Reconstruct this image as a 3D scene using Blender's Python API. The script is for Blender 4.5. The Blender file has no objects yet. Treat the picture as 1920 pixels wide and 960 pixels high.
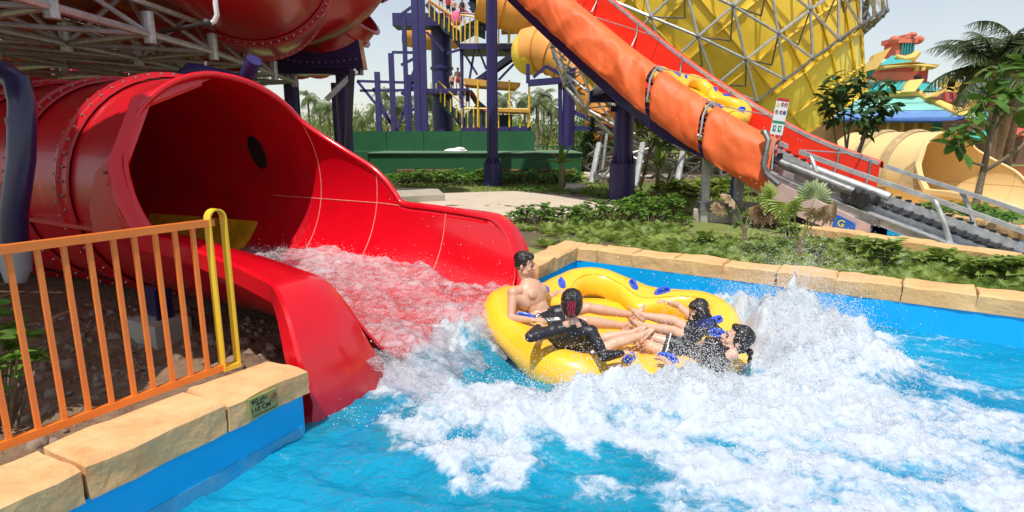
import bpy, bmesh, math, random
import numpy as np
from mathutils import Vector, Matrix, Quaternion, noise as mnoise
from mathutils.geometry import tessellate_polygon
R = math.radians
PI = math.pi
rnd = random.Random(7)
scn = bpy.context.scene
COL = scn.collection
# ---------------------------------------------------------------- camera
F_PX, TANP, CAM_H = 1100.0, 225 / 1100.0, 1.9
PITCH = math.atan(TANP)
cd = bpy.data.cameras.new('camera')
cam = bpy.data.objects.new('camera', cd)
COL.objects.link(cam)
cam.location = (0, 0, CAM_H)
cam.rotation_euler = (PI / 2 - PITCH, 0, 0)
cd.sensor_width = 36
cd.lens = F_PX / 1920 * 36
cd.clip_start = 0.05
cd.clip_end = 3000
scn.camera = cam
# ---------------------------------------------------------------- world, sun
SUN_EL, SUN_AZ = R(64), R(-163)            # azimuth from +Y (away from the camera) towards +X
world = bpy.data.worlds.new('World')
scn.world = world
world.use_nodes = True
wn = world.node_tree
wn.nodes.clear()
sky = wn.nodes.new('ShaderNodeTexSky')
sky.sky_type = 'NISHITA'
sky.sun_disc = False
sky.sun_elevation = SUN_EL
sky.sun_rotation = SUN_AZ
sky.air_density = 1.2
sky.dust_density = 0.7
sky.ozone_density = 1.0
hs = wn.nodes.new('ShaderNodeHueSaturation')
hs.inputs['Saturation'].default_value = 0.5
bg = wn.nodes.new('ShaderNodeBackground')
bg.inputs[1].default_value = 0.125
wo = wn.nodes.new('ShaderNodeOutputWorld')
wn.links.new(sky.outputs[0], hs.inputs['Color'])
wn.links.new(hs.outputs[0], bg.inputs[0])
wn.links.new(bg.outputs[0], wo.inputs[0])
sd = bpy.data.lights.new('sun', 'SUN')
sd.energy = 3.9
sd.angle = R(0.9)
sd.color = (1.0, 0.955, 0.88)
sun = bpy.data.objects.new('sun', sd)
COL.objects.link(sun)
tosun = Vector((math.sin(SUN_AZ) * math.cos(SUN_EL), math.cos(SUN_AZ) * math.cos(SUN_EL), math.sin(SUN_EL)))
sun.rotation_euler = tosun.to_track_quat('Z', 'Y').to_euler()
sun.location = (-20, 10, 40)
scn.view_settings.view_transform = 'Standard'
scn.view_settings.look = 'None'
scn.view_settings.exposure = 0.16
scn.view_settings.gamma = 1

# ---------------------------------------------------------------- pixel helpers (photo pixels, 1920 wide)
cp_, sp_ = math.cos(PITCH), math.sin(PITCH)
def _ray(u, v):
    return Vector((u - 960, F_PX * cp_ + (480 - v) * sp_, -F_PX * sp_ + (480 - v) * cp_))
def at(u, v, Y):
    r = _ray(u, v)
    r = r * (Y / r.y)
    return Vector((r.x, r.y, r.z + CAM_H))
def gz(u, v, z=0.0):
    r = _ray(u, v)
    r = r * ((z - CAM_H) / r.z)
    return Vector((r.x, r.y, z))

# ---------------------------------------------------------------- object helpers
ORG = {}
def tag(o, label=None, cat=None, group=None, kind=None):
    if label: o['label'] = label
    if cat: o['category'] = cat
    if group: o['group'] = group
    if kind: o['kind'] = kind
    return o
def thing(name, label, cat, loc=(0, 0, 0), group=None):
    o = bpy.data.objects.new(name, None)
    COL.objects.link(o)
    o.location = loc
    o.empty_display_size = 0.2
    ORG[o.name] = Vector(loc)
    return tag(o, label, cat, group)
def link_mesh(name, me, parent=None):
    o = bpy.data.objects.new(name, me)
    COL.objects.link(o)
    if parent is not None:
        o.parent = parent
        ORG[o.name] = ORG[parent.name].copy()
    else:
        ORG[o.name] = Vector((0, 0, 0))
    return o
def finish(me, mats, smooth, angle=35):
    for m in (mats if isinstance(mats, (list, tuple)) else [mats]):
        me.materials.append(m)
    if smooth:
        me.shade_smooth()
        if angle: me.set_sharp_from_angle(angle=R(angle))
def np_mesh(name, V, Fc, mats, parent=None, smooth=False, angle=35, attr=None, raw=False):
    """V (n,3) array; Fc (m,k) int array (k = 3 or 4)"""
    V = np.asarray(V, dtype=np.float32).copy()
    Fc = np.asarray(Fc, dtype=np.int32)
    if parent is not None and not raw:
        V -= np.array(ORG[parent.name], dtype=np.float32)
    me = bpy.data.meshes.new(name)
    me.vertices.add(len(V)); me.vertices.foreach_set('co', V.ravel())
    m, k = Fc.shape
    me.loops.add(m * k); me.loops.foreach_set('vertex_index', Fc.ravel())
    me.polygons.add(m)
    me.polygons.foreach_set('loop_start', np.arange(0, m * k, k, dtype=np.int32))
    me.update(calc_edges=True)
    me.validate()
    if attr:
        for an, av in attr.items():
            a = me.attributes.new(an, 'FLOAT', 'POINT')
            a.data.foreach_set('value', np.asarray(av, dtype=np.float32).ravel())
    finish(me, mats, smooth, angle)
    return link_mesh(name, me, parent)
class MB:
    def __init__(s): s.v = []; s.f = []; s.m = []
    def add(s, vs, fs, mi=0):
        n = len(s.v)
        s.v += [tuple(x) for x in vs]
        for f in fs:
            s.f.append(tuple(i + n for i in f)); s.m.append(mi)
        return s
    def box(s, c, size, rot=None, mi=0, taper=1.0):
        c = Vector(c); hx, hy, hz = [x / 2 for x in size]
        vs = []
        for z in (-1, 1):
            k = taper if z > 0 else 1
            for x, y in ((-1, -1), (1, -1), (1, 1), (-1, 1)):
                p = Vector((x * hx * k, y * hy * k, z * hz))
                if rot is not None: p = rot @ p
                vs.append(c + p)
        return s.add(vs, [(3, 2, 1, 0), (4, 5, 6, 7), (0, 1, 5, 4), (1, 2, 6, 5), (2, 3, 7, 6), (3, 0, 4, 7)], mi)
    def beam(s, a, b, w, h, mi=0, up=(0, 0, 1)):
        a = Vector(a); b = Vector(b); d = b - a
        if d.length < 1e-6: return s
        z = d.normalized(); upv = Vector(up)
        if abs(z.dot(upv)) > 0.98: upv = Vector((1, 0, 0))
        x = z.cross(upv).normalized(); y = x.cross(z)
        M = Matrix((x, z, y)).transposed()
        return s.box((a + b) / 2, (w, d.length, h), M, mi)
    def prism(s, pts, off, mi=0):
        n = len(pts); off = Vector(off)
        vs = [Vector(p) for p in pts] + [Vector(p) + off for p in pts]
        fs = [tuple(range(n - 1, -1, -1)), tuple(range(n, 2 * n))] + [(i, (i + 1) % n, n + (i + 1) % n, n + i) for i in range(n)]
        return s.add(vs, fs, mi)
    def grid(s, rows, cu=False, cv=False, mi=0):
        nr, nc = len(rows), len(rows[0])
        vs = [p for r in rows for p in r]
        fs = []
        for i in range(nr if cv else nr - 1):
            for j in range(nc if cu else nc - 1):
                i2, j2 = (i + 1) % nr, (j + 1) % nc
                fs.append((i * nc + j, i * nc + j2, i2 * nc + j2, i2 * nc + j))
        return s.add(vs, fs, mi)
    def tube(s, pts, r, n=8, caps=True, closed=False, mi=0, flat=1.0):
        pts = [Vector(p) for p in pts]; N = len(pts)
        rr = r if isinstance(r, (list, tuple)) else [r] * N
        tan = []
        for i in range(N):
            if closed: t = pts[(i + 1) % N] - pts[i - 1]
            else: t = pts[min(i + 1, N - 1)] - pts[max(i - 1, 0)]
            tan.append(t.normalized() if t.length > 1e-9 else Vector((0, 0, 1)))
        u = tan[0].orthogonal().normalized()
        if abs(tan[0].z) < 0.9:
            u = tan[0].cross(Vector((0, 0, 1))).normalized()
        rows = []
        for i in range(N):
            u = (u - tan[i] * u.dot(tan[i])).normalized()
            w = tan[i].cross(u)
            rows.append([pts[i] + (u * math.cos(2 * PI * k / n) + w * math.sin(2 * PI * k / n) * flat) * rr[i] for k in range(n)])
        b = len(s.v)
        s.grid(rows, cu=True, cv=closed, mi=mi)
        if caps and not closed:
            s.f.append(tuple(b + k for k in range(n - 1, -1, -1))); s.m.append(mi)
            s.f.append(tuple(b + (N - 1) * n + k for k in range(n))); s.m.append(mi)
        return s
    def ball(s, c, r, n=8, m=5, rot=None, mi=0):
        c = Vector(c); r = (r, r, r) if isinstance(r, (int, float)) else r
        vs = [];
        for i in range(1, m):
            a = PI * i / m
            for k in range(n):
                b = 2 * PI * k / n
                vs.append(Vector((r[0] * math.sin(a) * math.cos(b), r[1] * math.sin(a) * math.sin(b), r[2] * math.cos(a))))
        vs += [Vector((0, 0, r[2])), Vector((0, 0, -r[2]))]
        T, B = len(vs) - 2, len(vs) - 1
        if rot is not None: vs = [rot @ q for q in vs]
        vs = [c + q for q in vs]
        fs = []
        for i in range(m - 2):
            for k in range(n):
                k2 = (k + 1) % n
                fs.append((i * n + k, (i + 1) * n + k, (i + 1) * n + k2, i * n + k2))
        for k in range(n):
            k2 = (k + 1) % n
            fs.append((T, k, k2)); fs.append((B, (m - 2) * n + k2, (m - 2) * n + k))
        return s.add(vs, fs, mi)
    def cyl(s, c, r, h, n=12, r2=None, mi=0):
        c = Vector(c); r2 = r if r2 is None else r2
        return s.tube([c, c + Vector((0, 0, h))], [r, r2], n, mi=mi)
    def build(s, name, mats, parent=None, smooth=False, angle=35, raw=False):
        me = bpy.data.meshes.new(name)
        o = Vector((0, 0, 0)) if (parent is None or raw) else ORG[parent.name]
        me.from_pydata([(x - o.x, y - o.y, z - o.z) for x, y, z in s.v], [], s.f)
        if isinstance(mats, (list, tuple)) and len(mats) > 1:
            me.polygons.foreach_set('material_index', s.m)
        bm = bmesh.new(); bm.from_mesh(me); bmesh.ops.recalc_face_normals(bm, faces=bm.faces); bm.to_mesh(me); bm.free()
        finish(me, mats, smooth, angle)
        return link_mesh(name, me, parent)
def part(name, mesh_obj, parent):
    o = bpy.data.objects.new(name, mesh_obj.data); COL.objects.link(o); o.parent = parent
    ORG[o.name] = ORG[parent.name].copy(); return o
def kids(o): return [c for c in bpy.data.objects if c.parent == o]
def copy_tree(src, loc, rotz=None, scale=None, label=None, group=None, rot=None):
    r = src.copy(); COL.objects.link(r); r.location = loc
    if rotz is not None: r.rotation_euler = (0, 0, rotz)
    if rot is not None: r.rotation_euler = rot
    if scale is not None: r.scale = (scale,) * 3 if isinstance(scale, (int, float)) else scale
    if label: r['label'] = label
    if group: r['group'] = group
    ORG[r.name] = Vector(loc)
    for ch in KIDS.get(src.name) or kids(src):
        c = ch.copy(); COL.objects.link(c); c.parent = r
        for g2 in KIDS.get(ch.name) or kids(ch):
            d = g2.copy(); COL.objects.link(d); d.parent = c
    return r
KIDS = {}
def keep(o):
    for c in [o] + kids(o): KIDS[c.name] = kids(c)
    return o
def solid(o, t, off=0.0):
    m = o.modifiers.new('solid', 'SOLIDIFY'); m.thickness = t; m.offset = off; return o
def bevel(o, w, seg=2):
    m = o.modifiers.new('bevel', 'BEVEL'); m.width = w; m.segments = seg; m.limit_method = 'ANGLE'; m.angle_limit = R(40); return o

# ---------------------------------------------------------------- materials
MATS = {}
def mat(name, col, rough=0.5, metal=0.0, var=0.15, vs=3.0, bump=0.0, bs=20.0, col2=None, spots=None, coat=0.0, trans=0.0, stretch=None, spec=0.5, sss=0.0, bdist=0.02):
    if name in MATS: return MATS[name]
    m = bpy.data.materials.new(name); m.use_nodes = True
    nt = m.node_tree; N = nt.nodes; L = nt.links
    b = N['Principled BSDF']
    b.inputs['Roughness'].default_value = rough
    b.inputs['Metallic'].default_value = metal
    b.inputs['Coat Weight'].default_value = coat
    b.inputs['Coat Roughness'].default_value = 0.08
    b.inputs['Specular IOR Level'].default_value = spec
    if sss:
        b.inputs['Subsurface Weight'].default_value = sss
        b.inputs['Subsurface Radius'].default_value = (0.012, 0.004, 0.002)
        b.inputs['Subsurface Scale'].default_value = 1.0
    tc = N.new('ShaderNodeTexCoord'); src = tc.outputs['Object']
    if stretch:
        mp = N.new('ShaderNodeMapping'); mp.inputs['Scale'].default_value = stretch
        L.new(src, mp.inputs[0]); src = mp.outputs[0]
    n1 = N.new('ShaderNodeTexNoise'); n1.inputs['Scale'].default_value = vs; n1.inputs['Detail'].default_value = 6
    n1.inputs['Roughness'].default_value = 0.6
    L.new(src, n1.inputs['Vector'])
    rp = N.new('ShaderNodeValToRGB')
    c2 = col2 or tuple(min(1, c * (1 + var)) for c in col)
    c1 = tuple(c * (1 - var) for c in col) if not col2 else col
    rp.color_ramp.elements[0].position = 0.3; rp.color_ramp.elements[1].position = 0.7
    rp.color_ramp.elements[0].color = (*c1, 1); rp.color_ramp.elements[1].color = (*c2, 1)
    L.new(n1.outputs[0], rp.inputs[0])
    out = rp.outputs[0]
    if spots:                                  # (colour, scale, threshold, amount)
        n2 = N.new('ShaderNodeTexNoise'); n2.inputs['Scale'].default_value = spots[1]; n2.inputs['Detail'].default_value = 8
        n2.inputs['Roughness'].default_value = 0.7
        L.new(src, n2.inputs['Vector'])
        r2 = N.new('ShaderNodeValToRGB')
        r2.color_ramp.elements[0].position = spots[2]; r2.color_ramp.elements[1].position = min(1, spots[2] + 0.12)
        r2.color_ramp.elements[0].color = (0, 0, 0, 1); r2.color_ramp.elements[1].color = (spots[3],) * 3 + (1,)
        L.new(n2.outputs[0], r2.inputs[0])
        mx = N.new('ShaderNodeMix'); mx.data_type = 'RGBA'
        L.new(r2.outputs[0], mx.inputs['Factor']); L.new(out, mx.inputs['A']); mx.inputs['B'].default_value = (*spots[0], 1)
        out = mx.outputs['Result']
    L.new(out, b.inputs['Base Color'])
    if rough > 0.02:
        mr = N.new('ShaderNodeMapRange'); mr.inputs['To Min'].default_value = max(0.02, rough * 0.8); mr.inputs['To Max'].default_value = min(1, rough * 1.25)
        L.new(n1.outputs[0], mr.inputs[0]); L.new(mr.outputs[0], b.inputs['Roughness'])
    if bump:
        n3 = N.new('ShaderNodeTexNoise'); n3.inputs['Scale'].default_value = bs; n3.inputs['Detail'].default_value = 8
        L.new(src, n3.inputs['Vector'])
        bp = N.new('ShaderNodeBump'); bp.inputs['Strength'].default_value = bump; bp.inputs['Distance'].default_value = bdist
        L.new(n3.outputs[0], bp.inputs['Height']); L.new(bp.outputs[0], b.inputs['Normal'])
    if trans:
        tr = N.new('ShaderNodeBsdfTranslucent'); L.new(out, tr.inputs[0])
        ms = N.new('ShaderNodeMixShader'); ms.inputs[0].default_value = trans
        L.new(b.outputs[0], ms.inputs[1]); L.new(tr.outputs[0], ms.inputs[2])
        L.new(ms.outputs[0], N['Material Output'].inputs['Surface'])
    MATS[name] = m
    return m
red = mat('red_gelcoat', (0.66, 0.003, 0.012), 0.22, var=0.08, vs=1.5, coat=0.5, bump=0.02, bs=8, spots=((0.5, 0.03, 0.03), 5, 0.62, 0.25))
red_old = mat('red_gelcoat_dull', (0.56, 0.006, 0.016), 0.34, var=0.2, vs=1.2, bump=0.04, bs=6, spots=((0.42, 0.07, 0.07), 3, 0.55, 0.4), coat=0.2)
seam = mat('seam_sealant', (0.75, 0.25, 0.2), 0.5, var=0.3, vs=20)
bolt_m = mat('bolt_steel', (0.4, 0.33, 0.3), 0.4, 0.8)
steel = mat('galvanised_steel', (0.50, 0.51, 0.51), 0.45, 0.5, var=0.25, vs=8, bump=0.05)
steel_d = mat('weathered_steel', (0.2, 0.2, 0.2), 0.45, 0.6, var=0.35, vs=10)
blue_p = mat('blue_paint', (0.03, 0.024, 0.125), 0.42, var=0.15, vs=2, coat=0.0, spots=((0.12, 0.1, 0.25), 14, 0.66, 0.3))
blue_d = mat('dark_blue_paint', (0.018, 0.015, 0.07), 0.32, var=0.15, vs=2, coat=0.3)  # on the drain pipe this darker tone stands in for shade
orange_t = mat('orange_tarpaulin', (0.84, 0.13, 0.025), 0.55, var=0.10, vs=2.5, col2=(0.92, 0.18, 0.045), trans=0.08, bump=0.15, bs=4.0, bdist=0.04)
red_t = mat('red_tarpaulin', (0.85, 0.035, 0.01), 0.4, var=0.12, vs=2.5, trans=0.1, bump=0.05, bs=4)
yel = mat('yellow_gelcoat', (0.88, 0.60, 0.05), 0.4, var=0.12, vs=0.8, spots=((0.45, 0.3, 0.06), 0.6, 0.55, 0.5), coat=0.15)
yel_l = mat('pale_yellow_gelcoat', (0.85, 0.68, 0.09), 0.4, var=0.1, vs=0.5, spots=((0.6, 0.48, 0.12), 0.9, 0.56, 0.4))
yel_p = mat('yellow_paint', (0.8, 0.5, 0.03), 0.4, var=0.1, vs=4, coat=0.2, spots=((0.5, 0.33, 0.05), 18, 0.62, 0.4))
cream = mat('cream_gelcoat', (0.8, 0.58, 0.27), 0.4, var=0.07, vs=1.0, spots=((0.6, 0.42, 0.2), 3, 0.6, 0.3), coat=0.1)
cream_d = mat('cream_flange', (0.5, 0.36, 0.19), 0.6, var=0.25, vs=5)
ora_s = mat('orange_gelcoat', (0.85, 0.36, 0.08), 0.38, var=0.12, vs=0.7, coat=0.15, spots=((0.6, 0.25, 0.07), 1.5, 0.58, 0.4))
fence_m = mat('orange_paint', (0.82, 0.2, 0.025), 0.38, var=0.08, vs=6, coat=0.2, spots=((0.45, 0.12, 0.03), 30, 0.64, 0.5), bump=0.05, bs=60)
stone_m = mat('tan_stone_coping', (0.60, 0.35, 0.14), 0.8, var=0.2, vs=2.2, col2=(0.71, 0.47, 0.22), spots=((0.42, 0.3, 0.14), 6, 0.58, 0.55), bump=0.7, bs=9, bdist=0.03)
stone_o = mat('orange_stained_stone', (0.62, 0.34, 0.14), 0.8, var=0.2, vs=3.5, col2=(0.72, 0.47, 0.23), spots=((0.68, 0.27, 0.09), 5, 0.56, 0.6), bump=0.7, bs=9, bdist=0.03)
poolwall_m = mat('blue_pool_paint', (0.0, 0.38, 0.80), 0.35, var=0.08, vs=1.5, coat=0.1, spots=((0.02, 0.42, 0.75), 3, 0.6, 0.3))
concrete = mat('concrete', (0.42, 0.38, 0.31), 0.85, var=0.15, vs=3, bump=0.2, bs=20, spots=((0.25, 0.22, 0.18), 4, 0.6, 0.5))
paving = mat('pale_paving', (0.58, 0.49, 0.38), 0.85, var=0.08, vs=2, bump=0.08, bs=15, spots=((0.38, 0.32, 0.26), 3, 0.56, 0.5))
green_w = mat('green_painted_wall', (0.012, 0.1, 0.035), 0.55, var=0.12, vs=1.5, spots=((0.02, 0.14, 0.05), 2, 0.6, 0.4))
louv_m = mat('brown_louvre', (0.16, 0.075, 0.035), 0.5, var=0.15)
bark = mat('bark', (0.2, 0.15, 0.1), 0.9, var=0.3, vs=12, bump=0.6, bs=25)
bark_p = mat('palm_bark', (0.24, 0.17, 0.11), 0.9, var=0.35, vs=6, bump=0.6, bs=18)
rubber = mat('black_rubber', (0.02, 0.02, 0.022), 0.5, var=0.3)
white_m = mat('white_plastic', (0.75, 0.75, 0.75), 0.4, var=0.05)
def foliage(name, a, b, rough=0.45, tr=0.3, vs=5): return mat(name, a, rough, col2=b, vs=vs, trans=tr, spec=0.4)
leaf_a = foliage('leaf_mid', (0.07, 0.17, 0.02), (0.17, 0.30, 0.045))
leaf_y = foliage('leaf_yellow_green', (0.14, 0.22, 0.02), (0.26, 0.32, 0.05))
leaf_d = foliage('leaf_dark', (0.022, 0.06, 0.014), (0.05, 0.11, 0.025))
leaf_dry = foliage('leaf_dry', (0.35, 0.2, 0.1), (0.5, 0.36, 0.22), 0.7)
palm_m = foliage('palm_leaf', (0.07, 0.13, 0.03), (0.17, 0.22, 0.06))
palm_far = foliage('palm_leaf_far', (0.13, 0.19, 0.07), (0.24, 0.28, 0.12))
fern_m = foliage('fern_leaf', (0.12, 0.22, 0.03), (0.33, 0.40, 0.09), vs=1.5)
grass_m = foliage('grass_blade', (0.12, 0.19, 0.03), (0.28, 0.34, 0.08), vs=2)
skin_m = mat('skin', (0.62, 0.36, 0.24), 0.38, var=0.07, vs=9, sss=0.12, bump=0.04, bs=60, spec=0.5)
skin_f = mat('skin_fair', (0.66, 0.41, 0.29), 0.38, var=0.07, vs=9, sss=0.12, bump=0.04, bs=60)
lip_m = mat('lips', (0.5, 0.17, 0.14), 0.4)
black_s = mat('black_swim_fabric', (0.014, 0.015, 0.02), 0.42, var=0.3, vs=8, bump=0.25, bs=14)
hair_m = mat('wet_black_hair', (0.010, 0.008, 0.008), 0.22, var=0.4, vs=20, stretch=(40, 40, 4), bump=0.5, bs=6, coat=0.3, bdist=0.01)
raft_m = mat('yellow_vinyl', (0.93, 0.50, 0.02), 0.3, var=0.05, vs=1.5, coat=0.45, bump=0.02, bs=5, col2=(0.96, 0.56, 0.035))
handle_m = mat('blue_handle_plastic', (0.03, 0.12, 0.72), 0.3, coat=0.3)
# ================================================================ numpy noise
def _hash(ix, iy, seed):
    h = (ix.astype(np.int64) * 374761393 + iy.astype(np.int64) * 668265263 + seed * 1274126177) & 0x7fffffff
    h = (h ^ (h >> 13)) * 1274126177 & 0x7fffffff
    return ((h ^ (h >> 16)) & 0xffff) / 65535.0
def vnoise(x, y, seed=0):
    ix = np.floor(x); iy = np.floor(y); fx = x - ix; fy = y - iy
    fx = fx * fx * fx * (fx * (fx * 6 - 15) + 10); fy = fy * fy * fy * (fy * (fy * 6 - 15) + 10)
    a = _hash(ix, iy, seed); b = _hash(ix + 1, iy, seed); c = _hash(ix, iy + 1, seed); d = _hash(ix + 1, iy + 1, seed)
    return (a * (1 - fx) + b * fx) * (1 - fy) + (c * (1 - fx) + d * fx) * fy
def fbm(x, y, octv=5, seed=0, gain=0.5, ridge=False):
    s = np.zeros_like(x, dtype=float); a = 1.0; t = 0.0
    for o in range(octv):
        c_, s_ = math.cos(0.7 * o + seed), math.sin(0.7 * o + seed)
        v = vnoise((x * c_ - y * s_) * 2 ** o + 17.3 * o, (x * s_ + y * c_) * 2 ** o + 5.1 * o, seed + o)
        if ridge: v = 1 - np.abs(2 * v - 1)
        s += a * v; t += a; a *= gain
    return s / t
def sstep(a, b, x):
    t = np.clip((x - a) / (b - a), 0, 1); return t * t * (3 - 2 * t)
def in_poly(x, y, P):
    r = np.zeros(x.shape, bool); n = len(P)
    for i in range(n):
        x1, y1 = P[i][0], P[i][1]; x2, y2 = P[(i + 1) % n][0], P[(i + 1) % n][1]
        if y1 == y2: continue
        c = ((y1 > y) != (y2 > y)) & (x < (x2 - x1) * (y - y1) / (y2 - y1) + x1)
        r ^= c
    return r
# ================================================================ plan of the pool
WALL_B = Vector((-1.35, 3.48, 0)); WALL_D = Vector((0.86, 7.65, 0))
WV = (WALL_D - WALL_B).normalized(); WV.z = 0
DE = Vector((0.83, -0.557, 0)).normalized()
WALL_A = WALL_B - WV * 5.5; WALL_E = WALL_D + DE * 8.6
OUT_A = Vector((-WV.y, WV.x, 0)); OUT_D = Vector((-DE.y, DE.x, 0))     # away from the water
if OUT_D.y < 0: OUT_D = -OUT_D
def flat_sheet(name, loops, z, m, kind='structure'):
    vs = [[Vector((p[0], p[1], 0)) for p in lp] for lp in loops]
    tris = tessellate_polygon(vs)
    fl = [(p[0], p[1], z) for lp in loops for p in lp]
    mb = MB(); mb.add(fl, [tuple(t) for t in tris])
    o = mb.build(name, m)
    for p in o.data.polygons:
        pass
    bm = bmesh.new(); bm.from_mesh(o.data)
    for f in bm.faces:
        if f.normal.z < 0: f.normal_flip()
    bm.to_mesh(o.data); bm.free()
    return tag(o, kind=kind)
GZ = 0.30
soil_m = mat('planting_soil', (0.13, 0.09, 0.055), 0.95, var=0.3, vs=6, bump=0.8, bs=12, spots=((0.10, 0.14, 0.03), 0.9, 0.5, 0.5), bdist=0.05)
lawn_m = mat('lawn_green', (0.13, 0.17, 0.035), 0.9, var=0.3, vs=0.6, col2=(0.24, 0.26, 0.07), bump=0.8, bs=30, spots=((0.28, 0.22, 0.12), 1.2, 0.6, 0.5))
poolD = WALL_D + OUT_A * 0.12 + OUT_D * 0.12
poolE = WALL_E + OUT_D * 0.12
hole1 = [(-14, -5), (10.5, -5), (poolE.x, poolE.y), (poolD.x, poolD.y), (0.15, 6.62), (-1.2, 8.6), (-4.0, 12.5), (-14, 15)]
# channel of the conveyor on the right
CH = [gz(1500, 428, .4), gz(1945, 492, .4)]
ch_dir = (CH[1] - CH[0]).normalized(); ch_in = Vector((-ch_dir.y, ch_dir.x, 0))
ch0 = CH[0] + Vector((0.25, 0.35, 0)); ch1 = CH[1] + ch_dir * 4 + Vector((0.25, 0.35, 0))
ch2 = gz(1945, 425, .4) + ch_dir * 5; ch3 = gz(1680, 392, .4)
hole2 = [(p.x, p.y) for p in (ch0, ch1, ch2, ch3, gz(1540, 408, .4))]
CRM = Vector((12.6, 17.5, 0))
hole3 = [(9.5, 13.5), (17.5, 11.3), (24, 12.5), (24, 19.5), (14, 20.5), (9.2, 17.5)]
flat_sheet('ground', [[(-400, -12), (400, -12), (400, 1500), (-400, 1500)], hole1, hole2, hole3], GZ, lawn_m)
flat_sheet('planting_bed_soil', [[(0.62, 8.05), (poolE.x + 1, poolE.y - 0.3), (9, 6.2), (6.4, 7.2), (4.7, 9.4), (3.4, 9.2), (2.0, 10.9), (0.3, 10.6), (-0.9, 9.9)]], GZ + 0.006, soil_m)
flat_sheet('pool_floor', [[(-9, -6), (11, -6), (11, 9.5), (-3, 9.5)]], -1.15, poolwall_m)
scum = mat('waterline_paint', (0.10, 0.36, 0.52), 0.6, var=.3, vs=9, col2=(0.0, 0.30, 0.62))
# ---- blue pool walls
mb = MB()
def wall_strip(mb, a, b, out, z0, z1, t=0.2):
    a = Vector(a); b = Vector(b)
    mb.prism([(a.x, a.y, z0), (b.x, b.y, z0), (b.x, b.y, z1), (a.x, a.y, z1)], out * t)
wall_strip(mb, WALL_A, WALL_B + WV * .02, OUT_A, -1.2, 0.285)
wall_strip(mb, WALL_B + WV * .02, WALL_D - WV * 1.22, OUT_A, -1.2, -0.12)
wall_strip(mb, WALL_D - WV * 1.22, WALL_D, OUT_A, -1.2, 0.285)
w1 = mb.build('pool_wall', poolwall_m); tag(w1, kind='structure')
mb = MB(); wall_strip(mb, WALL_D + OUT_A * 0.2, WALL_E, OUT_D, -1.2, 0.283)
w2 = mb.build('pool_wall', poolwall_m); tag(w2, kind='structure')
mb = MB()
for a_, b_, o_ in ((WALL_A, WALL_B, OUT_A), (WALL_D, WALL_E, OUT_D)):
    q_ = -o_ * .004; mb.prism([(a_.x + q_.x, a_.y + q_.y, -.2), (b_.x + q_.x, b_.y + q_.y, -.2), (b_.x + q_.x, b_.y + q_.y, .07), (a_.x + q_.x, a_.y + q_.y, .07)], o_ * .003)
tag(mb.build('waterline_band', scum), kind='structure')
# ---- coping stones, each its own part
def stone(a, b, out, z0, z1, depth, m, parent, seed, name='stone', rough=0.018):
    a = Vector((a[0], a[1], 0)); b = Vector((b[0], b[1], 0)); L = (b - a).length; d = (b - a).normalized()
    nx = max(4, int(L / 0.09)); ny = 5; nz = 4
    bm = bmesh.new(); vm = {}
    def V(i, j, k):
        key = (i, j, k)
        if key in vm: return vm[key]
        x = i / nx * (L - 0.006) + 0.003; y = j / ny * depth; z = k / nz * (z1 - z0)
        e = 0.022                                      # rounded top edges
        if k == nz:
            if j == 0: y += e; 
            if j == ny: y -= e
            if i == 0: x += e * .5
            if i == nx: x -= e * .5
        if k == nz - 1 and nz > 2: z = (z1 - z0) * 0.9
        q = a + d * x + out * (y - 0.02) + Vector((0, 0, z0 + z))
        nn = mnoise.noise_vector(q * 5 + Vector((seed * 3.1, 0, 0))) * rough + mnoise.noise_vector(q * 17) * rough * 0.45
        if k == 0: nn.z = 0
        if j == 0: nn += -out * abs(mnoise.noise(q * 7 + Vector((0, seed, 0)))) * 0.012
        if k == nz: nn.z += mnoise.noise(q * 2.3 + Vector((seed, 0, 0))) * 0.012
        v = bm.verts.new(q + nn); vm[key] = v; return v
    for i in range(nx):
        for j in range(ny):
            bm.faces.new([V(i, j, nz), V(i + 1, j, nz), V(i + 1, j + 1, nz), V(i, j + 1, nz)])
        for k in range(nz):
            bm.faces.new([V(i, 0, k), V(i + 1, 0, k), V(i + 1, 0, k + 1), V(i, 0, k + 1)])
            bm.faces.new([V(i, ny, k), V(i, ny, k + 1), V(i + 1, ny, k + 1), V(i + 1, ny, k)])
    for j in range(ny):
        for k in range(nz):
            bm.faces.new([V(0, j, k), V(0, j, k + 1), V(0, j + 1, k + 1), V(0, j + 1, k)])
            bm.faces.new([V(nx, j, k), V(nx, j + 1, k), V(nx, j + 1, k + 1), V(nx, j, k + 1)])
    bmesh.ops.recalc_face_normals(bm, faces=bm.faces)
    me = bpy.data.meshes.new(name)
    o3 = ORG[parent.name] if parent else Vector((0, 0, 0))
    bmesh.ops.translate(bm, verts=bm.verts, vec=-o3)
    bm.to_mesh(me); bm.free(); finish(me, m, True, 32)
    return link_mesh(name, me, parent)
cop1 = thing('stone_coping', 'tan stone coping along the far edge of the pool between water and ferns', 'coping', WALL_D)
us = [1120, 1187, 1266, 1357, 1457, 1567, 1692, 1833, 1990]
js = [WALL_D]
for u in us:
    v = 464 + (u - 1082) * (562 - 464) / (1920 - 1082); js.append(gz(u, v, .45))
js.append(js[-1] + DE * 1.0); js.append(js[-1] + DE * 1.1)
for i in range(len(js) - 1):
    stone(js[i] - (DE * -0.0), js[i + 1], OUT_D, 0.284, 0.455 + 0.008 * (i % 2), 0.36, stone_m, cop1, i + 2)
cop2 = thing('stone_coping', 'short run of tan stone coping between the red slide and the pool corner', 'coping', WALL_D)
LD = (WALL_D - WALL_B).length
k = [LD + 0.34, LD - 0.22, LD - 0.72, LD - 1.24]
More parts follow.
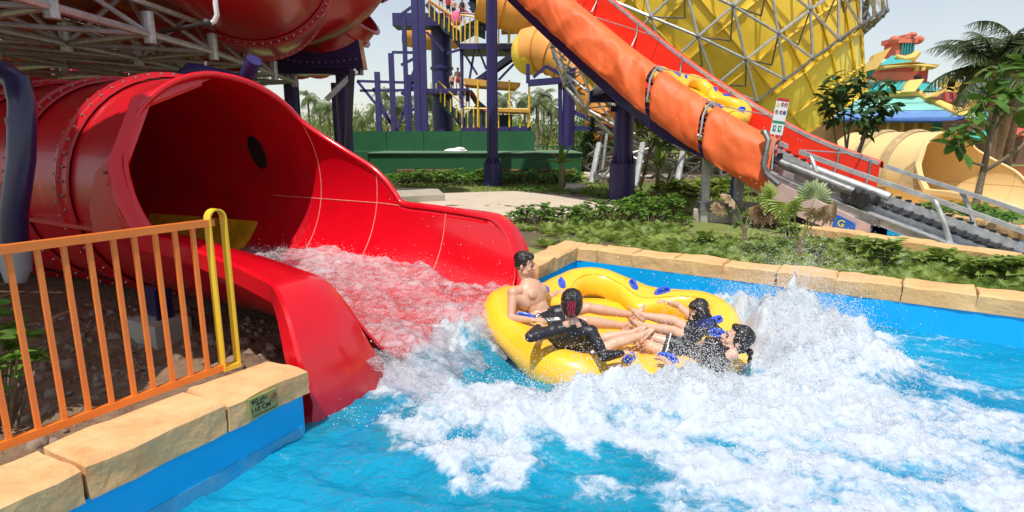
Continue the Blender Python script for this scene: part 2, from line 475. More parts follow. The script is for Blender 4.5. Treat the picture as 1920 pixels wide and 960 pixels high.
for i in range(3):
    stone(WALL_B + WV * k[i + 1], WALL_B + WV * k[i], OUT_A, 0.285, 0.462 - 0.006 * (i % 2), 0.36, stone_m, cop2, i + 22)
cop3 = thing('stone_coping', 'large orange-stained coping blocks under the orange fence, beside the slide mouth', 'coping', WALL_B)
for i, (k0, k1) in enumerate(((0.06, -0.52), (-0.53, -1.235), (-1.245, -1.95), (-1.96, -2.9), (-2.91, -4.0))):
    stone(WALL_B + WV * k1, WALL_B + WV * k0, OUT_A, 0.285, 0.45 + 0.012 * (i % 2), 0.37, stone_o, cop3, i + 42, rough=0.015)
# ================================================================ pool water, foam and spray
# (u, v of the place on the water, radius m, foam strength, height m)
FO = [(760, 700, .42, .9, .13), (850, 660, .30, 1.0, .24), (905, 640, .20, 1.0, .2), (700, 690, .20, .8, .08), (860, 770, .34, 1.1, .10), (780, 790, .22, .9, .07),
      (960, 788, .34, 1.2, .15), (850, 860, .16, 1.0, .10), (1070, 772, .30, 1.3, .22), (1190, 762, .30, 1.3, .24), (1300, 752, .32, 1.2, .26), (1110, 830, .22, .8, .06), (1250, 830, .26, .9, .05),
      (840, 915, .09, 1.0, .06), (930, 860, .2, 1.1, .08), (1400, 760, .45, 1.2, .16), (1500, 700, .5, 1.2, .22), (1500, 650, .36, 1.3, .42), (1440, 650, .26, 1.2, .40), (1600, 690, .3, 1.1, .26), (1400, 620, .18, 1.1, .3),
      (1560, 680, .4, 1.0, .22), (1600, 760, .45, .95, .10), (1700, 820, .5, .68, .05), (1500, 850, .45, .8, .05), (1350, 870, .25, .6, .03), (1850, 900, .5, .68, .04), (1650, 920, .5, .72, .04),
      (1450, 940, .3, .8, .03), (1780, 750, .35, .6, .03), (1880, 800, .35, .7, .03), (1300, 930, .15, .5, .02), (1120, 930, .14, .35, .02),
      (1640, 650, .25, .55, .06), (1750, 690, .22, .45, .04), (1380, 600, .3, .8, .2)]
NEG = [(800, 700, .14, .75), (600, 880, .55, .6), (1040, 905, .17, .55), (1230, 900, .18, .35), (1180, 860, .1, .3), (760, 930, .3, .4), (950, 925, .15, .4)]
def foam_field(x, y):
    wx = x + (fbm(x * 2.2, y * 2.2, 4, 3) - .5) * 0.5; wy = y + (fbm(x * 2.2 + 9, y * 2.2, 4, 5) - .5) * 0.5
    f = np.zeros_like(x); h = np.zeros_like(x)
    for u, v, r, s, hh in FO:
        p = gz(u, v, 0.0)
        g = np.exp(-((wx - p.x) ** 2 + (wy - p.y) ** 2) / (r * r) * 0.9)
        f = np.maximum(f, s * g) + 0.22 * s * g; h = np.maximum(h, hh * g) + 0.15 * hh * g
    for u, v, r, s in NEG:
        p = gz(u, v, 0.0); f -= s * np.exp(-((wx - p.x) ** 2 + (wy - p.y) ** 2) / (r * r))
    f = f + 0.12
    return f, h
STEP = 0.021
nx, ny = int(10.6 / STEP), int(8.3 / STEP)
gx = -4.2 + np.arange(nx) * STEP; gy = -0.2 + np.arange(ny) * STEP
X, Y = np.meshgrid(gx, gy)
poly = [tuple((WALL_A + OUT_A * .1)[:2]), tuple((WALL_D + OUT_A * .1 + OUT_D * .1)[:2]), tuple((WALL_E + OUT_D * .1)[:2]), (9, -5), (-8, -5)]
FF, HH_ = foam_field(X, Y)
lobe = fbm(X * 5, Y * 5, 5, 11, 0.55)
fine = fbm(X * 16, Y * 16, 3, 21, 0.6)
rid = fbm(X * 3.2 + fine * .3, Y * 4.4, 5, 31, 0.55, True)
streak = fbm(X * 1.1 - Y * .4 + lobe * .5, Y * 3.4 + X * 1.6, 5, 41, .6, True)
foam = FF + (rid - .62) * .9 + (streak - .6) * 1.3
foam = np.clip(foam, 0, 1.3)
wave = (fbm(X * 1.3 + Y * .5, Y * 2.6, 4, 51, .5) - .5) * .10 + (fbm(X * 5.5 + Y * 2, Y * 7, 5, 61, .6) - .5) * .065
jet = fbm(X * 7 + lobe * 2, Y * 7, 4, 93, .6, True)
Z = wave + HH_ * (0.45 + 0.65 * lobe + .22 * jet) + HH_ * (fine - .5) * .30 + sstep(.4, .9, foam) * (fbm(X * 30, Y * 30, 2, 97) - .5) * .022 + sstep(.3, .9, foam) * ((fine - .5) * .05 + (lobe - .45) * .08)
# calm the sheet against the walls and inside the raft
RAFT = Vector((1.0, 5.36, 0))
dist_r = np.hypot(X - RAFT.x, Y - RAFT.y)
Z = Z * sstep(1.1, 1.3, dist_r) - .10 * (1 - sstep(1.1, 1.25, dist_r))
dw = (X - WALL_D.x) * OUT_D.x + (Y - WALL_D.y) * OUT_D.y
Z *= .25 + .75 * sstep(0, .35, -dw)
keepm = in_poly(X, Y, poly)
idx = np.arange(nx * ny).reshape(ny, nx)
fm = keepm[:-1, :-1] & keepm[1:, :-1] & keepm[:-1, 1:] & keepm[1:, 1:]
# only what the sheet can be seen to need: coarse beyond, drop what lies behind the camera
Q = np.stack([idx[:-1, :-1], idx[:-1, 1:], idx[1:, 1:], idx[1:, :-1]], -1)[fm]
used = np.unique(Q); remap = np.full(nx * ny, -1); remap[used] = np.arange(len(used))
V3 = np.stack([X, Y, Z], -1).reshape(-1, 3)[used]
def water_material(name, deep, body, tint, bodyamt, foamcol=(0.80, 0.85, 0.90), fs=14.0, thr=0.5, stretch=(1, 1, 1), thin=False):
    m = bpy.data.materials.new(name); m.use_nodes = True; nt = m.node_tree; N = nt.nodes; L = nt.links; N.clear()
    out = N.new('ShaderNodeOutputMaterial')
    tc = N.new('ShaderNodeTexCoord')
    mp = N.new('ShaderNodeMapping'); mp.inputs['Scale'].default_value = stretch; L.new(tc.outputs['Object'], mp.inputs[0])
    at_ = N.new('ShaderNodeAttribute'); at_.attribute_name = 'foam'
    n1 = N.new('ShaderNodeTexNoise'); n1.inputs['Scale'].default_value = fs; n1.inputs['Detail'].default_value = 10; n1.inputs['Roughness'].default_value = 0.68
    n1.inputs['Distortion'].default_value = 0.6
    L.new(mp.outputs[0], n1.inputs['Vector'])
    a1 = N.new('ShaderNodeMath'); a1.operation = 'MULTIPLY_ADD'; a1.inputs[1].default_value = 2.0; L.new(n1.outputs[0], a1.inputs[0])
    a0 = N.new('ShaderNodeMath'); a0.operation = 'SUBTRACT'; a0.inputs[1].default_value = 1.0; L.new(at_.outputs['Fac'], a0.inputs[0])
    L.new(a0.outputs[0], a1.inputs[2])
    mr = N.new('ShaderNodeMapRange'); mr.interpolation_type = 'SMOOTHSTEP'
    mr.inputs['From Min'].default_value = thr - .32; mr.inputs['From Max'].default_value = thr + .55; mr.inputs['To Max'].default_value = .97
    L.new(a1.outputs[0], mr.inputs[0])
    # waves
    n2 = N.new('ShaderNodeTexNoise'); n2.inputs['Scale'].default_value = 12; n2.inputs['Detail'].default_value = 7; n2.inputs['Roughness'].default_value = .6
    mp2 = N.new('ShaderNodeMapping'); mp2.inputs['Scale'].default_value = (1.0, 2.0, 1); mp2.inputs['Rotation'].default_value = (0, 0, .5)
    L.new(tc.outputs['Object'], mp2.inputs[0]); L.new(mp2.outputs[0], n2.inputs['Vector'])
    bp = N.new('ShaderNodeBump'); bp.inputs['Strength'].default_value = .85; bp.inputs['Distance'].default_value = .05; L.new(n2.outputs[0], bp.inputs['Height'])
    bf = N.new('ShaderNodeBump'); bf.inputs['Strength'].default_value = 0.9; bf.inputs['Distance'].default_value = .015; L.new(n1.outputs[0], bf.inputs['Height'])
    dif = N.new('ShaderNodeBsdfDiffuse'); L.new(bp.outputs[0], dif.inputs['Normal'])
    n4 = N.new('ShaderNodeTexNoise'); n4.inputs['Scale'].default_value = 0.9; n4.inputs['Detail'].default_value = 3; L.new(tc.outputs['Object'], n4.inputs['Vector'])
    cr = N.new('ShaderNodeValToRGB'); cr.color_ramp.elements[0].position = .35; cr.color_ramp.elements[1].position = .65
    cr.color_ramp.elements[0].color = (*deep, 1); cr.color_ramp.elements[1].color = (*body, 1)
    L.new(n4.outputs[0], cr.inputs[0]); L.new(cr.outputs[0], dif.inputs[0])
    tr = N.new('ShaderNodeBsdfTransparent'); tr.inputs[0].default_value = (*tint, 1)
    m1 = N.new('ShaderNodeMixShader'); m1.inputs[0].default_value = bodyamt; L.new(tr.outputs[0], m1.inputs[1]); L.new(dif.outputs[0], m1.inputs[2])
    gl = N.new('ShaderNodeBsdfGlossy'); gl.inputs['Roughness'].default_value = .06; L.new(bp.outputs[0], gl.inputs['Normal'])
    fr = N.new('ShaderNodeFresnel'); fr.inputs[0].default_value = 1.33; L.new(bp.outputs[0], fr.inputs['Normal'])
    fa = N.new('ShaderNodeMath'); fa.operation = 'MULTIPLY_ADD'; fa.inputs[1].default_value = .8; fa.inputs[2].default_value = .0; L.new(fr.outputs[0], fa.inputs[0])
    m2 = N.new('ShaderNodeMixShader'); L.new(fa.outputs[0], m2.inputs[0]); L.new(m1.outputs[0], m2.inputs[1]); L.new(gl.outputs[0], m2.inputs[2])
    fd = N.new('ShaderNodeBsdfPrincipled'); fd.inputs['Base Color'].default_value = (*foamcol, 1); fd.inputs['Roughness'].default_value = .4; fd.inputs['Subsurface Weight'].default_value = 1.0; fd.inputs['Subsurface Radius'].default_value = (.05, .055, .06); fd.inputs['Subsurface Scale'].default_value = 1.0; L.new(bf.outputs[0], fd.inputs['Normal'])
    fo_ = fd.outputs[0]
    tl = N.new('ShaderNodeBsdfTranslucent'); tl.inputs[0].default_value = (*foamcol, 1)
    m5 = N.new('ShaderNodeMixShader'); m5.inputs[0].default_value = .35; L.new(fo_, m5.inputs[1]); L.new(tl.outputs[0], m5.inputs[2]); fo_ = m5.outputs[0]
    if thin:
        mul = N.new('ShaderNodeMath'); mul.operation = 'MULTIPLY'; mul.inputs[1].default_value = thin; L.new(mr.outputs[0], mul.inputs[0]); fac = mul.outputs[0]
    else: fac = mr.outputs[0]
    m3 = N.new('ShaderNodeMixShader'); L.new(fac, m3.inputs[0]); L.new(m2.outputs[0], m3.inputs[1]); L.new(fo_, m3.inputs[2])
    L.new(m3.outputs[0], out.inputs['Surface'])
    return m
water_m = water_material('pool_water', (0.0, 0.31, 0.50), (0.01, 0.50, 0.76), (0.3, 0.8, 0.97), 0.62)
pool = np_mesh('pool_water', V3, remap[Q], water_m, smooth=True, angle=None, attr={'foam': foam.reshape(-1)[used]})
tag(pool, kind='structure')
# ---------------------------------------------------------------- scatter helper
def scatter(tv, tf, pos, size, rng, squash=None, frames=None):
    """tv (k,3) tf (m,f) -> merged arrays; frames (n,3,3) or random rotation"""
    n = len(pos); tv = np.asarray(tv, float)
    if frames is None:
        q = rng.normal(size=(n, 4)); q /= np.linalg.norm(q, axis=1, keepdims=True)
        w, x, y, z = q.T
        frames = np.stack([np.stack([1 - 2 * (y * y + z * z), 2 * (x * y - z * w), 2 * (x * z + y * w)], -1),
                           np.stack([2 * (x * y + z * w), 1 - 2 * (x * x + z * z), 2 * (y * z - x * w)], -1),
                           np.stack([2 * (x * z - y * w), 2 * (y * z + x * w), 1 - 2 * (x * x + y * y)], -1)], 1)
    s = np.asarray(size)
    if s.ndim == 1: s = s[:, None]
    loc = tv[None] * (s[:, None, :] if s.shape[1] == 3 else s[:, :, None])
    V = np.einsum('nij,nkj->nki', frames, loc) + pos[:, None, :]
    tf = np.asarray(tf); Fc = tf[None] + (np.arange(n) * len(tv))[:, None, None]
    return V.reshape(-1, 3), Fc.reshape(-1, tf.shape[1])
OCT_V = [(1, 0, 0), (-1, 0, 0), (0, 1, 0), (0, -1, 0), (0, 0, 1), (0, 0, -1)]
OCT_F = [(0, 2, 4), (2, 1, 4), (1, 3, 4), (3, 0, 4), (2, 0, 5), (1, 2, 5), (3, 1, 5), (0, 3, 5)]
bmt = bmesh.new(); bmesh.ops.create_icosphere(bmt, subdivisions=2, radius=1)
bmt.verts.index_update()
ICO_F = [tuple(v.index for v in f.verts) for f in bmt.faces]
ICO_V = np.array([v.co[:] for v in bmt.verts]); bmt.free()
rng = np.random.default_rng(5)
def droplet_material():
    m = bpy.data.materials.new('spray_droplets'); m.use_nodes = True; N = m.node_tree.nodes; b = N['Principled BSDF']
    b.inputs['Base Color'].default_value = (.95, .96, .98, 1); b.inputs['Roughness'].default_value = .15
    tl = N.new('ShaderNodeBsdfTranslucent'); tl.inputs[0].default_value = (.95, .96, .98, 1)
    mx = N.new('ShaderNodeMixShader'); mx.inputs[0].default_value = .5
    L = m.node_tree.links; L.new(b.outputs[0], mx.inputs[1]); L.new(tl.outputs[0], mx.inputs[2]); L.new(mx.outputs[0], N['Material Output'].inputs[0])
    return m
drop_m = droplet_material()
foam_m = mat('froth', (0.93, 0.95, 0.97), 0.6, var=0.02, vs=20, trans=0.5)
# droplets and froth above the foaming water
fuz = fbm(X * 4.5, Y * 4.5, 4, 91, .6)
gi = np.flatnonzero((keepm & (foam > .5) & (HH_ > .02) & (dist_r > 1.30)).ravel())
wgt = ((HH_.ravel()[gi] + .03) * foam.ravel()[gi] ** 2) * sstep(.3, .7, fuz.ravel()[gi]); wgt /= wgt.sum()
def sample(n):
    c = rng.choice(gi, n, p=wgt)
    p = np.stack([X.ravel()[c], Y.ravel()[c], Z.ravel()[c]], -1); p[:, :2] += rng.uniform(-.5, .5, (n, 2)) * STEP
    return p, HH_.ravel()[c], fuz.ravel()[c]
n = 26000
p, h, fz = sample(n)
z = rng.exponential(.42, n) * (h * (fz * 2) ** 2 + .01)
p[:, 2] += z; p[:, 0] += rng.normal(size=n) * z * .45; p[:, 1] += rng.normal(size=n) * z * .45
V, Fc = scatter(OCT_V, OCT_F, p, rng.uniform(.0016, .0042, n) * (1 + (rng.random(n) > .975) * .9), rng)
spray = np_mesh('splash_droplets', V, Fc, drop_m, smooth=True, angle=None)
tag(spray, 'white spray droplets flying above the foaming water around the raft', 'spray', kind='stuff')
# ballistic bursts of drops
p0, h0, f0 = sample(230); JP = []; JS = []
for k_ in range(230):
    m_ = rng.integers(30, 110); vz = .8 + 2.3 * h0[k_] * 2 * rng.random(); d0 = rng.normal(size=2) * .8
    t_ = rng.random(m_) * .26; v = np.stack([d0[0] + rng.normal(size=m_) * .22, d0[1] + rng.normal(size=m_) * .22, vz * (1 + rng.normal(size=m_) * .14)], -1)
    q_ = p0[k_] + v * t_[:, None]; q_[:, 2] -= 4.9 * t_ ** 2 * .6; JP.append(q_); JS.append(rng.uniform(.0016, .0045, m_))
V, Fc = scatter(OCT_V, OCT_F, np.concatenate(JP), np.concatenate(JS), rng)
tag(np_mesh('splash_jets', V, Fc, drop_m, smooth=True, angle=None), 'arcing bursts of water drops thrown up from the wave crests', 'spray', kind='stuff')
n = 14000
p, h, fz = sample(n)
p[:, 2] += rng.uniform(-.012, .014, n)
V, Fc = scatter(OCT_V, OCT_F, p, rng.uniform(.003, .008, n)[:, None] * rng.uniform(.5, 1.6, (n, 3)), rng)
fr_ = np_mesh('splash_froth', V, Fc, foam_m, smooth=True, angle=None)
tag(fr_, 'churned white froth heaped in front of and behind the yellow raft', 'froth', kind='stuff')
# ================================================================ the red family slide (also used, in cream, far right)
TH_F = [(3.14, 0), (3.10, 14), (3.06, 27), (3.02, 41), (2.98, 52), (2.78, 61), (2.5, 69.5), (2.26, 75.5), (2.04, 81), (1.86, 87.5), (1.7, 95), (1.58, 99), (1.2, 99), (0.6, 99), (0.3, 99.5), (0.0, 101)]
TH_N = [(3.10, 0), (3.07, 20), (3.03, 40), (2.98, 60), (2.90, 70), (2.78, 82), (2.66, 92), (2.55, 100), (2.46, 104), (1.9, 104), (1.2, 105), (0.9, 105), (0.6, 106), (0.3, 107), (0.0, 110)]
def smooth_tab(tab, n=6):
    out = []
    for i in range(len(tab) - 1):
        p0, p1, p2, p3 = [Vector(tab[min(max(k, 0), len(tab) - 1)]) for k in (i - 1, i, i + 1, i + 2)]
        for j in range(n):
            u = j / n; q = .5 * ((2 * p1) + (-p0 + p2) * u + (2 * p0 - 5 * p1 + 4 * p2 - p3) * u * u + (-p0 + 3 * p1 - 3 * p2 + p3) * u ** 3)
            out.append((q.x, q.y))
    out.append(tab[-1]); o2 = [out[0]]
    for q in out[1:]:
        if q[0] < o2[-1][0] - 1e-4: o2.append(q)
    return o2
TH_F, TH_N = smooth_tab(TH_F), smooth_tab(TH_N)
SR, SZC = 1.25, 1.30
def interp(tab, x):                     # x = t, table falls in t
    if x >= tab[0][0]: return tab[0][1]
    for (a, b), (c, d) in zip(tab, tab[1:]):
        if x >= c: return d + (b - d) * (x - c) / (a - c)
    return tab[-1][1]
def slide(name, label, M, m_in, m_out, m_fl, m_seam, tube_len=8.0, bolts=True, group=None, back_bend=0.0, cat='water slide', hatch=True):
    """M maps slide frame (t upstream, q far side, z) to the world"""
    root = thing(name, label, cat, M @ Vector((1.2, 0, 0)), group)
    def P(t, q, z): return M @ Vector((t, q, z))
    def prof(t, thd, side):
        """point of the shell; thd from the top, degrees"""
        th = R(thd); k = min(1, max(0, (1.9 - t) / 1.9)); e = 1 - 0.42 * k
        s_, c_ = math.sin(th), math.cos(th)
        q = SR * (abs(s_) ** e); z = SZC + SR * (c_ if c_ > 0 else -abs(c_) ** (1 - .25 * k))
        return q * side, z
    def roll_z(tab, side, t):
        q, z = prof(.42, interp(tab, .42), side); sa = min(1, (.42 - t) / .53); return (z + .14) * max(0, math.cos(math.asin(sa))) ** .9 - .12
    def edge_e(tab, side, t):
        if t >= .42: return interp(tab, t)
        zt = roll_z(tab, side, t); lo, hi = 90.0, 179.5
        for _ in range(24):
            m_ = (lo + hi) / 2
            if prof(t, m_, side)[1] > zt: lo = m_
            else: hi = m_
        return hi
    def bend(t): return 0.035 * max(0, t - 3.6) ** 2 * back_bend
    def shell(side, tab, t_end, extra=0.0):
        rows = []
        ts = [a for a, b in tab]; ts = [t for t in ts if t >= t_end]
        dense = []
        for a, b in zip(ts, ts[1:]):
            n = max(1, int((a - b) / 0.15)); dense += [a + (b - a) * i / n for i in range(n)]
        dense.append(ts[-1])
        if dense[-1] < .5: dense = [t for t in dense if t > .43] + [.42 - .53 * math.sin(PI / 2 * i / 14) for i in range(15)]
        for t in dense:
            e = edge_e(tab, side, t)
            rows.append([P(t, *prof(t, e + (180 - e) * j / 22, side)) for j in range(23)])
        return rows, dense
    # chute: far wall and near wall
    fr, ft = shell(1, TH_F + [], 0.41); nr_, nt_ = shell(-1, TH_N + [], 0.41)
    o = MB().grid(fr).build('far_wall', m_in, root, True, 60); solid(o, 0.02, 1)
    o = MB().grid(nr_).build('near_wall', m_in, root, True, 60); solid(o, 0.02, 1)
    # tube behind the mouth
    segs = [3.1, 4.0, 5.0, 6.1, 7.2, 8.3, 9.6, 11.0]; segs = [s for s in segs if s <= tube_len + .4]
    NA = 48
    for i, (a, b) in enumerate(zip(segs, segs[1:])):
        rows = []
        for k in range(7):
            t = a + (b - a) * k / 6
            rows.append([P(t, SR * math.sin(2 * PI * j / NA) - bend(t), SZC + SR * math.cos(2 * PI * j / NA)) for j in range(NA)])
        o = MB().grid(rows, cu=True).build('tube_section', m_out, root, True, 60)
    rows = [[P(segs[-1] + (.4 if k else 0), (SR if k == 0 else .01) * math.sin(2 * PI * j / NA) - bend(segs[-1]), SZC + (SR if k == 0 else .01) * math.cos(2 * PI * j / NA)) for j in range(NA)] for k in range(2)]
    MB().grid(rows, cu=True).build('tube_end_cap', m_out, root, True, 60)  # unseen cap added to keep light out of the tube's far end
    # flange rings: two proud lips with a joint between
    for t in segs[1:-1]:
        mb = MB()
        rings = [(t - .14, SR + .024), (t - .13, SR + .045), (t - .02, SR + .055), (t - .012, SR + .085), (t + .012, SR + .085), (t + .02, SR + .055), (t + .13, SR + .045), (t + .14, SR + .024)]
        mb.grid([[P(tt, rr * math.sin(2 * PI * j / NA) - bend(tt), SZC + rr * math.cos(2 * PI * j / NA)) for j in range(NA)] for tt, rr in rings], cu=True)
        fl = mb.build('flange_ring', m_fl, root, True, 30)
        if bolts:
            b = MB()
            for sd_ in (-.075, .075):
                for j in range(56):
                    a = 2 * PI * (j + .5 * (sd_ > 0)) / 56; rr = SR + .058; tt = t + sd_
                    b.ball(P(tt, rr * math.sin(a) - bend(tt), SZC + rr * math.cos(a)), .017, 6, 4)
            b.build('bolts', bolt_m, fl, True)['kind'] = 'stuff'
    # horizontal flange where upper and lower halves of the tube meet, near side
    for sd_ in (-1,):
        mb = MB(); zf = SZC - .30; qf = math.sqrt(SR * SR - .09)
        mb.prism([P(3.3, sd_ * (qf), zf - .02), P(3.3, sd_ * (qf + .13), zf - .02), P(3.3, sd_ * (qf + .13), zf + .02), P(3.3, sd_ * qf, zf + .02)], P(tube_len, 0, 0) - P(3.3, 0, 0))
        mb.build('side_flange', m_fl, root)
    # rolled rim round the mouth
    def edge(tab, side, t0, t1, off):
        pts = []
        ts = [t0 + (t1 - t0) * i / 60 for i in range(61)]
        for t in ts:
            e = interp(tab, t); q, z = prof(t, e, side); qc, zc = 0, SZC
            d = Vector((q - qc, z - zc)).normalized()
            pts.append((t, q + d.x * off, z + d.y * off))
        return pts
    def rim(tab, side, t0, t1, r0, nm, m):
        """rounded lip along the cut edge; below the shoulder of the near side it widens to a flat flange"""
        pts = []; fl = []
        for t, e in tab:
            if not (t1 <= t <= t0): continue
            q, z = prof(t, e, side); d = Vector((q, z - SZC)).normalized(); pts.append(P(t, q + d.x * .012, z + d.y * .012))
            if side < 0 and e > 66:
                w = .01 + .13 * min(1, (e - 66) / 26); fl.append([P(t, q + d.x * .01, z + d.y * .01), P(t - .03, q + d.x * .01, z + d.y * .01), P(t + .02, q - w, z + .02), P(t + .05, q - w, z)])
        o = MB().tube(pts, r0, 12).build(nm, m, root, True, 60)
        if len(fl) > 2: MB().grid(fl, cu=True).build('mouth_flange', m, root, True, 40)
        return o
    rim(TH_F, 1, 3.14, 1.56, .036, 'mouth_rim', m_in)
    rim(TH_N, -1, 3.10, 2.46, .036, 'mouth_rim', m_in)
    # near flange of the mouth and its bolted stiffener
    mb = MB()
    for t0, t1, q0, q1 in ((2.42, 3.25, -1.18, -1.40),):
        mb.prism([P(2.5, -1.22, .98), P(2.9, -1.27, 1.3), P(3.02, -1.2, 1.75), P(3.2, -1.29, 1.55), P(3.32, -1.33, 1.2), P(3.3, -1.33, .98)], P(0, -.03, 0) - P(0, 0, 0))
    st = mb.build('stiffener_plate', m_fl, root, True, 30)
    if bolts:
        b = MB()
        for i in range(6): b.ball(P(3.08 - .03 * i, -1.30, 1.56 - .11 * i), .016, 6, 4)
        b.build('bolts', bolt_m, st, True)['kind'] = 'stuff'
    # top flange along the chute, then the rolled end that dips into the pool
    def top_flange(side, tab, t0, w0, w1, lipd, nm):
        path = []
        T = [t0 + (0.42 - t0) * i / 16 for i in range(17)]
        for t in T:
            e = interp(tab, t); q, z = prof(t, e, side); path.append((t, q, z + .02, 0.0))
        q, z = path[-1][1], path[-1][2]
        zt = z
        for i in range(1, 15):
            a = PI / 2 * i / 14
            t_ = .42 - .53 * math.sin(a); path.append((t_, (q * .5 + .5 * prof(t_, min(150, edge_e(tab, side, t_)), side)[0]), (zt + .12) * max(0, math.cos(a)) ** .9 - .12 if i < 14 else -.14, a))
        path.append((-.12, q, -.5, PI / 2))
        rows = []
        n = len(path)
        for i, (t, q, z, a) in enumerate(path):
            g_ = i / (len(path) - 1); w = w0 + (w1 - w0) * g_ * g_ * (1.6 - .6 * g_)
            ln = -math.sin(a) ; lz = math.cos(a)           # outward normal of the strip (t, z)
            def off(qq, h): return P(t + ln * h, q + side * qq, z + lz * h)
            rows.append([off(-.02, -.03), off(-.012, 0), off(.02, .02), off(w * .5, .026), off(w - .02, .02), off(w, 0), off(w, -lipd), off(w - .02, -lipd), off(w - .03, -.02), off(.02, -.02)])
        return MB().grid(rows, cu=True).build(nm, m_in, root, True, 40)
    top_flange(-1, TH_N, 3.2, (.16), .78, .13, 'end_flange')
    top_flange(1, TH_F, 1.62, .05, .40, .05, 'end_flange')
    # walls close down to the rolled ends
    for side, tab, w in ((-1, TH_N, 0), (1, TH_F, 0)):
        rows = []
        for i in range(15):
            a = PI / 2 * i / 14; t = .42 - .53 * math.sin(a); e = interp(tab, .42); q, z = prof(.42, e, side); zt = (z + .14) * math.cos(a) ** .9 - .12
            rows.append([P(t, q + side * .0, zt + (-.55 - zt) * j / 6) for j in range(7)])
        o = MB().grid(rows).build('end_wall', m_in, root, True, 60); solid(o, .015, 0)
    # sill under the lip
    rows = [[P(t, -1.25 + 2.5 * j / 10, .03 if t > 0 else .03 - (.0 - t) * 1.6) for j in range(11)] for t in (.5, .2, 0, -.1, -.2, -.3)]
    MB().grid(rows).build('end_sill', m_in, root, True)
    # joints in the gelcoat
    for t in (2.98, 1.98 if False else 2.0, .95):
        mb = MB(); pts = []
        e = interp(TH_F, t) + 1
        for j in range(40):
            th = e + (178 - e) * j / 39; q, z = prof(t, th, 1); d = Vector((q, z - SZC)).normalized()
            pts.append(P(t, q - d.x * .003, z - d.y * .003))
        mb.tube(pts, .0055, 5); mb.build('joint_line', m_seam, root, True)
    mb = MB(); pts = []
    for i in range(40):
        t = 4.0 - i * .1; th = 99 + 0 * i
        if t < 1.58: break
        q, z = prof(t, 99.8, 1); d = Vector((q, z - SZC)).normalized(); pts.append(P(t, q - d.x * .003, z - d.y * .003))
    mb.tube(pts, .0055, 5); mb.build('joint_line', m_seam, root, True)
    if hatch:
        hb = MB(); th = R(72)
        c = P(4.1, (SR - .03) * math.sin(th), SZC + (SR - .03) * math.cos(th))
        ax = (M.to_3x3() @ Vector((1, 0, 0))).normalized(); rd = (M.to_3x3() @ Vector((0, math.sin(th), math.cos(th)))).normalized(); tg = ax.cross(rd)
        pts = [c + (ax * math.cos(a) * .15 + tg * math.sin(a) * .24) for a in [2 * PI * k / 24 for k in range(24)]]
        hb.prism(pts, rd * -.012); hb.build('inspection_hatch', mat('dark_hatch', (.02, .015, .015), .6), root)
    return root
AX = Vector((.866, -.5, 0)); WX = Vector((.5, .866, 0))
def slide_matrix(O, az_deg=0.0, scale=1.0, z=0.0):
    a = AX.copy(); w = WX.copy()
    Rm = Matrix.Rotation(R(az_deg), 3, 'Z'); a = Rm @ a; w = Rm @ w
    M = Matrix(((-a.x * scale, w.x * scale, 0, O[0]), (-a.y * scale, w.y * scale, 0, O[1]), (0, 0, scale, z), (0, 0, 0, 1)))
    return M
M_RED = slide_matrix((-.56, 5.2))
red_slide = slide('family_water_slide', 'huge red open-mouthed slide pouring pink-tinted white water into the pool', M_RED, red, red_old, red_old, seam, 11.0, back_bend=1.0)
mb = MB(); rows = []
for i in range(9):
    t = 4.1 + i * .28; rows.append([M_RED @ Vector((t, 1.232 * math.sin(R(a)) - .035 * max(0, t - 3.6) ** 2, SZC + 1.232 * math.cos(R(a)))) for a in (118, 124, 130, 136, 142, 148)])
MB().grid(rows).build('yellow_reflection', mat('yellow_reflection', (.7, .45, .02), .3, var=.3, vs=4), red_slide, True)  # yellow reflection on the wet wall, painted as a strip
# water running down the chute
def chute_water(M, name, t0=5.2, amt=1.0, matl=None):
    na, nb = 260, 110
    tt = np.linspace(-.62, t0, na); uu = np.linspace(-1, 1, nb)
    T, U = np.meshgrid(tt, uu, indexing='ij')
    k = np.clip((1.9 - T) / 1.9, 0, 1); halfw = .84 + .36 * k; halfw = np.where(T < 0, 1.22 - (-T) * .05, halfw)
    Qq = U * halfw
    base = np.where(T > 0, .30 + .10 * sstep(0, 1.5, T) - .08 * sstep(3, 5, T), .30 - (-T / .62) ** 1.4 * .30)
    n = fbm(T * 2.2, Qq * 4.0, 5, 71, .58); r_ = fbm(T * 1.6 + n, Qq * 3.2, 5, 73, .6, True); f2 = fbm(T * 9, Qq * 15, 4, 75, .6)
    splash = np.exp(-((T - 3.0) ** 2) / .5) * .0 + np.exp(-((T - 2.3) ** 2) / .9) * (.5 + .5 * U) * .10
    Zz = base + (n - .5) * .20 + (f2 - .5) * .07 + (r_ - .6) * .10 + splash
    fm_ = .34 + .45 * (r_ - .5) + .22 * sstep(1.2, -.5, T) + .35 * np.exp(-((Qq - .4) ** 2) / .5) * np.exp(-((T - 2.0) ** 2) / 1.6) - .2 * sstep(3.2, 4.2, T) + (n - .5) * .35
    P_ = np.stack([T, Qq, Zz], -1).reshape(-1, 3)
    Mn = np.array(M); W = P_ @ Mn[:3, :3].T + Mn[:3, 3]
    id_ = np.arange(na * nb).reshape(na, nb)
    Qf = np.stack([id_[:-1, :-1], id_[:-1, 1:], id_[1:, 1:], id_[1:, :-1]], -1).reshape(-1, 4)
    o = np_mesh(name, W, Qf, matl, smooth=True, angle=None, attr={'foam': np.clip(fm_, 0, 1.2).ravel()})
    return tag(o, kind='structure'), W.reshape(na, nb, 3), fm_
chute_m = water_material('chute_water', (0.55, 0.5, 0.52), (0.7, 0.66, 0.68), (0.97, 0.9, 0.92), 0.07, fs=12, thr=.52, stretch=(.8, 1.7, 1.0), thin=.62)
cw, CW, CF = chute_water(M_RED, 'slide_water', matl=chute_m)
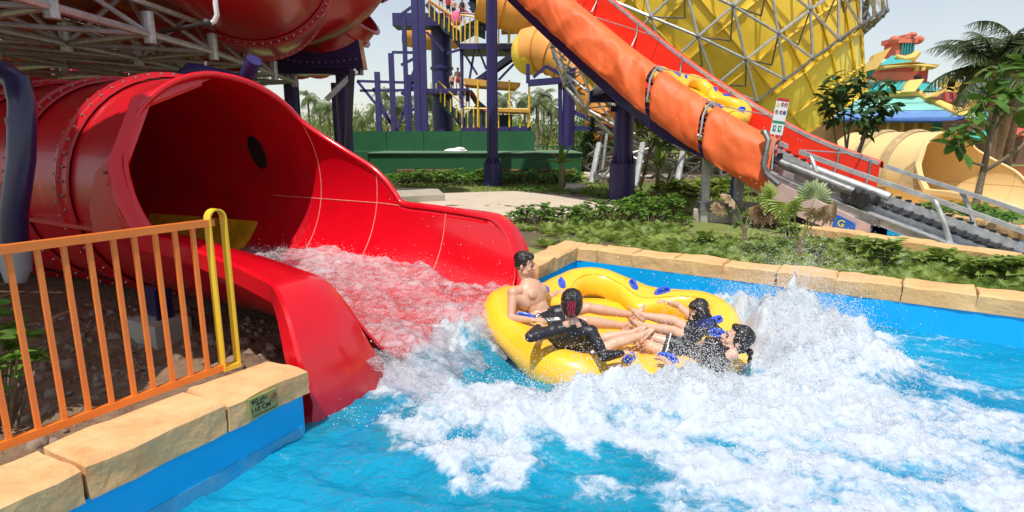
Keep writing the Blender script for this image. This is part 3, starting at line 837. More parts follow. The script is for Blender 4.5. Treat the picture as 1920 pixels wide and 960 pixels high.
# droplets over the chute water
sel = rng.integers(0, CW.shape[0] * CW.shape[1], 9000)
pp = CW.reshape(-1, 3)[sel].copy(); cfm = CF.reshape(-1)[sel]
kp = (cfm > .45); pp = pp[kp][:3500]; zz = rng.exponential(.035, len(pp)); pp[:, 2] += zz; pp += rng.normal(size=pp.shape) * .02
V, Fc = scatter(OCT_V, OCT_F, pp, rng.uniform(.002, .0045, len(pp)), rng)
tag(np_mesh('chute_droplets', V, Fc, drop_m, smooth=True, angle=None), 'fine droplets jumping off the water in the red slide mouth', 'spray', kind='stuff')
# ================================================================ the raft
RA0 = R(96); NL = 5
def raft_mesh(root, m, ribs=True):
    NT, NP = 200, 28
    def lob(th): return .5 + .5 * math.cos(NL * (th - RA0))
    rows = []
    for i in range(NT):
        th = 2 * PI * i / NT; l = lob(th)
        rc = 0.97 + .18 * l; ar = .225 - .06 * l; zc = .07 + .04 * l; az = .135 + .055 * l
        row = []
        for j in range(NP):
            p = 2 * PI * j / NP; c_, s_ = math.cos(p), math.sin(p)
            x = rc + ar * (abs(c_) ** .85) * (1 if c_ > 0 else -1); z = zc + az * s_
            if c_ < 0: x += (1 - l) * .16 * c_                       # bridges between the seats bulge inwards
            if ribs:
                ph = (th - RA0) * NL / (2 * PI); ph = abs(ph - round(ph)) * 2
                if ph < .62 and c_ < .2: 
                    rb = abs(math.sin((th - RA0) * NL * 1.9)); x += .012 * (1 - (1 - rb) ** 3) - .012
            wr = mnoise.noise(Vector((math.cos(th) * 7, math.sin(th) * 7, p * 2))) * .006
            row.append(((x + wr) * math.cos(th), (x + wr) * math.sin(th), z + wr))
        rows.append(row)
    tb = MB().grid(rows, cu=True, cv=True).build('air_chamber', m, root, True, None, raw=True)
    rows = []
    for k in range(14):
        f = k / 13
        rows.append([((.95) * f * math.cos(2 * PI * i / 80), .95 * f * math.sin(2 * PI * i / 80), .02 + .012 * math.sin(f * 24) + mnoise.noise(Vector((f * 5, i * .3, 0))) * .01) for i in range(80)])
    MB().grid(rows, cu=True).build('floor', m, root, True, None, raw=True)
    # welded seams
    if ribs:
        mb = MB()
        for L_ in range(NL):
            th0 = RA0 + 2 * PI * L_ / NL
            for s_ in (-.95, .95):
                th = th0 + s_ * PI / NL; 
        s2 = []
        for i in range(NT):
            th = 2 * PI * i / NT; l = lob(th); rc = 0.97 + .18 * l; ar = .225 - .06 * l; zc = .07 + .04 * l; az = .135 + .055 * l
            a = R(128); c_, s_ = math.cos(a), math.sin(a)
            x = rc - ar * abs(c_) ** .85 + (1 - l) * .16 * c_; s2.append(((x) * math.cos(th), x * math.sin(th), zc + az * s_ + .002))
        mb.tube(s2, .005, 5, closed=True)
        mb.build('seam', mat('raft_seam', (.72, .34, .02), .4), root, True, raw=True)
def raft_surf(th, p):
    l = .5 + .5 * math.cos(NL * (th - RA0)); rc = 0.97 + .18 * l; ar = .225 - .06 * l; zc = .07 + .04 * l; az = .135 + .055 * l
    c_, s_ = math.cos(p), math.sin(p); x = rc + ar * (abs(c_) ** .85) * (1 if c_ > 0 else -1); z = zc + az * s_
    if c_ < 0: x += (1 - l) * .16 * c_
    return Vector((x * math.cos(th), x * math.sin(th), z))
def handle(root, th, p=R(103), yaw=0.0):
    c = raft_surf(th, p); t_ = (raft_surf(th + .02, p) - raft_surf(th - .02, p)).normalized(); o_ = (raft_surf(th, p - .1) - raft_surf(th, p + .1)).normalized()
    up = o_.cross(t_).normalized()
    if up.z < 0: up = -up
    o_ = (Quaternion(up, yaw) @ o_).normalized(); t_ = up.cross(o_); c = c + up * .004
    ring = []
    for k in range(20):
        a = 2 * PI * k / 20; cx, sx = math.cos(a), math.sin(a)
        ring.append((o_ * (abs(cx) ** .6 * (1 if cx > 0 else -1) * .100) + t_ * (sx * .040)))
    mb = MB(); mb.grid([[c + q * s_ + up * h for q in ring] for s_, h in ((.001, .004), (.66, .004), (.76, .016), (.95, .016), (1, .006), (1, -.03))], cu=True)
    pd = mb.build('handle', handle_m, root, True, raw=True)
    MB().tube([c - o_ * .080, c - o_ * .072 + up * .032, c - o_ * .035 + up * .046, c + o_ * .035 + up * .046, c + o_ * .072 + up * .032, c + o_ * .080], .015, 8).build('grip', handle_m, pd, True, raw=True)
raft = thing('yellow_raft', 'big round yellow inflatable raft carrying four people through the foam', 'raft', (0, 0, 0))
raft_mesh(raft, raft_m)
HANDS = {}
for L_ in range(NL):
    for s_ in (-1, 1):
        th = RA0 + 2 * PI * L_ / NL + s_ * .45
        handle(raft, th, yaw=-s_ * .5)
        HANDS[(L_, s_)] = (th, .80, .37)
raft.location = (RAFT.x, RAFT.y + .03, 0.01)
RAFT_ROT = Matrix.Rotation(R(3), 4, 'X') @ Matrix.Rotation(R(0), 4, 'Y')
raft.rotation_euler = (R(6.0), R(3.5), 0)
def raft_pt(th, r, z):
    M = Matrix.Translation(raft.location) @ raft.rotation_euler.to_matrix().to_4x4()
    return M @ Vector((r * math.cos(th), r * math.sin(th), z))
# ================================================================ people: one continuous voxel-remeshed body each
def rcone(mb, a, ra, b, rb, n=14, m=4):
    a = Vector(a); b = Vector(b); d = b - a
    if d.length < 1e-5: d = Vector((0, 0, 1e-4))
    z = d.normalized(); x = z.orthogonal().normalized(); y = z.cross(x)
    rows = []
    for i in range(m + 1):
        t = -PI / 2 + PI / 2 * i / m; t = max(t, -PI / 2 + .05)
        rows.append([a + z * (math.sin(t) * ra) + (x * math.cos(2 * PI * k / n) + y * math.sin(2 * PI * k / n)) * ra * math.cos(t) for k in range(n)])
    for i in range(m + 1):
        t = PI / 2 * i / m; t = min(t, PI / 2 - .05)
        rows.append([b + z * (math.sin(t) * rb) + (x * math.cos(2 * PI * k / n) + y * math.sin(2 * PI * k / n)) * rb * math.cos(t) for k in range(n)])
    s0 = len(mb.v); mb.grid(rows, cu=True)
    mb.f.append(tuple(s0 + k for k in range(n - 1, -1, -1))); mb.m.append(0)
    mb.f.append(tuple(s0 + (len(rows) - 1) * n + k for k in range(n))); mb.m.append(0)
def fr3(x, y, z): return Matrix((x, y, z)).transposed()
def remesh(mb, name, m, parent, vox=.0065, smooth=3, fn=None):
    me = bpy.data.meshes.new('tmp'); me.from_pydata([tuple(v) for v in mb.v], [], mb.f)
    bm = bmesh.new(); bm.from_mesh(me); bmesh.ops.recalc_face_normals(bm, faces=bm.faces); bm.to_mesh(me); bm.free()
    o = bpy.data.objects.new('tmp', me); COL.objects.link(o)
    r = o.modifiers.new('r', 'REMESH'); r.mode = 'VOXEL'; r.voxel_size = vox; r.use_smooth_shade = True
    if smooth:
        s = o.modifiers.new('s', 'SMOOTH'); s.factor = .5; s.iterations = smooth
    dg = bpy.context.evaluated_depsgraph_get(); dg.update()
    me2 = bpy.data.meshes.new_from_object(o.evaluated_get(dg))
    bpy.data.objects.remove(o); bpy.data.meshes.remove(me)
    co = np.empty(len(me2.vertices) * 3, np.float32); me2.vertices.foreach_get('co', co); co = co.reshape(-1, 3)
    if fn: co = fn(co)
    co = co - np.array(ORG[parent.name], np.float32)
    me2.vertices.foreach_set('co', co.ravel().astype(np.float32)); me2.materials.clear(); me2.materials.append(m); me2.shade_smooth(); me2.name = name
    return link_mesh(name, me2, parent)
def hand(mb, w, d, n, side, curl=.6, s=1.0, r0=.019):
    """w wrist, d direction of the palm, n palm normal (towards what is held), side: direction of the thumb"""
    d = d.normalized(); n = (n - d * n.dot(d)).normalized(); x = d.cross(n)
    if x.dot(side) < 0: x = -x
    pc = w + d * .048 * s
    mb.ball(pc, (.040 * s, .050 * s, .015 * s), 14, 8, fr3(x, d, n))
    rcone(mb, w - d * .01, r0, w + d * .03 * s, .017 * s)
    for i, (off, L) in enumerate(((.029, .070), (.010, .078), (-.010, .073), (-.028, .058))):
        p = w + d * (.082 - .006 * abs(i - 1)) * s + x * off * s; rr = .0088 * s; dr = (d + x * off * 2).normalized()
        for sg, f in enumerate((.45, .32, .25)):
            a = curl * (.5, 1.15, 1.0)[sg]
            dr = (dr * math.cos(a) + n * math.sin(a)).normalized()
            q = p + dr * L * f * s; rcone(mb, p, rr, q, rr * .9, 8, 3); p = q; rr *= .9
    p = w + d * .028 * s + x * .026 * s; dr = (d * .6 + x * .8 + n * .25).normalized()
    for sg in range(2):
        q = p + dr * (.034, .028)[sg] * s; rcone(mb, p, (.012, .0098)[sg] * s, q, (.010, .0085)[sg] * s, 8, 3); p = q
        dr = (dr * .7 + d * .6 + n * curl * .5).normalized()
def foot(mb, an, toe, up, s=1.0):
    """an ankle, toe = tip of the big toe side, up = instep normal"""
    d = (toe - an); d.normalize(); up = (up - d * up.dot(d)).normalized(); x = d.cross(up)
    heel = an - d * .025 * s - up * .045 * s
    rcone(mb, an + up * .0, .034 * s, heel, .028 * s)
    ball_ = an + d * .13 * s - up * .055 * s
    rcone(mb, an + d * .01 * s, .032 * s, ball_ + up * .012 * s, .020 * s)
    for k in (-.6, 0, .6): rcone(mb, heel, .024 * s, ball_ + x * k * .032 * s, .017 * s)
    for k in range(5):
        xx = (-.036 + .018 * k); L = .045 - .006 * k; r = .012 if k == 0 else .0085
        a = ball_ + x * xx * s; b = a + (d * (L + .012) + up * .012) * s
        rcone(mb, a, r * s * 1.1, b, r * s, 8, 3)
def body_blobs(J, mb, man=False, infl=0.0, what='all'):
    i = infl; nk, pv = J['neck'], J['pelvis']; sp = (nk - pv); L = sp.length; z = sp.normalized()
    xs = (J['shR'] - J['shL']); x = (xs - z * xs.dot(z)).normalized(); y = z.cross(x)   # y: front when shR is the right shoulder
    M = fr3(x, y, z); W = J.get('w', 1.0)
    if what in ('all', 'torso'):
        mb.ball(nk - z * L * .30 + y * .008, (.155 * W + i, .10 * W + i, .17 + i), 20, 14, M)
        mb.ball(nk - z * L * .58, (.128 * W + i, .088 * W + i, .15 + i), 20, 14, M)
        if what == 'all' or J.get('full'): mb.ball(pv + z * .03, (.155 * W + i, .115 * W + i, .13 + i), 20, 14, M)
        for s in ('shL', 'shR'):
            rcone(mb, nk - z * .045, .055 * W + i, J[s], .050 * W + i)
            mb.ball(J[s], (.058 * W + i,) * 3, 12, 8)
            rcone(mb, J[s] - z * .05, .05 * W + i, nk - z * L * .42 + (J[s] - nk) * .55, .06 * W + i)
            rcone(mb, nk + z * (.03 if what == 'all' else 0), .047 + i * .6, nk + (J[s] - nk) * .45 - z * .01, .035 + i)
        if man:
            for s in (-1, 1): mb.ball(nk - z * .115 + x * s * .07 + y * .075, (.075, .03, .055), 14, 8, M)
            mb.ball(nk - z * L * .7 + y * .055, (.09, .045, .10), 14, 8, M)
        if J.get('bust'):
            for s in (-1, 1): mb.ball(nk - z * .15 + x * s * .065 + y * .075, (.055 + i, .045 + i, .055 + i), 14, 8, M)
    return x, y, z
def limb(mb, a, b, ra, rm, rb, i=0.0, bul=.35):
    m_ = a.lerp(b, bul); rcone(mb, a, ra + i, m_, rm + i); rcone(mb, m_, rm + i, b, rb + i)
def head_frame(J):
    f = J['face'].normalized(); u = J.get('hup', Vector((0, 0, 1))); u = (u - f * u.dot(f)).normalized(); r = f.cross(u)
    return J['head'], r, f, u
def person(label, J, man=False, skin=None, hair=None, top=None, sleeves=(), shorts=True, loc=None):
    skin = skin or skin_m
    root = thing('person', label, 'person', J['pelvis'])
    W = J.get('w', 1.0); a_ = .92 if not man else 1.0
    mb = MB(); x, y, z = body_blobs(J, mb, man)
    for s in ('L', 'R'):
        sh, el, wr = J['sh' + s], J['el' + s], J['wr' + s]
        limb(mb, sh, el, .048 * a_, .046 * a_, .036 * a_); limb(mb, el, wr, .038 * a_, .038 * a_, .024 * a_, bul=.28)
        hd = J['hand' + s]; hand(mb, wr, hd - wr, J.get('pn' + s, Vector((0, 0, -1))), J.get('th' + s, Vector((0, 1, 0))), J.get('curl' + s, .7), .96 if man else .9)
        hp, kn, an, to = J['hip' + s], J['kn' + s], J['an' + s], J['toe' + s]
        limb(mb, hp, kn, .082 * a_, .075 * a_, .053 * a_, bul=.4); mb.ball(kn, (.056 * a_,) * 3, 12, 8)
        limb(mb, kn, an, .050 * a_, .056 * a_, .034 * a_, bul=.32)
        foot(mb, an, to, J['fup'], .95 if man else .88)
    c, r, f, u = head_frame(J); HM = fr3(r, f, u); S = J.get('hs', 1.0)
    def hp_(X, Y_, Z_): return c + (r * X + f * Y_ + u * Z_) * S
    def hb(X, Y_, Z_, rx, ry, rz, n=16, m=10): mb.ball(hp_(X, Y_, Z_), (rx * S, ry * S, rz * S), n, m, HM)
    hb(0, -.012, .03, .076, .092, .082); hb(0, .028, -.025, .062, .060, .080); hb(0, .035, -.075, .048, .048, .036); hb(0, .07, -.098, .02, .018, .016)
    hb(0, .076, .014, .046, .014, .010)
    for s in (-1, 1):
        hb(s * .036, .060, -.036, .022, .022, .022); hb(s * .077, -.004, -.018, .009, .018, .030, 10, 8)
        hb(s * .048, .02, -.07, .018, .04, .025)
    rcone(mb, hp_(0, .086, .004), .008 * S, hp_(0, .110, -.030), .0125 * S, 8, 3); hb(.011, .098, -.034, .008, .010, .007); hb(-.011, .098, -.034, .008, .010, .007)
    hb(0, .086, -.060, .025, .014, .012)
    rcone(mb, J['neck'] - z * .02, .056 * (1 if man else .86), hp_(0, -.015, -.06), .052 * (1 if man else .86))
    bd = remesh(mb, 'body', skin, root, vox=.006, smooth=4)
    # face
    for s in (-1, 1):
        mb = MB(); mb.ball(hp_(s * .031, .082, -.006), (.014 * S, .007 * S, .0055 * S), 10, 6, HM)
        mb.build('eye', mat('eye_dark', (.02, .012, .01), .15), bd, True, None)
        mb = MB(); rcone(mb, hp_(s * .016, .091, .013), .0036, hp_(s * .046, .082, .017), .0025, 8, 3)
        mb.build('eyebrow', hair_m, bd, True, None)
    mb = MB(); mb.ball(hp_(0, .097, -.057), (.021 * S, .006 * S, .0045 * S), 12, 6, HM); mb.ball(hp_(0, .096, -.065), (.018 * S, .006 * S, .005 * S), 12, 6, HM)
    mb.build('lips', lip_m, bd, True, None)
    # hair
    mb = MB()
    def hh(X, Y_, Z_, rx, ry, rz): mb.ball(hp_(X, Y_, Z_), (rx * S, ry * S, rz * S), 24, 16, HM)
    if hair == 'short':
        hh(0, -.022, .045, .080, .093, .080); hh(0, .035, .085, .060, .045, .030); hh(0, -.05, -.005, .070, .052, .060)
        for s in (-1, 1): hh(s * .066, -.004, .025, .014, .045, .045)
        hh(.02, .062, .075, .045, .028, .022)
    else:
        hh(0, -.024, .042, .083, .094, .084); hh(0, -.045, -.02, .076, .060, .078); hh(0, .025, .078, .062, .055, .034)
        for s in (-1, 1): hh(s * .068, -.012, .02, .016, .055, .060)
    def comb(co):
        q = (co - np.array(c)) @ np.array(HM); ang = np.arctan2(q[:, 0], q[:, 2] + .02)
        w_ = np.sin(ang * 38 + 9 * q[:, 1] / .1 + 2 * np.sin(q[:, 1] * 60)) * .0014 + np.sin(ang * 17 + q[:, 1] * 40) * .0018
        d_ = co - np.array(c); d_ /= np.linalg.norm(d_, axis=1, keepdims=True); return co + d_ * w_[:, None]
    remesh(mb, 'hair', hair_m, root, vox=.004, smooth=2, fn=comb)
    if top:
        mb = MB(); J2 = dict(J); body_blobs(J, mb, man, .007, 'torso')
        for s in sleeves:
            nm, fr_ = s; sh, el, wr = J['sh' + nm], J['el' + nm], J['wr' + nm]
            limb(mb, sh, el if fr_ > .5 else sh.lerp(el, fr_ * 2), .048 * a_, .046 * a_, .038 * a_, .008)
            if fr_ > .5: limb(mb, el, el.lerp(wr, fr_), .038 * a_, .038 * a_, .026 * a_, .007, bul=.28)
        rcone(mb, J['neck'] - z * .07, .075, J['neck'] + z * .005, .056)
        remesh(mb, 'swim_top', top, root, vox=.0075, smooth=3, fn=wrinkle)
    if shorts:
        mb = MB(); M = fr3(x, y, z); mb.ball(J['pelvis'] + z * .02, (.163 * W, .123 * W, .125), 20, 14, M)
        for s in ('L', 'R'): limb(mb, J['hip' + s], J['hip' + s].lerp(J['kn' + s], J.get('shortlen', .45)), .082 * a_, .080 * a_, .076 * a_, .012, bul=.5)
        sh_ = remesh(mb, 'swim_shorts', shorts, root, vox=.0075, smooth=3, fn=wrinkle)
    return root, hp_, HM, bd
def wrinkle(co):
    o = np.zeros(len(co))
    o = (fbm(co[:, 0] * 16 + co[:, 2] * 22, co[:, 1] * 9 - co[:, 2] * 5, 4, 3, .55, True) - .6) * .014
    c = co.mean(0); d = co - c; d /= (np.linalg.norm(d, axis=1, keepdims=True) + 1e-6)
    return co + d * o[:, None]
V3_ = Vector
def A(*t): return at(*t)
# --- bare-chested man in the left seat
J = dict(pelvis=A(1016, 601, 5.36), neck=A(990, 530, 5.44), head=A(984, 495, 5.44), face=V3_((.93, -.36, -.10)), hup=V3_((.05, 0, 1)),
         shR=A(962, 549, 5.28), elR=A(958, 597, 5.16), wrR=A(998, 600, 5.02), handR=A(1016, 599, 5.0), thR=V3_((0, 0, 1)), pnR=V3_((.2, .1, -1)), curlR=.75,
         shL=A(1014, 541, 5.60), elL=A(1028, 560, 5.82), wrL=A(1046, 548, 5.96), handL=A(1062, 545, 5.98), thL=V3_((0, -.5, .5)), pnL=V3_((0, .1, -1)), curlL=.6,
         hipR=A(1022, 607, 5.27), knR=A(1098, 603, 5.25), anR=A(1168, 611, 5.28), toeR=A(1186, 596, 5.34),
         hipL=A(1022, 594, 5.45), knL=A(1102, 577, 5.48), anL=A(1180, 590, 5.48), toeL=A(1198, 574, 5.50), fup=V3_((-.75, 0, .65)), w=1.0, shortlen=.38)
striped = mat('black_striped_shorts', (.015, .015, .018), .35, var=.2, spots=((.5, .5, .52), 26, .62, .8), stretch=(1, 1, 4), coat=.2)
man, hpm, HMm, _b = person('bare-chested man with short black hair sitting upright in the left seat of the raft', J, True, skin_m, 'short', None, (), striped)
# --- woman with her back to the camera
J = dict(pelvis=A(1078, 678, 4.61), neck=A(1073, 607, 4.39), head=A(1072, 569, 4.41), face=V3_((.12, .98, .0)), hup=V3_((0, -.1, 1)),
         shL=A(1036, 621, 4.37), elL=A(994, 632, 4.29), wrL=A(1010, 613, 4.57), handL=A(1016, 603, 4.71), thL=V3_((1, 0, 0)), pnL=V3_((0, 0, -1)),
         shR=A(1108, 623, 4.39), elR=A(1132, 668, 4.15), wrR=A(1166, 662, 4.29), handR=A(1184, 659, 4.35), thR=V3_((-.3, 1, .3)), pnR=V3_((0, .1, -1)), curlR=.8,
         hipL=A(1066, 672, 4.71), knL=A(1126, 636, 4.94), anL=A(1186, 624, 4.99), toeL=A(1202, 606, 5.05),
         hipR=A(1096, 676, 4.69), knR=A(1152, 644, 4.77), anR=A(1200, 630, 4.84), toeR=A(1218, 609, 4.91), fup=V3_((-.7, -.15, .7)), w=.9, hs=1.02)
wo, hpw, HMw, _b = person('woman in a black long-sleeved swim top seen from behind, red clip in her hair', J, False, skin_f, 'long', black_s, (('L', .93), ('R', .93)), striped)
mb = MB()
for s in (-1, 1):
    for k in range(6):
        t = k / 5; rcone(mb, hpw(s * (.006), -.112 + .006 * k, .035 - t * .085), .006, hpw(s * (.026 - .004 * abs(k - 2)), -.118 - .008 * math.sin(t * 3), .03 - t * .085), .0045, 8, 3)
    rcone(mb, hpw(s * .028, -.116, .045), .006, hpw(s * .020, -.118, -.055), .005, 8, 3)
    rcone(mb, hpw(s * .008, -.122, .045), .007, hpw(s * .008, -.118, -.055), .006, 8, 3)
clip = mb.build('hair_clip', mat('red_clip', (.35, .02, .05), .25, spots=((.02, .01, .01), 60, .5, .9)), None, True)
tag(clip, 'red and black claw clip holding up the black hair of the woman seen from behind', 'hair clip')
# --- girl with long wet hair
top_b = mat('dark_blue_patterned_top', (.02, .03, .10), .35, spots=((.03, .10, .55), 18, .56, .9))
J = dict(pelvis=A(1318, 642, 5.11), neck=A(1318, 611, 5.35), head=A(1310, 584, 5.41), face=V3_((-.86, -.35, -.38)), hup=V3_((0, .05, 1)),
         shR=A(1300, 597, 5.53), elR=A(1272, 573, 5.67), wrR=A(1252, 567, 5.62), handR=A(1240, 562, 5.59), thR=V3_((0, -.4, 1)), pnR=V3_((-.1, .1, -1)), curlR=.8,
         shL=A(1330, 620, 5.19), elL=A(1322, 655, 5.05), wrL=A(1286, 655, 4.89), handL=A(1270, 655, 4.84), thL=V3_((0, 1, 0)),
         hipR=A(1308, 633, 5.21), knR=A(1264, 602, 5.25), anR=A(1208, 592, 5.24), toeR=A(1194, 578, 5.25),
         hipL=A(1306, 646, 5.07), knL=A(1262, 621, 5.11), anL=A(1212, 613, 5.07), toeL=A(1196, 598, 5.07), fup=V3_((.75, 0, .65)), w=.82, hs=.98)
gi_, hpg, HMg, _b = person('girl whose long wet black hair hangs over her face, one arm stretched to a handle', J, False, skin_f, 'long', top_b, (), black_s)
mb = MB(); r2 = random.Random(3)
for k in range(150):
    a = r2.uniform(-2.4, 2.4); s0 = hpg(.082 * math.sin(a), .055 * math.cos(a) - .01, .055 + r2.uniform(-.03, .03)); s1 = hpg(.098 * math.sin(a), .095 * math.cos(a), -.05)
    Lh = r2.uniform(.22, .46); sw = Vector((r2.uniform(-.06, .06), r2.uniform(-.05, .03), 0))
    dn_ = r2.uniform(.35, 1.0); s2 = s1 + Vector((r2.uniform(-.06, .03), -.13 * dn_ + r2.uniform(-.03, .03), -.055)); s3 = s2 + Vector((r2.uniform(-.05, .07), -.24 * dn_, -.05 + r2.uniform(-.02, .03)))
    mb.tube([hpg(0, -.03, .10), s0, s1, s2, s3], [.005, .011, .010, .007, .002], 5)
mb.build('hair_strands', hair_m, gi_, True, None)
# --- woman leaning back on the right
J = dict(pelvis=A(1287, 668, 4.70), neck=A(1368, 664, 4.20), head=A(1382, 636, 4.26), face=V3_((-.88, .22, .38)), hup=V3_((.42, -.1, .9)),
         shR=A(1372, 648, 4.36), elR=A(1330, 640, 4.61), wrR=A(1300, 652, 4.81), handR=A(1285, 650, 4.86), thR=V3_((0, 0, 1)),
         shL=A(1346, 684, 4.10), elL=A(1270, 702, 4.08), wrL=A(1246, 674, 4.32), handL=A(1234, 664, 4.46), thL=V3_((-.2, .1, 1)), pnL=V3_((-.2, .1, -1)), curlL=.8,
         hipR=A(1288, 655, 4.84), knR=A(1226, 634, 4.92), anR=A(1206, 626, 5.16), toeR=A(1192, 612, 5.16),
         hipL=A(1280, 676, 4.70), knL=A(1220, 650, 4.76), anL=A(1204, 642, 5.02), toeL=A(1188, 630, 5.04), fup=V3_((.6, .2, .75)), w=.86, full=True, shortlen=.5)
w2_, hp2, HM2, _b = person('woman in black swim top leaning back over the raft, her wet hair tied low', J, False, skin_f, 'long', black_s, (('L', .5), ('R', .5)), black_s)
mb = MB(); mb.ball(hp2(0, -.125, -.05), (.030, .034, .030), 12, 8)
for k in range(9): 
    mb.tube([hp2(0, -.12, -.05), hp2(.012 * (k - 4) * .5, -.15, -.085), hp2(.014 * (k - 4) * .5, -.155, -.13 - .004 * (k % 3))], [.014, .012, .004], 6)
mb.build('hair_tie_tail', hair_m, w2_, True, None)
for s in ('R', 'L'):
    mb = MB()
    a, b = J['hip' + s], J['kn' + s]; c_ = a.lerp(b, .58); d = (b - a).normalized(); u_ = d.orthogonal().normalized(); v_ = d.cross(u_)
    mb.tube([c_ + (u_ * math.cos(t) + v_ * math.sin(t)) * .084 for t in [2 * PI * k / 24 for k in range(24)]], .008, 6, closed=True)
    mb.build('white_hem', mat('white_hem', (.7, .7, .7), .6), w2_, True, None)
# ================================================================ the raft conveyor with its tarpaulins
CAZ = Vector((-.70, .714, 0)).normalized(); CN = Vector((.714, .70, 0)).normalized(); C0 = Vector((6.36, 8.2, 0))
CZ = [(-4, -.35), (-2.5, .1), (-1.2, .48), (0, .90), (1.4, 1.34), (2.86, 1.86), (4.2, 2.62), (5.6, 3.52), (7.3, 4.78), (9, 6.1), (12, 8.6)]
def cz(s):
    for (a, b), (c, d) in zip(CZ, CZ[1:]):
        if s <= c: break
    t = (s - a) / (c - a)
    # smooth the corners a little
    return b + (d - b) * t
def czs(s): return (cz(s - .5) + cz(s - .25) + cz(s) + cz(s + .25) + cz(s + .5)) / 5
def CP(s, n, dz=0.0):
    p = C0 + CAZ * s + CN * n; return Vector((p.x, p.y, czs(s) + dz))
conv = thing('raft_conveyor', 'long steel raft conveyor climbing to the upper left under orange tarpaulins', 'conveyor', C0)
def sweep(name, s0, s1, sec, m, parent=conv, step=.4, smooth=False):
    n = max(1, int((s1 - s0) / step)); rows = [[CP(s0 + (s1 - s0) * i / n, a, b) for a, b in sec] for i in range(n + 1)]
    mb = MB().grid(rows, cu=True); k = len(sec); N_ = len(rows)
    mb.f.append(tuple(range(k))); mb.m.append(0); mb.f.append(tuple((N_ - 1) * k + i for i in range(k - 1, -1, -1))); mb.m.append(0)
    return mb.build(name, m, parent, smooth)
def rect(n0, n1, z0, z1): return [(n0, z0), (n1, z0), (n1, z1), (n0, z1)]
sweep('near_rail', -1.9, 2.3, rect(-.03, .05, -.05, .02), steel)
sweep('far_rail', -.55, 1.5, rect(1.95, 2.03, -.05, .02), steel)
sweep('far_rail', 1.62, 11.5, rect(1.97, 2.09, -.04, .03), steel)
sweep('near_rail', 2.5, 11.5, rect(-.04, .04, -.05, .025), steel)
sweep('near_beam', -3.2, 3.1, rect(-.10, -.02, -.66, -.54), steel)
sweep('near_beam', -3.2, 3.1, rect(-.14, .04, -.54, -.52), steel)
sweep('far_beam', -3.2, 3.1, rect(2.0, 2.08, -.66, -.52), steel_d)
sweep('belt_bed', -3.2, 3.3, rect(.20, 1.85, -.60, -.56), steel_d)
sweep('belt', -3.2, 11, rect(.62, 1.35, -.56, -.535), rubber)
sweep('belt_guide', -3.2, 3.3, rect(.16, .24, -.58, -.44), steel)
sweep('belt_guide', -3.2, 3.3, rect(1.62, 1.70, -.58, -.44), steel)
sweep('trough_floor', 1.7, 11.5, rect(0.05, 1.98, -.66, -.61), red_t)
sweep('far_tarpaulin', 1.6, 11.5, [(1.93, -.62), (1.96, -.3), (1.98, .0), (2.03, .05), (2.2, .03), (2.26, -.1), (2.24, -.1), (2.18, .015), (2.03, .035), (1.99, 0), (1.975, -.3), (1.95, -.62)], red_t, smooth=True)
cb = MB()
for i in range(95):
    s = -3 + i * .149
    for n_ in (.24, 1.66):
        if s < 3.3: cb.box(CP(s, n_, -.42), (.05, .09, .04), fr3(CN, CAZ, Vector((0, 0, 1))))
    cb.box(CP(s, 1.0, -.52), (.60, .045, .035), fr3(CN, CAZ, Vector((0, 0, 1))))
    if s > 3: cb.box(CP(s, 1.28, -.48), (.06, .09, .10), fr3(CN, CAZ, Vector((0, 0, 1))))
tag(cb.build('belt_cleats', rubber, conv), kind='stuff')
# hoops and tie rods across the trough
for s in (1.75, 2.3, 3.4, 4.5, 5.7, 6.9, 8.1, 9.3):
    mb = MB().tube([CP(s, 1.97, 0), CP(s, 1.93, -.3), CP(s, 1.75, -.55), CP(s, 1.5, -.6)], .022, 6); mb.build('hoop', steel_d, conv, True)
for s in (2.2, 3.8, 5.0, 6.6, 8.6):
    mb = MB().tube([CP(s + .05, -.02, .03), CP(s - .3, 2.0, .05)], .012, 6); mb.build('tie_rod', steel, conv, True)
# bent handrail posts on the open end
for s in (-1.35, .35, 2.1):
    for n_, sg in ((0.0, -1), (2.0, 1)):
        if n_ > 1 and s > 1.6: continue
        mb = MB().tube([CP(s + .02, n_, -.02), CP(s - .04, n_ + sg * .04, -.10), CP(s - .14, n_ + sg * .04, -.28), CP(s - .26, n_ - sg * .01, -.58)], .035, 8); mb.build('rail_post', steel, conv, True)
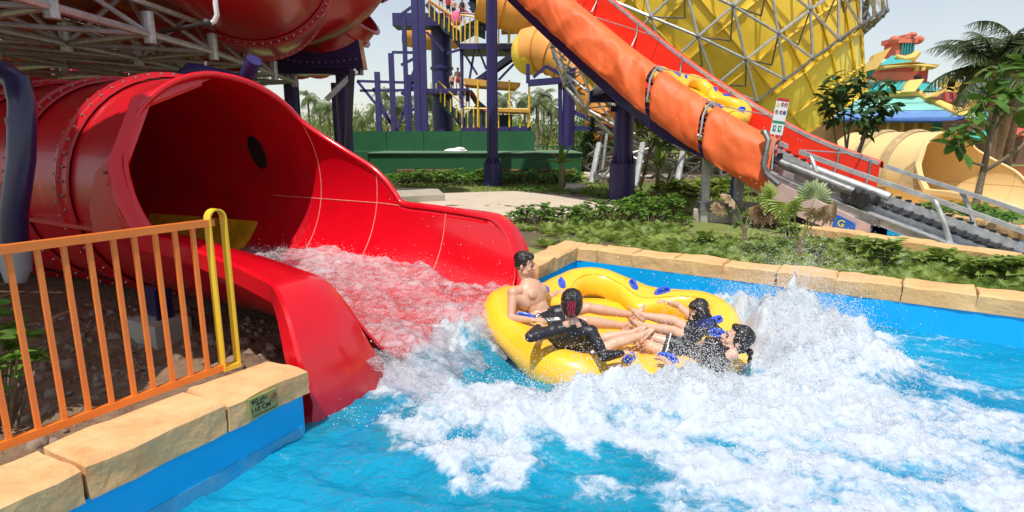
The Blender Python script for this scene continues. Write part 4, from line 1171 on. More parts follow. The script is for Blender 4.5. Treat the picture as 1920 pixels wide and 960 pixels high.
# near tarpaulin sections, folded over the rail
def drape(s0, s1, seed):
    n = int((s1 - s0) / .045); base = [(.06, -.03), (.0, .035), (-.10, .05), (-.20, .03), (-.29, -.04), (-.35, -.14), (-.39, -.26), (-.42, -.38), (-.43, -.50), (-.43, -.62), (-.41, -.72), (-.37, -.80), (-.35, -.815)]
    sec = []
    for k in range(31):
        x = k / 30 * 12; i = min(int(x), 11); f = x - i; sec.append((base[i][0] * (1 - f) + base[i + 1][0] * f, base[i][1] * (1 - f) + base[i + 1][1] * f))
    def tri(x): x = x - math.floor(x); return 1 - abs(2 * x - 1)
    rows = []
    for i in range(n + 1):
        s = s0 + (s1 - s0) * i / n; row = []
        e = max(0, 1 - min(s - s0, s1 - s) / .25)
        for j, (a, b) in enumerate(sec):
            w = j / 30
            k1 = mnoise.noise(Vector((s * .9, seed, w * .8)))
            crease = tri(s * .75 + w * .9 * (1 if int(s * .75 + seed) % 2 else -1) + k1 * .8 + seed) ** 1.6 * .075 * min(1, w * 2.2) * (1 - .35 * w)
            crease += tri(s * 1.9 - w * 1.6 + k1 * 1.3 + seed * .3) ** 2.0 * .035 * min(1, w * 2.5)
            crease += abs(mnoise.noise(Vector((s * 4.2 + w * 3, w * 6, seed)))) * .03 * min(1, w * 4)
            row.append(CP(s + w * .03 * math.sin(s * 4), a - crease + .03, b + .45 * crease * (1 - w) - w * .05 + .012 * math.sin(s * 2.6 + seed) * w - e * .0))
        rows.append(row)
    o = MB().grid(rows).build('near_tarpaulin', orange_t, conv, True, None); solid(o, .006, 0); return o
drape(2.62, 3.78, 1.0); drape(3.90, 4.90, 5.2); drape(5.02, 11.8, 9.4)
for s in (3.84, 4.96):                                             # rope lacing between the tarpaulins
    mb = MB()
    for k in range(9):
        a = CP(s - .09, -.12 - .035 * k if k < 7 else -.38, .06 - .09 * max(0, k - 2)); b = CP(s + .09, -.12 - .035 * (k + .5) if k < 7 else -.38, .06 - .09 * max(0, k - 1.5))
        mb.tube([a, (a + b) / 2 + Vector((0, -.04, .03)), b], .008, 5)
    mb.tube([CP(s, .1, .05), CP(s, -.12, .08), CP(s, -.3, .0), CP(s, -.42, -.18), CP(s, -.46, -.42), CP(s + .03, -.45, -.6)], .018, 6)
    tag(mb.build('lacing_rope', steel, conv, True), kind='stuff')
# blue box beam under the tarpaulin
rows = []
for i in range(25):
    s = 3.3 + i * .35; h = min(1, (s - 3.2) / 1.6) * .34
    rows.append([CP(s, a, b) for a, b in ((-.28, -.78), (-.28, -.78 - h), (.1, -.78 - h), (.1, -.78))])
MB().grid(rows, cu=True).build('box_beam', blue_d, conv)
# machinery under the near end
mb = MB().tube([CP(2.75, -.42, .12), CP(2.70, -.46, .14), CP(2.62, -.50, .05), CP(2.66, -.52, -.35), CP(2.60, -.52, -.48), CP(2.38, -.52, -.56)], .05, 10)
mb.build('bent_pipe', steel_d, conv, True)
MB().tube([CP(2.55, -.1, -.30), CP(1.4, -.1, -.30)], .085, 12).build('drive_shaft_cover', steel_d, conv, True)
MB().tube([CP(2.2, .3, -.25), CP(1.0, .3, -.25)], .07, 12).build('drive_shaft_cover', steel, conv, True)
for ds in (1.45, 1.25): MB().tube([CP(ds, -.16, -.36), CP(ds, .4, -.36)], .12, 14).build('drive_roller', rubber, conv, True)
pnk = mat('pinkish_panel', (.55, .4, .36), .5, spots=((.4, .25, .2), 6, .6, .5))
mb = MB().prism([CP(3.3, -.16, -.68), CP(1.1, -.16, -.68), CP(1.1, -.16, -.98), CP(2.6, -.16, -1.05), CP(3.3, -.16, -.9)], CN * .06); mb.build('side_panel', pnk, conv)
mb = MB().prism([CP(1.62, -.19, -.72), CP(1.30, -.19, -.74), CP(1.30, -.19, -.94), CP(1.62, -.19, -.92)], CN * .02); pl_ = mb.build('label_plate', mat('label_blue', (.02, .12, .5), .4), conv)
def text_mesh(name, body, size, M, m, parent, ext=.002, align='CENTER'):
    cu = bpy.data.curves.new(name, 'FONT'); cu.body = body; cu.size = size; cu.extrude = ext; cu.align_x = align; cu.align_y = 'CENTER'; cu.offset = size * .015
    o = bpy.data.objects.new('tmp', cu); COL.objects.link(o)
    dg = bpy.context.evaluated_depsgraph_get(); dg.update(); me = bpy.data.meshes.new_from_object(o.evaluated_get(dg)); bpy.data.objects.remove(o); bpy.data.curves.remove(cu)
    me.transform(Matrix.Translation(-ORG[parent.name]) @ M); me.materials.clear(); me.materials.append(m); me.name = name
    o = link_mesh(name, me, parent); return tag(o, kind='stuff') if len(body) > 1 else o
dn = (CAZ * -1 + Vector((0, 0, -.35))).normalized(); ny_ = -CN; uz_ = ny_.cross(dn).normalized()
if uz_.z < 0: uz_ = -uz_
xx_ = uz_.cross(ny_)
c_ = CP(1.5, -.196, -.83); Mt = Matrix((xx_, uz_, ny_)).transposed().to_4x4(); Mt.translation = c_
text_mesh('lettering', 'G', .15, Mt, mat('label_yellow', (.7, .65, .1), .5), pl_)
# legs to the ground
for s, n_ in ((3.95, .05), (3.35, .15), (2.55, .25), (3.0, 1.9), (-.9, .1), (-.9, 1.95)):
    b = CP(s, n_, -.62); MB().box((b.x, b.y, (b.z + .28) / 2), (.14, .12, b.z - .28)).build('leg', steel if n_ < .2 else steel_d, conv)
for s in (3.95, 3.35, 2.55):
    b = CP(s, .1, 0); MB().box((b.x, b.y, .60), (.28, .28, .16)).build('leg_foot', steel_d, conv)
a_, b_ = CP(3.35, -.05, 0), CP(1.0, -.1, 0); MB().beam((a_.x, a_.y, .72), (b_.x, b_.y, .60), .09, .09).build('ground_beam', steel_d, conv)
pad = MB(); pc = gz(1300, 392, .54); pc.z = 0
pad.prism([(pc.x, pc.y, .2), (pc.x + .55, pc.y + 1.6, .2), (pc.x + 3.0, pc.y + .7, .2), (pc.x + 2.6, pc.y - .75, .2)], (0, 0, .34))
po = pad.build('concrete_pad', concrete); bevel(po, .02); tag(po, 'low concrete pad carrying the steel legs of the conveyor', 'concrete pad')
# blue valve pipe behind the pad
vb = thing('valve_pipe', 'thin blue pipe with a bright blue valve between the conveyor legs', 'pipe', at(1372, 385, 11.5))
p_ = at(1372, 385, 11.5); MB().cyl((p_.x, p_.y, .3), .05, 1.05, 10).build('pipe', mat('pipe_blue', (.03, .1, .45), .4), vb, True)
mb = MB().ball((p_.x, p_.y, 1.35), (.09, .09, .07), 10, 6); mb.tube([(p_.x - .16, p_.y, 1.38), (p_.x + .16, p_.y, 1.38)], .03, 8); mb.build('valve', mat('valve_blue', (.02, .35, .8), .35), vb, True)
# yellow raft riding up the conveyor
craft = thing('empty_raft', 'empty yellow raft with blue handles riding up the conveyor', 'raft', (0, 0, 0))
raft_mesh(craft, raft_m, ribs=False)
for L_ in range(NL):
    for s_ in (-1, 1): handle(craft, RA0 + 2 * PI * L_ / NL + s_ * .45, yaw=-s_ * .5)
craft.location = CP(4.65, .98, -.32); craft.scale = (.86, .86, .86)
craft.rotation_euler = Vector((CAZ.x, CAZ.y, .58)).to_track_quat('X', 'Z').to_euler()
# second raft edge a little lower, bow of the same raft train is hidden
# ---------------------------------------------------------------- column under the conveyor
def flat_column(name, label, base, r, h, r2, h2, fins=True, m=blue_p, cat='column', n=28, group=None):
    t = thing(name, label, cat, base, group)
    b = Vector(base)
    MB().cyl(b, r2, h2, n).build('base_drum', m, t, True)
    MB().cyl(b + Vector((0, 0, h2)), r2 * 1.05, .03, n).build('flange', m, t, True)
    MB().cyl(b + Vector((0, 0, h2 + .03)), r, h - h2 - .03, n).build('shaft', m, t, True)
    if fins:
        for k in range(12):
            a = 2 * PI * k / 12; d = Vector((math.cos(a), math.sin(a), 0)); tg = Vector((-d.y, d.x, 0))
            p0 = b + Vector((0, 0, h2 + .03))
            MB().prism([p0 + d * r, p0 + d * r2 * .96, p0 + d * r2 * .9 + Vector((0, 0, .05)), p0 + d * r * 1.02 + Vector((0, 0, .26))], tg * .02).build('fin', m, t)
    return t
cb_ = gz(1165, 380, GZ); cb_.z = GZ
col1 = flat_column('conveyor_column', 'thick dark blue column with finned base carrying the orange conveyor', cb_, .23, 2.5, .31, .92)
top = cb_ + Vector((0, 0, 2.45))
MB().box(top + Vector((-.25, -.1, .05)), (1.25, .26, .26)).build('cross_arm', blue_d, col1)
MB().beam(top + Vector((-.75, -.1, .12)), CP(6.1, -.1, -.95), .14, .14).build('strut', blue_d, col1)
MB().beam(top + Vector((.1, -.1, .12)), CP(5.45, -.05, -1.0), .14, .14).build('strut', blue_d, col1)
MB().beam(top + Vector((.0, .1, .12)), CP(5.6, 1.9, -.7), .14, .14).build('strut', blue_d, col1)
for s_ in (-1, 1): MB().box(top + Vector((s_ * .28, -.05, -.22)), (.14, .12, .14)).build('lug', blue_d, col1)
# ---------------------------------------------------------------- safety sign
sg = thing('safety_sign', 'narrow white safety notice with pictograms on a thin leaning pole beside the conveyor', 'sign', at(1447, 310, 8.6))
c0 = at(1462, 218, 8.6); pb = at(1447, 318, 8.6); upv = (at(1469, 186, 8.6) - at(1456, 250, 8.6)).normalized(); rt = Vector((.97, .12, -.06)); rt = (rt - upv * rt.dot(upv)).normalized(); nr = rt.cross(upv).normalized()
if nr.y > 0: nr = -nr
def sgp(x, y, d=0): return c0 + rt * x + upv * y + nr * d
def sq(mb, x0, x1, y0, y1, d, th=.003): mb.prism([sgp(x0, y0, d), sgp(x1, y0, d), sgp(x1, y1, d), sgp(x0, y1, d)], nr * -th)
mb = MB(); sq(mb, -.095, .095, -.26, .25, 0, .008); bd_ = mb.build('board', white_m, sg)
s_red = mat('sign_red', (.5, .03, .03), .4); s_grn = mat('sign_green', (.02, .25, .13), .4); s_blu = mat('sign_blue', (.02, .1, .35), .4); s_yel = mat('sign_yellow', (.75, .55, .03), .4); s_blk = mat('sign_black', (.02, .02, .02), .5)
mb = MB(); sq(mb, -.095, .095, .21, .25, .003); mb.build('header_band', s_red, bd_)
mb = MB(); sq(mb, -.095, .095, -.10, -.065, .003); mb.build('green_band', s_grn, bd_)
def ring(x, y, r, m, w=.007):
    MB().tube([sgp(x + r * math.cos(a), y + r * 1.1 * math.sin(a), .003) for a in [2 * PI * k / 16 for k in range(16)]], w * .5, 4, closed=True).build('pictogram', m, bd_)
mb = MB().prism([sgp(-.085, .13, .003), sgp(-.035, .13, .003), sgp(-.06, .20, .003)], nr * -.003); mb.build('pictogram', s_yel, bd_)
for x, y in ((0.005, .165), (.06, .165), (-.06, .055), (.005, .055)):
    ring(x, y, .023, s_red); mb = MB(); sq(mb, x - .008, x + .006, y - .014, y + .016, .003); mb.build('pictogram', s_blk, bd_)
mb = MB().prism([sgp(.06 + .024 * math.cos(a), .055 + .03 * math.sin(a), .003) for a in [2 * PI * k / 12 for k in range(12)]], nr * -.003); mb.build('pictogram', s_blu, bd_)
for x in (-.045, .035):
    mb = MB(); sq(mb, x - .025, x + .025, -.215, -.13, .003); mb.build('pictogram', s_grn, bd_)
    mb = MB(); sq(mb, x - .006, x + .012, -.19, -.15, .0045); mb.build('pictogram', white_m, bd_)
MB().tube([pb, sgp(-.02, -.2, -.015)], .012, 8).build('pole', steel, sg, True)
# ================================================================ dirt, fence, sign and pipes on the left
dx, dy = 300, 260
gx2 = np.linspace(-13.5, 1.0, dx); gy2 = np.linspace(-1.5, 13.5, dy)
X2, Y2 = np.meshgrid(gx2, gy2)
dist = -((X2 - WALL_B.x) * OUT_A.x + (Y2 - WALL_B.y) * OUT_A.y)          # < 0 outside the wall
out_d = -dist
Z2 = .30 - .34 * sstep(.9, 2.0, out_d) * sstep(9, 5, Y2 + X2 * 0) + (fbm(X2 * 1.1, Y2 * 1.1, 5, 101) - .5) * .30 + (fbm(X2 * 7, Y2 * 7, 4, 103, .6) - .5) * .09
along = (X2 - WALL_B.x) * WV.x + (Y2 - WALL_B.y) * WV.y
tq = -((X2 + .56) * AX.x + (Y2 - 5.2) * AX.y); qq = (X2 + .56) * WX.x + (Y2 - 5.2) * WX.y
Z2 = np.where((np.abs(qq) < 1.9), np.minimum(Z2, -.06 + .05 * np.abs(qq)), Z2)
Z2 = np.where(Y2 > 10, np.maximum(Z2, .25), Z2)
mk = (out_d > .22)
id2 = np.arange(dx * dy).reshape(dy, dx); fm2 = mk[:-1, :-1] & mk[1:, :-1] & mk[:-1, 1:] & mk[1:, 1:]
Q2 = np.stack([id2[:-1, :-1], id2[:-1, 1:], id2[1:, 1:], id2[1:, :-1]], -1)[fm2]
u2 = np.unique(Q2); rm2 = np.full(dx * dy, -1); rm2[u2] = np.arange(len(u2))
dirt_m = mat('brown_dirt', (0.17, 0.095, 0.05), 0.95, var=0.3, vs=5, col2=(0.27, 0.17, 0.10), bump=0.9, bs=22, spots=((.09, .05, .035), 3, .55, .6), bdist=.04)
tag(np_mesh('dirt', np.stack([X2, Y2, Z2], -1).reshape(-1, 3)[u2], rm2[Q2], dirt_m, smooth=True, angle=None), kind='structure')
rock_m = mat('dirt_rock', (0.2, 0.13, 0.09), 0.9, var=.3, vs=8, col2=(0.32, 0.23, 0.17), bump=.5, bs=20)
cand = np.flatnonzero((mk & (out_d < 4.2) & (Y2 < 8) & (np.abs(qq) > .4)).ravel())
cc = rng.choice(cand, 2600); pr_ = np.stack([X2.ravel()[cc], Y2.ravel()[cc], Z2.ravel()[cc]], -1) + rng.normal(size=(2600, 3)) * [.03, .03, .006]
szr = (rng.gamma(1.3, .014, 2600) + .006).clip(0, .11)[:, None] * rng.uniform(.6, 1.2, (2600, 3))
jag2 = ICO_V * (1 + .3 * np.sin(ICO_V @ np.array([[4, 3, 5], [2, 5, 3], [3, 4, 5]]).T).sum(1, keepdims=True) / 2)
V, Fc = scatter(jag2, ICO_F, pr_, szr, rng)
tag(np_mesh('rocks_and_clods', V, Fc, rock_m), 'brown stones and clods of earth scattered over the dirt behind the orange fence', 'rocks', kind='stuff')
# fence
fence = thing('orange_fence', 'orange metal railing with thin vertical bars standing on the coping blocks', 'fence', gz(0, 850, .46))
f0, f1 = gz(0, 848, .47), gz(427, 694, .47)
fd_ = (f1 - f0).normalized(); fs = f0 - fd_ * 1.6
TOPZ = 1.40
def topz(p): return TOPZ - .0 * (p - f0).length
MB().beam(fs + Vector((0, 0, .03)), f1 + Vector((0, 0, .03)), .032, .040).build('bottom_rail', fence_m, fence)
MB().beam(Vector((fs.x, fs.y, TOPZ)), Vector((f1.x, f1.y, TOPZ - .0)), .045, .04).build('top_rail', fence_m, fence)
bx = [(-130, 0), (-80, 0), (-30, 0), (20, 837), (75, 817), (124, 802), (169, 785), (212, 769), (254, 754), (290, 741), (326, 728), (360, 715), (391, 703)]
for u, v in bx:
    vv = 848 - (u / 427) * (848 - 694); p = gz(u, vv, .47)
    MB().beam(p + Vector((0, 0, .05)), Vector((p.x, p.y, TOPZ - .02)), .022, .022, up=fd_).build('bar', fence_m, fence)
pe = f1 + fd_ * .02; hw = fd_ * .050; hr = OUT_A * -.0
H1 = TOPZ + .075
arc = [pe - hw + Vector((0, 0, .02)), Vector((pe.x, pe.y, H1 - .06)) - hw] + [Vector((pe.x, pe.y, H1 - .055)) - hw * math.cos(a) + Vector((0, 0, .055 * math.sin(a))) for a in [PI * k / 8 for k in range(1, 8)]] + [Vector((pe.x, pe.y, H1 - .06)) + hw, pe + hw + Vector((0, 0, .02))]
mb = MB()
rows = []
for i, p in enumerate(arc):
    t = (arc[min(i + 1, len(arc) - 1)] - arc[max(i - 1, 0)]).normalized(); d = OUT_A; n_ = t.cross(d).normalized()
    rows.append([p + d * a + n_ * b for a, b in ((-.028, -.005), (.028, -.005), (.028, .005), (-.028, .005))])
mb.grid(rows, cu=True); mb.build('end_loop', yel_p, fence, True, 30)
MB().beam(pe - hw * 1.1 + Vector((0, 0, .02)), pe + hw * 1.1 + Vector((0, 0, .02)), .058, .03).build('loop_foot', yel_p, fence)
# depth plate
dp = thing('depth_sign', 'small olive plate reading 110 CM with a no-diving symbol, on the coping face', 'sign', WALL_B - WV * .25)
pL, pR = gz(453, 750, .37), gz(512, 728, .37)
kx = (pL - WALL_B).dot(WV); kx2 = (pR - WALL_B).dot(WV)
kx, kx2 = -.40, -.205
cdp = WALL_B + WV * ((kx + kx2) / 2) - OUT_A * .048; cdp.z = .365
Md = Matrix((WV, Vector((0, 0, 1)), -OUT_A)).transposed().to_4x4(); 
lean = Matrix.Rotation(R(-4), 4, 'X')
def dpt(x, y, d=0): return cdp + WV * x + Vector((0, 0, 1)) * y - OUT_A * d
olive = mat('olive_plate', (.27, .29, .09), .45, spots=((.2, .2, .07), 20, .6, .4)); ink = mat('black_ink', (.01, .01, .01), .5); inkr = mat('red_ink', (.4, .04, .02), .5)
hw_ = (kx2 - kx) / 2
plate = MB().prism([dpt(-hw_, -.062), dpt(hw_, -.062), dpt(hw_, .062), dpt(-hw_, .062)], OUT_A * .02).build('plate', olive, dp)
def dtext(b, sz, x, y):
    M_ = Md.copy(); M_.translation = dpt(x, y, .0015); text_mesh('lettering', b, sz, M_, ink, plate, ext=.0008)
dtext('ĐỘ SÂU', .030, -.030, .038); dtext('DEPTH', .016, -.028, .016); dtext('110 CM', .042, -.025, -.014)
MB().tube([dpt(-hw_ * .85 + .17 * k / 40, -.046 + .005 * math.sin(k * 1.0), .0015) for k in range(41)], .0022, 5).build('wave_line', ink, plate)
MB().tube([dpt(.064 + .024 * math.cos(a), .018 + .026 * math.sin(a), .0015) for a in [2 * PI * k / 20 for k in range(20)]], .0022, 5, closed=True).build('pictogram', inkr, plate)
MB().tube([dpt(.048, .036, .002), dpt(.080, 0, .002)], .002, 5).build('pictogram', inkr, plate)
MB().tube([dpt(.078, .034, .0015), dpt(.066, .016, .0015), dpt(.052, .006, .0015)], .0024, 5).build('pictogram', ink, plate)
# big blue drain pipe, near left
pp1 = thing('drain_pipe', 'fat blue pipe, darkened for shade, bending down at the far left in front of the red tube', 'pipe', at(40, 520, 5.3))
ps = [at(-260, 75, 5.6), at(-40, 122, 5.45), at(8, 138, 5.4), at(33, 155, 5.35), at(42, 195, 5.3), at(40, 300, 5.25), at(26, 400, 5.2), at(28, 470, 5.2)]
MB().tube(ps, .105, 20).build('pipe', blue_d, pp1, True)  # deck shade put into the pipe's colour, collars too
MB().tube([at(27, 455, 5.2), at(30, 500, 5.18), at(30, 528, 5.17)], [.12, .12, .08], 18).build('grey_socket', mat('grey_pvc', (.35, .36, .38), .4), pp1, True)
for (u, v) in ((41, 235), (33, 355)): p = at(u, v, 5.29); MB().tube([p, p + Vector((0, 0, .06))], .113, 20).build('collar', blue_d, pp1, True)
pp2 = thing('small_blue_pipe', 'dark blue pipe elbow hung between the steel truss and the top of the red tube', 'pipe', at(400, 140, 8.4))
MB().tube([at(352, 158, 8.4), at(346, 140, 8.4), at(358, 131, 8.4), at(385, 136, 8.4), at(440, 151, 8.4), at(457, 150, 8.4), at(466, 136, 8.3), at(477, 112, 8.2)], .10, 14).build('pipe', blue_p, pp2, True)
MB().tube([at(385, 115, 8.4), at(386, 150, 8.4)], .02, 8).build('hanger', steel, pp2, True)
hs_ = thing('white_hose', 'white hose joined to a thin black pipe under the overhead red slide', 'hose', at(395, 45, 7.5))
MB().tube([at(402, -40, 7.5), at(404, 8, 7.5), at(407, 28, 7.5), at(402, 40, 7.5), at(391, 45, 7.5)], .030, 10).build('hose', white_m, hs_, True)
MB().tube([at(392, 44, 7.5), at(345, 52, 7.7), at(300, 59, 7.9)], .028, 10).build('black_pipe', rubber, hs_, True)
MB().ball(at(388, 44, 7.48), .06, 10, 6).build('coupling', rubber, hs_, True)
# slide foot under the chute
bk = thing('slide_footing', 'small dark steel bracket and concrete footing under the red chute', 'footing', at(290, 610, 5.0))
fb = gz(300, 622, .02)
MB().box((fb.x, fb.y, .02), (.5, .35, .28), Matrix.Rotation(R(-30), 3, 'Z')).build('footing', concrete, bk)
MB().box((fb.x - .05, fb.y + .05, .28), (.22, .03, .36), Matrix.Rotation(R(-30), 3, 'Z')).build('bracket', blue_d, bk)
MB().box((fb.x + .08, fb.y - .02, .28), (.03, .16, .36), Matrix.Rotation(R(-30), 3, 'Z')).build('bracket', blue_d, bk)
# ================================================================ overhead deck, truss and red slides
BX = -4.80
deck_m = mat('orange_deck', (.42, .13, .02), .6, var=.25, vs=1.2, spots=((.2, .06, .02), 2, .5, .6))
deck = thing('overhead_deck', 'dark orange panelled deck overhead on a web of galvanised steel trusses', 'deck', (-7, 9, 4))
def edge_x(y): return -3.0 if y < 4.4 else BX if y < 12 else BX - (y - 12) * .5  # near rows widened out of view, added to shade the dirt and tube
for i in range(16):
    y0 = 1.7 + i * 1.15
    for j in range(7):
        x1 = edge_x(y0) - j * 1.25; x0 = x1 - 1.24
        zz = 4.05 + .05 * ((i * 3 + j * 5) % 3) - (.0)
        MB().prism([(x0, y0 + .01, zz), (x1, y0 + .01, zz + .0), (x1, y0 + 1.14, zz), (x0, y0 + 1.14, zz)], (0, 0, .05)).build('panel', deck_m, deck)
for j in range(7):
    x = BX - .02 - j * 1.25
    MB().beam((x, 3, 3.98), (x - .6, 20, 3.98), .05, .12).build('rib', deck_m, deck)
ys = [3.9, 5.3, 6.5, 8.2, 9.9, 11.6]
ch = []
for c, xx in enumerate((BX, -6.5, -8.3, -10.2)):
    row = [Vector((xx - (.12 * max(0, y - 10)), y + (.8 if c % 2 else 0), 3.22)) for y in ys + [13.4, 15.2]]
    ch.append(row)
tr_ = thing('space_truss', 'web of galvanised steel tubes and node posts under the orange deck', 'truss', (-7, 9, 3.2))
def bar(a, b, r=.045): MB().tube([a, b], r, 8).build('truss_tube', steel, tr_, True)
for c, row in enumerate(ch):
    for a, b in zip(row, row[1:]): bar(a, b, .05)
    for a in row:
        MB().tube([a + Vector((0, 0, -.12)), a + Vector((0, 0, .28))], .075, 10).build('node_post', steel, tr_, True)
        if c < 3:
            k = row.index(a); b = ch[c + 1][k]
            bar(a, b); 
            t = (a + b) / 2 + Vector((0, .6, .75)); bar(a, t, .035); bar(b, t, .035)
            if k + 1 < len(row): bar(ch[c + 1][k], row[k + 1], .035); bar(row[k + 1], t, .035)
MB().beam((BX, 3, 3.6), (BX, 12, 3.6), .06, .06).build('truss_tube', steel, tr_)
# the two big red tubes overhead
def big_tube(name, label, path, r, ringsp, m, m2, parent_loc, nrings=None, cat='water slide', nb=64, ringw=.09, ringh=.12, boltr=.022, NA=40, sub=6, group=None, bolts=True):
    t = thing(name, label, cat, parent_loc, group)
    P_ = [Vector(p) for p in path]
    def cr(i, u):
        p0, p1, p2, p3 = P_[max(i - 1, 0)], P_[i], P_[i + 1], P_[min(i + 2, len(P_) - 1)]
        return .5 * ((2 * p1) + (-p0 + p2) * u + (2 * p0 - 5 * p1 + 4 * p2 - p3) * u * u + (-p0 + 3 * p1 - 3 * p2 + p3) * u ** 3)
    pts = []
    for i in range(len(P_) - 1):
        for k in range(16): pts.append(cr(i, k / 16))
    pts.append(P_[-1])
    cum = [0]
    for a, b in zip(pts, pts[1:]): cum.append(cum[-1] + (b - a).length)
    Ltot = cum[-1]
    def pos(s):
        s = min(max(s, 0), Ltot)
        for i in range(len(cum) - 1):
            if cum[i + 1] >= s: break
        f = (s - cum[i]) / max(1e-6, cum[i + 1] - cum[i]); return pts[i].lerp(pts[i + 1], f)
    def frame(s):
        d = (pos(s + .1) - pos(s - .1)).normalized(); x = d.cross(Vector((0, 0, 1))).normalized(); y = x.cross(d); return d, x, y
    n = max(1, int(Ltot / ringsp)); 
    for i in range(n):
        s0, s1 = Ltot * i / n, Ltot * (i + 1) / n; rows = []
        for k in range(sub + 1):
            s = s0 + (s1 - s0) * k / sub; d, x, y = frame(s); c = pos(s)
            bul = 1 + .012 * math.sin(PI * k / sub)
            rows.append([c + (x * math.cos(2 * PI * j / NA) + y * math.sin(2 * PI * j / NA)) * r * bul for j in range(NA)])
        MB().grid(rows, cu=True).build('tube_section', m, t, True, 60)
        d, x, y = frame(s1); c = pos(s1); rows = []
        for dd, rr in ((-ringh, r + .01), (-ringh, r + ringw * .45), (-.02, r + ringw * .5), (-.02, r + ringw), (.02, r + ringw), (.02, r + ringw * .5), (ringh, r + ringw * .45), (ringh, r + .01)):
            rows.append([c + d * dd + (x * math.cos(2 * PI * j / NA) + y * math.sin(2 * PI * j / NA)) * rr for j in range(NA)])
        fl = MB().grid(rows, cu=True).build('flange_ring', m2, t, True, 30)
        if bolts:
            b = MB()
            for sg in (-.6, .6):
                for j in range(nb):
                    a = 2 * PI * j / nb; b.ball(c + d * sg * ringh + (x * math.cos(a) + y * math.sin(a)) * (r + ringw * .5), boltr, 5, 3)
            tag(b.build('bolts', bolt_m, fl, True), kind='stuff')
    return t
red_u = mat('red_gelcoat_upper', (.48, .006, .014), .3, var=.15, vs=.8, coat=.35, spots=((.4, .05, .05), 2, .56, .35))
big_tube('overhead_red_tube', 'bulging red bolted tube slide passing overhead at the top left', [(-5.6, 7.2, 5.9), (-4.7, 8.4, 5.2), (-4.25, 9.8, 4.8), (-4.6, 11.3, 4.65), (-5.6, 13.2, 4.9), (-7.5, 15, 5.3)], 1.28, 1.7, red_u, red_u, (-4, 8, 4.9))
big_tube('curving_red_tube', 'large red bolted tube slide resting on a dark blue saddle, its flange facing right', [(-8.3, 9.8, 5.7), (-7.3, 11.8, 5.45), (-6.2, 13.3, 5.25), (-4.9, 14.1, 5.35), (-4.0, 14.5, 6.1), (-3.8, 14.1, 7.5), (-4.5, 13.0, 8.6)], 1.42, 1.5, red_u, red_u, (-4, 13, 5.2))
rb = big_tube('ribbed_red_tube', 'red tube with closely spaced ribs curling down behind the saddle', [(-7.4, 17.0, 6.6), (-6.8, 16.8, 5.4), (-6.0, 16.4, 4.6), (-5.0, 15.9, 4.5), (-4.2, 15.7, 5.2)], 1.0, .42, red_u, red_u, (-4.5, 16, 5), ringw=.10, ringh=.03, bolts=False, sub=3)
# dark red bowl wall behind the deck
rows = []
for i in range(30):
    a = R(150 + i * 8); cx, cy = -13.5, 14.5
    rows.append([(cx + rr * math.cos(R(200) - i * .11), cy + rr * math.sin(R(200) - i * .11) * .8, z_) for rr, z_ in ((5.2, -.2), (6.2, 1.2), (6.9, 2.6), (7.2, 4.2))])
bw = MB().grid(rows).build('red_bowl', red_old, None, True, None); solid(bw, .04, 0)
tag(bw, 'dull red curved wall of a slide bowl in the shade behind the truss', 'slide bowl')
# ================================================================ columns, tower, far slides
def vcol(name, label, u, v, Y, r, z0, z1, m=blue_p, cat='column', group=None, flutes=0, rings=()):
    p = at(u, v, Y); t = thing(name, label, cat, (p.x, p.y, z0), group)
    MB().cyl((p.x, p.y, z0), r, z1 - z0, 20).build('shaft', m, t, True)
    for zr in rings: MB().cyl((p.x, p.y, zr), r * 1.13, r * .22, 20).build('collar', m, t, True)
    for k in range(flutes):
        a = 2 * PI * k / flutes; MB().beam((p.x + r * math.cos(a), p.y + r * math.sin(a), z0), (p.x + r * math.cos(a), p.y + r * math.sin(a), z1), .04, .04).build('rib', m, t)
    return t, p
t, p = vcol('slide_column', 'dark blue fluted column rising behind the red flare, leftmost column', 545, 150, 15.5, .17, .3, 4.4, flutes=6, rings=(3.2,))
MB().beam((p.x, p.y, 4.3), (p.x - 1.0, p.y - .6, 3.9), .18, .22).build('arm', blue_p, t)
MB().beam((p.x, p.y, 4.3), (p.x + .5, p.y - .2, 4.4), .18, .22).build('arm', blue_p, t)
t, p = vcol('saddle_column', 'dark blue column and saddle carrying the curving red tube', 648, 240, 14.6, .17, .3, 3.35)
sx, sy = p.x - .35, p.y - .6
mb = MB()
for k in range(14):
    a0, a1 = R(215 + k * 8), R(215 + (k + 1) * 8)
mb.prism([(sx - 1.0, sy, 3.42)] + [(sx + 1.52 * math.cos(R(a)), sy, 5.28 + 1.52 * math.sin(R(a)) + .0) for a in range(229, 312, 6)] + [(sx + 1.0, sy, 3.42)], (0, .4, 0))
mb.build('saddle', blue_d, t)
for k in range(13):
    x = sx - .85 + k * 1.7 / 12; MB().ball((x, sy - .01, 3.72 - .18 * math.cos((k - 6) / 6)), .02, 6, 4).build('bolt', bolt_m, t, True)
MB().box((sx - .1, sy + .25, 3.36), (2.0, .3, .12)).build('cross_arm', blue_d, t)
MB().beam((p.x + .45, p.y - .9, 3.35), (p.x + .0, p.y - .2, .9), .13, .13).build('strut', blue_d, t)
MB().beam((p.x - .15, p.y - .9, 2.7), (p.x + .55, p.y - .8, 3.35), .11, .11).build('strut', steel, t)
vcol('thin_column', 'slim dark blue pipe column just left of the saddle column', 628, 200, 15.2, .07, .3, 3.2)
t, p = vcol('tall_column', 'tall dark blue column with a wide drum base before the green wall', 923, 200, 19.2, .155, .95, 7.5, flutes=4)
MB().cyl((p.x, p.y, .3), .29, .72, 24).build('base_drum', blue_p, t, True)
MB().cyl((p.x, p.y, 1.02), .31, .03, 24).build('flange', blue_p, t, True)
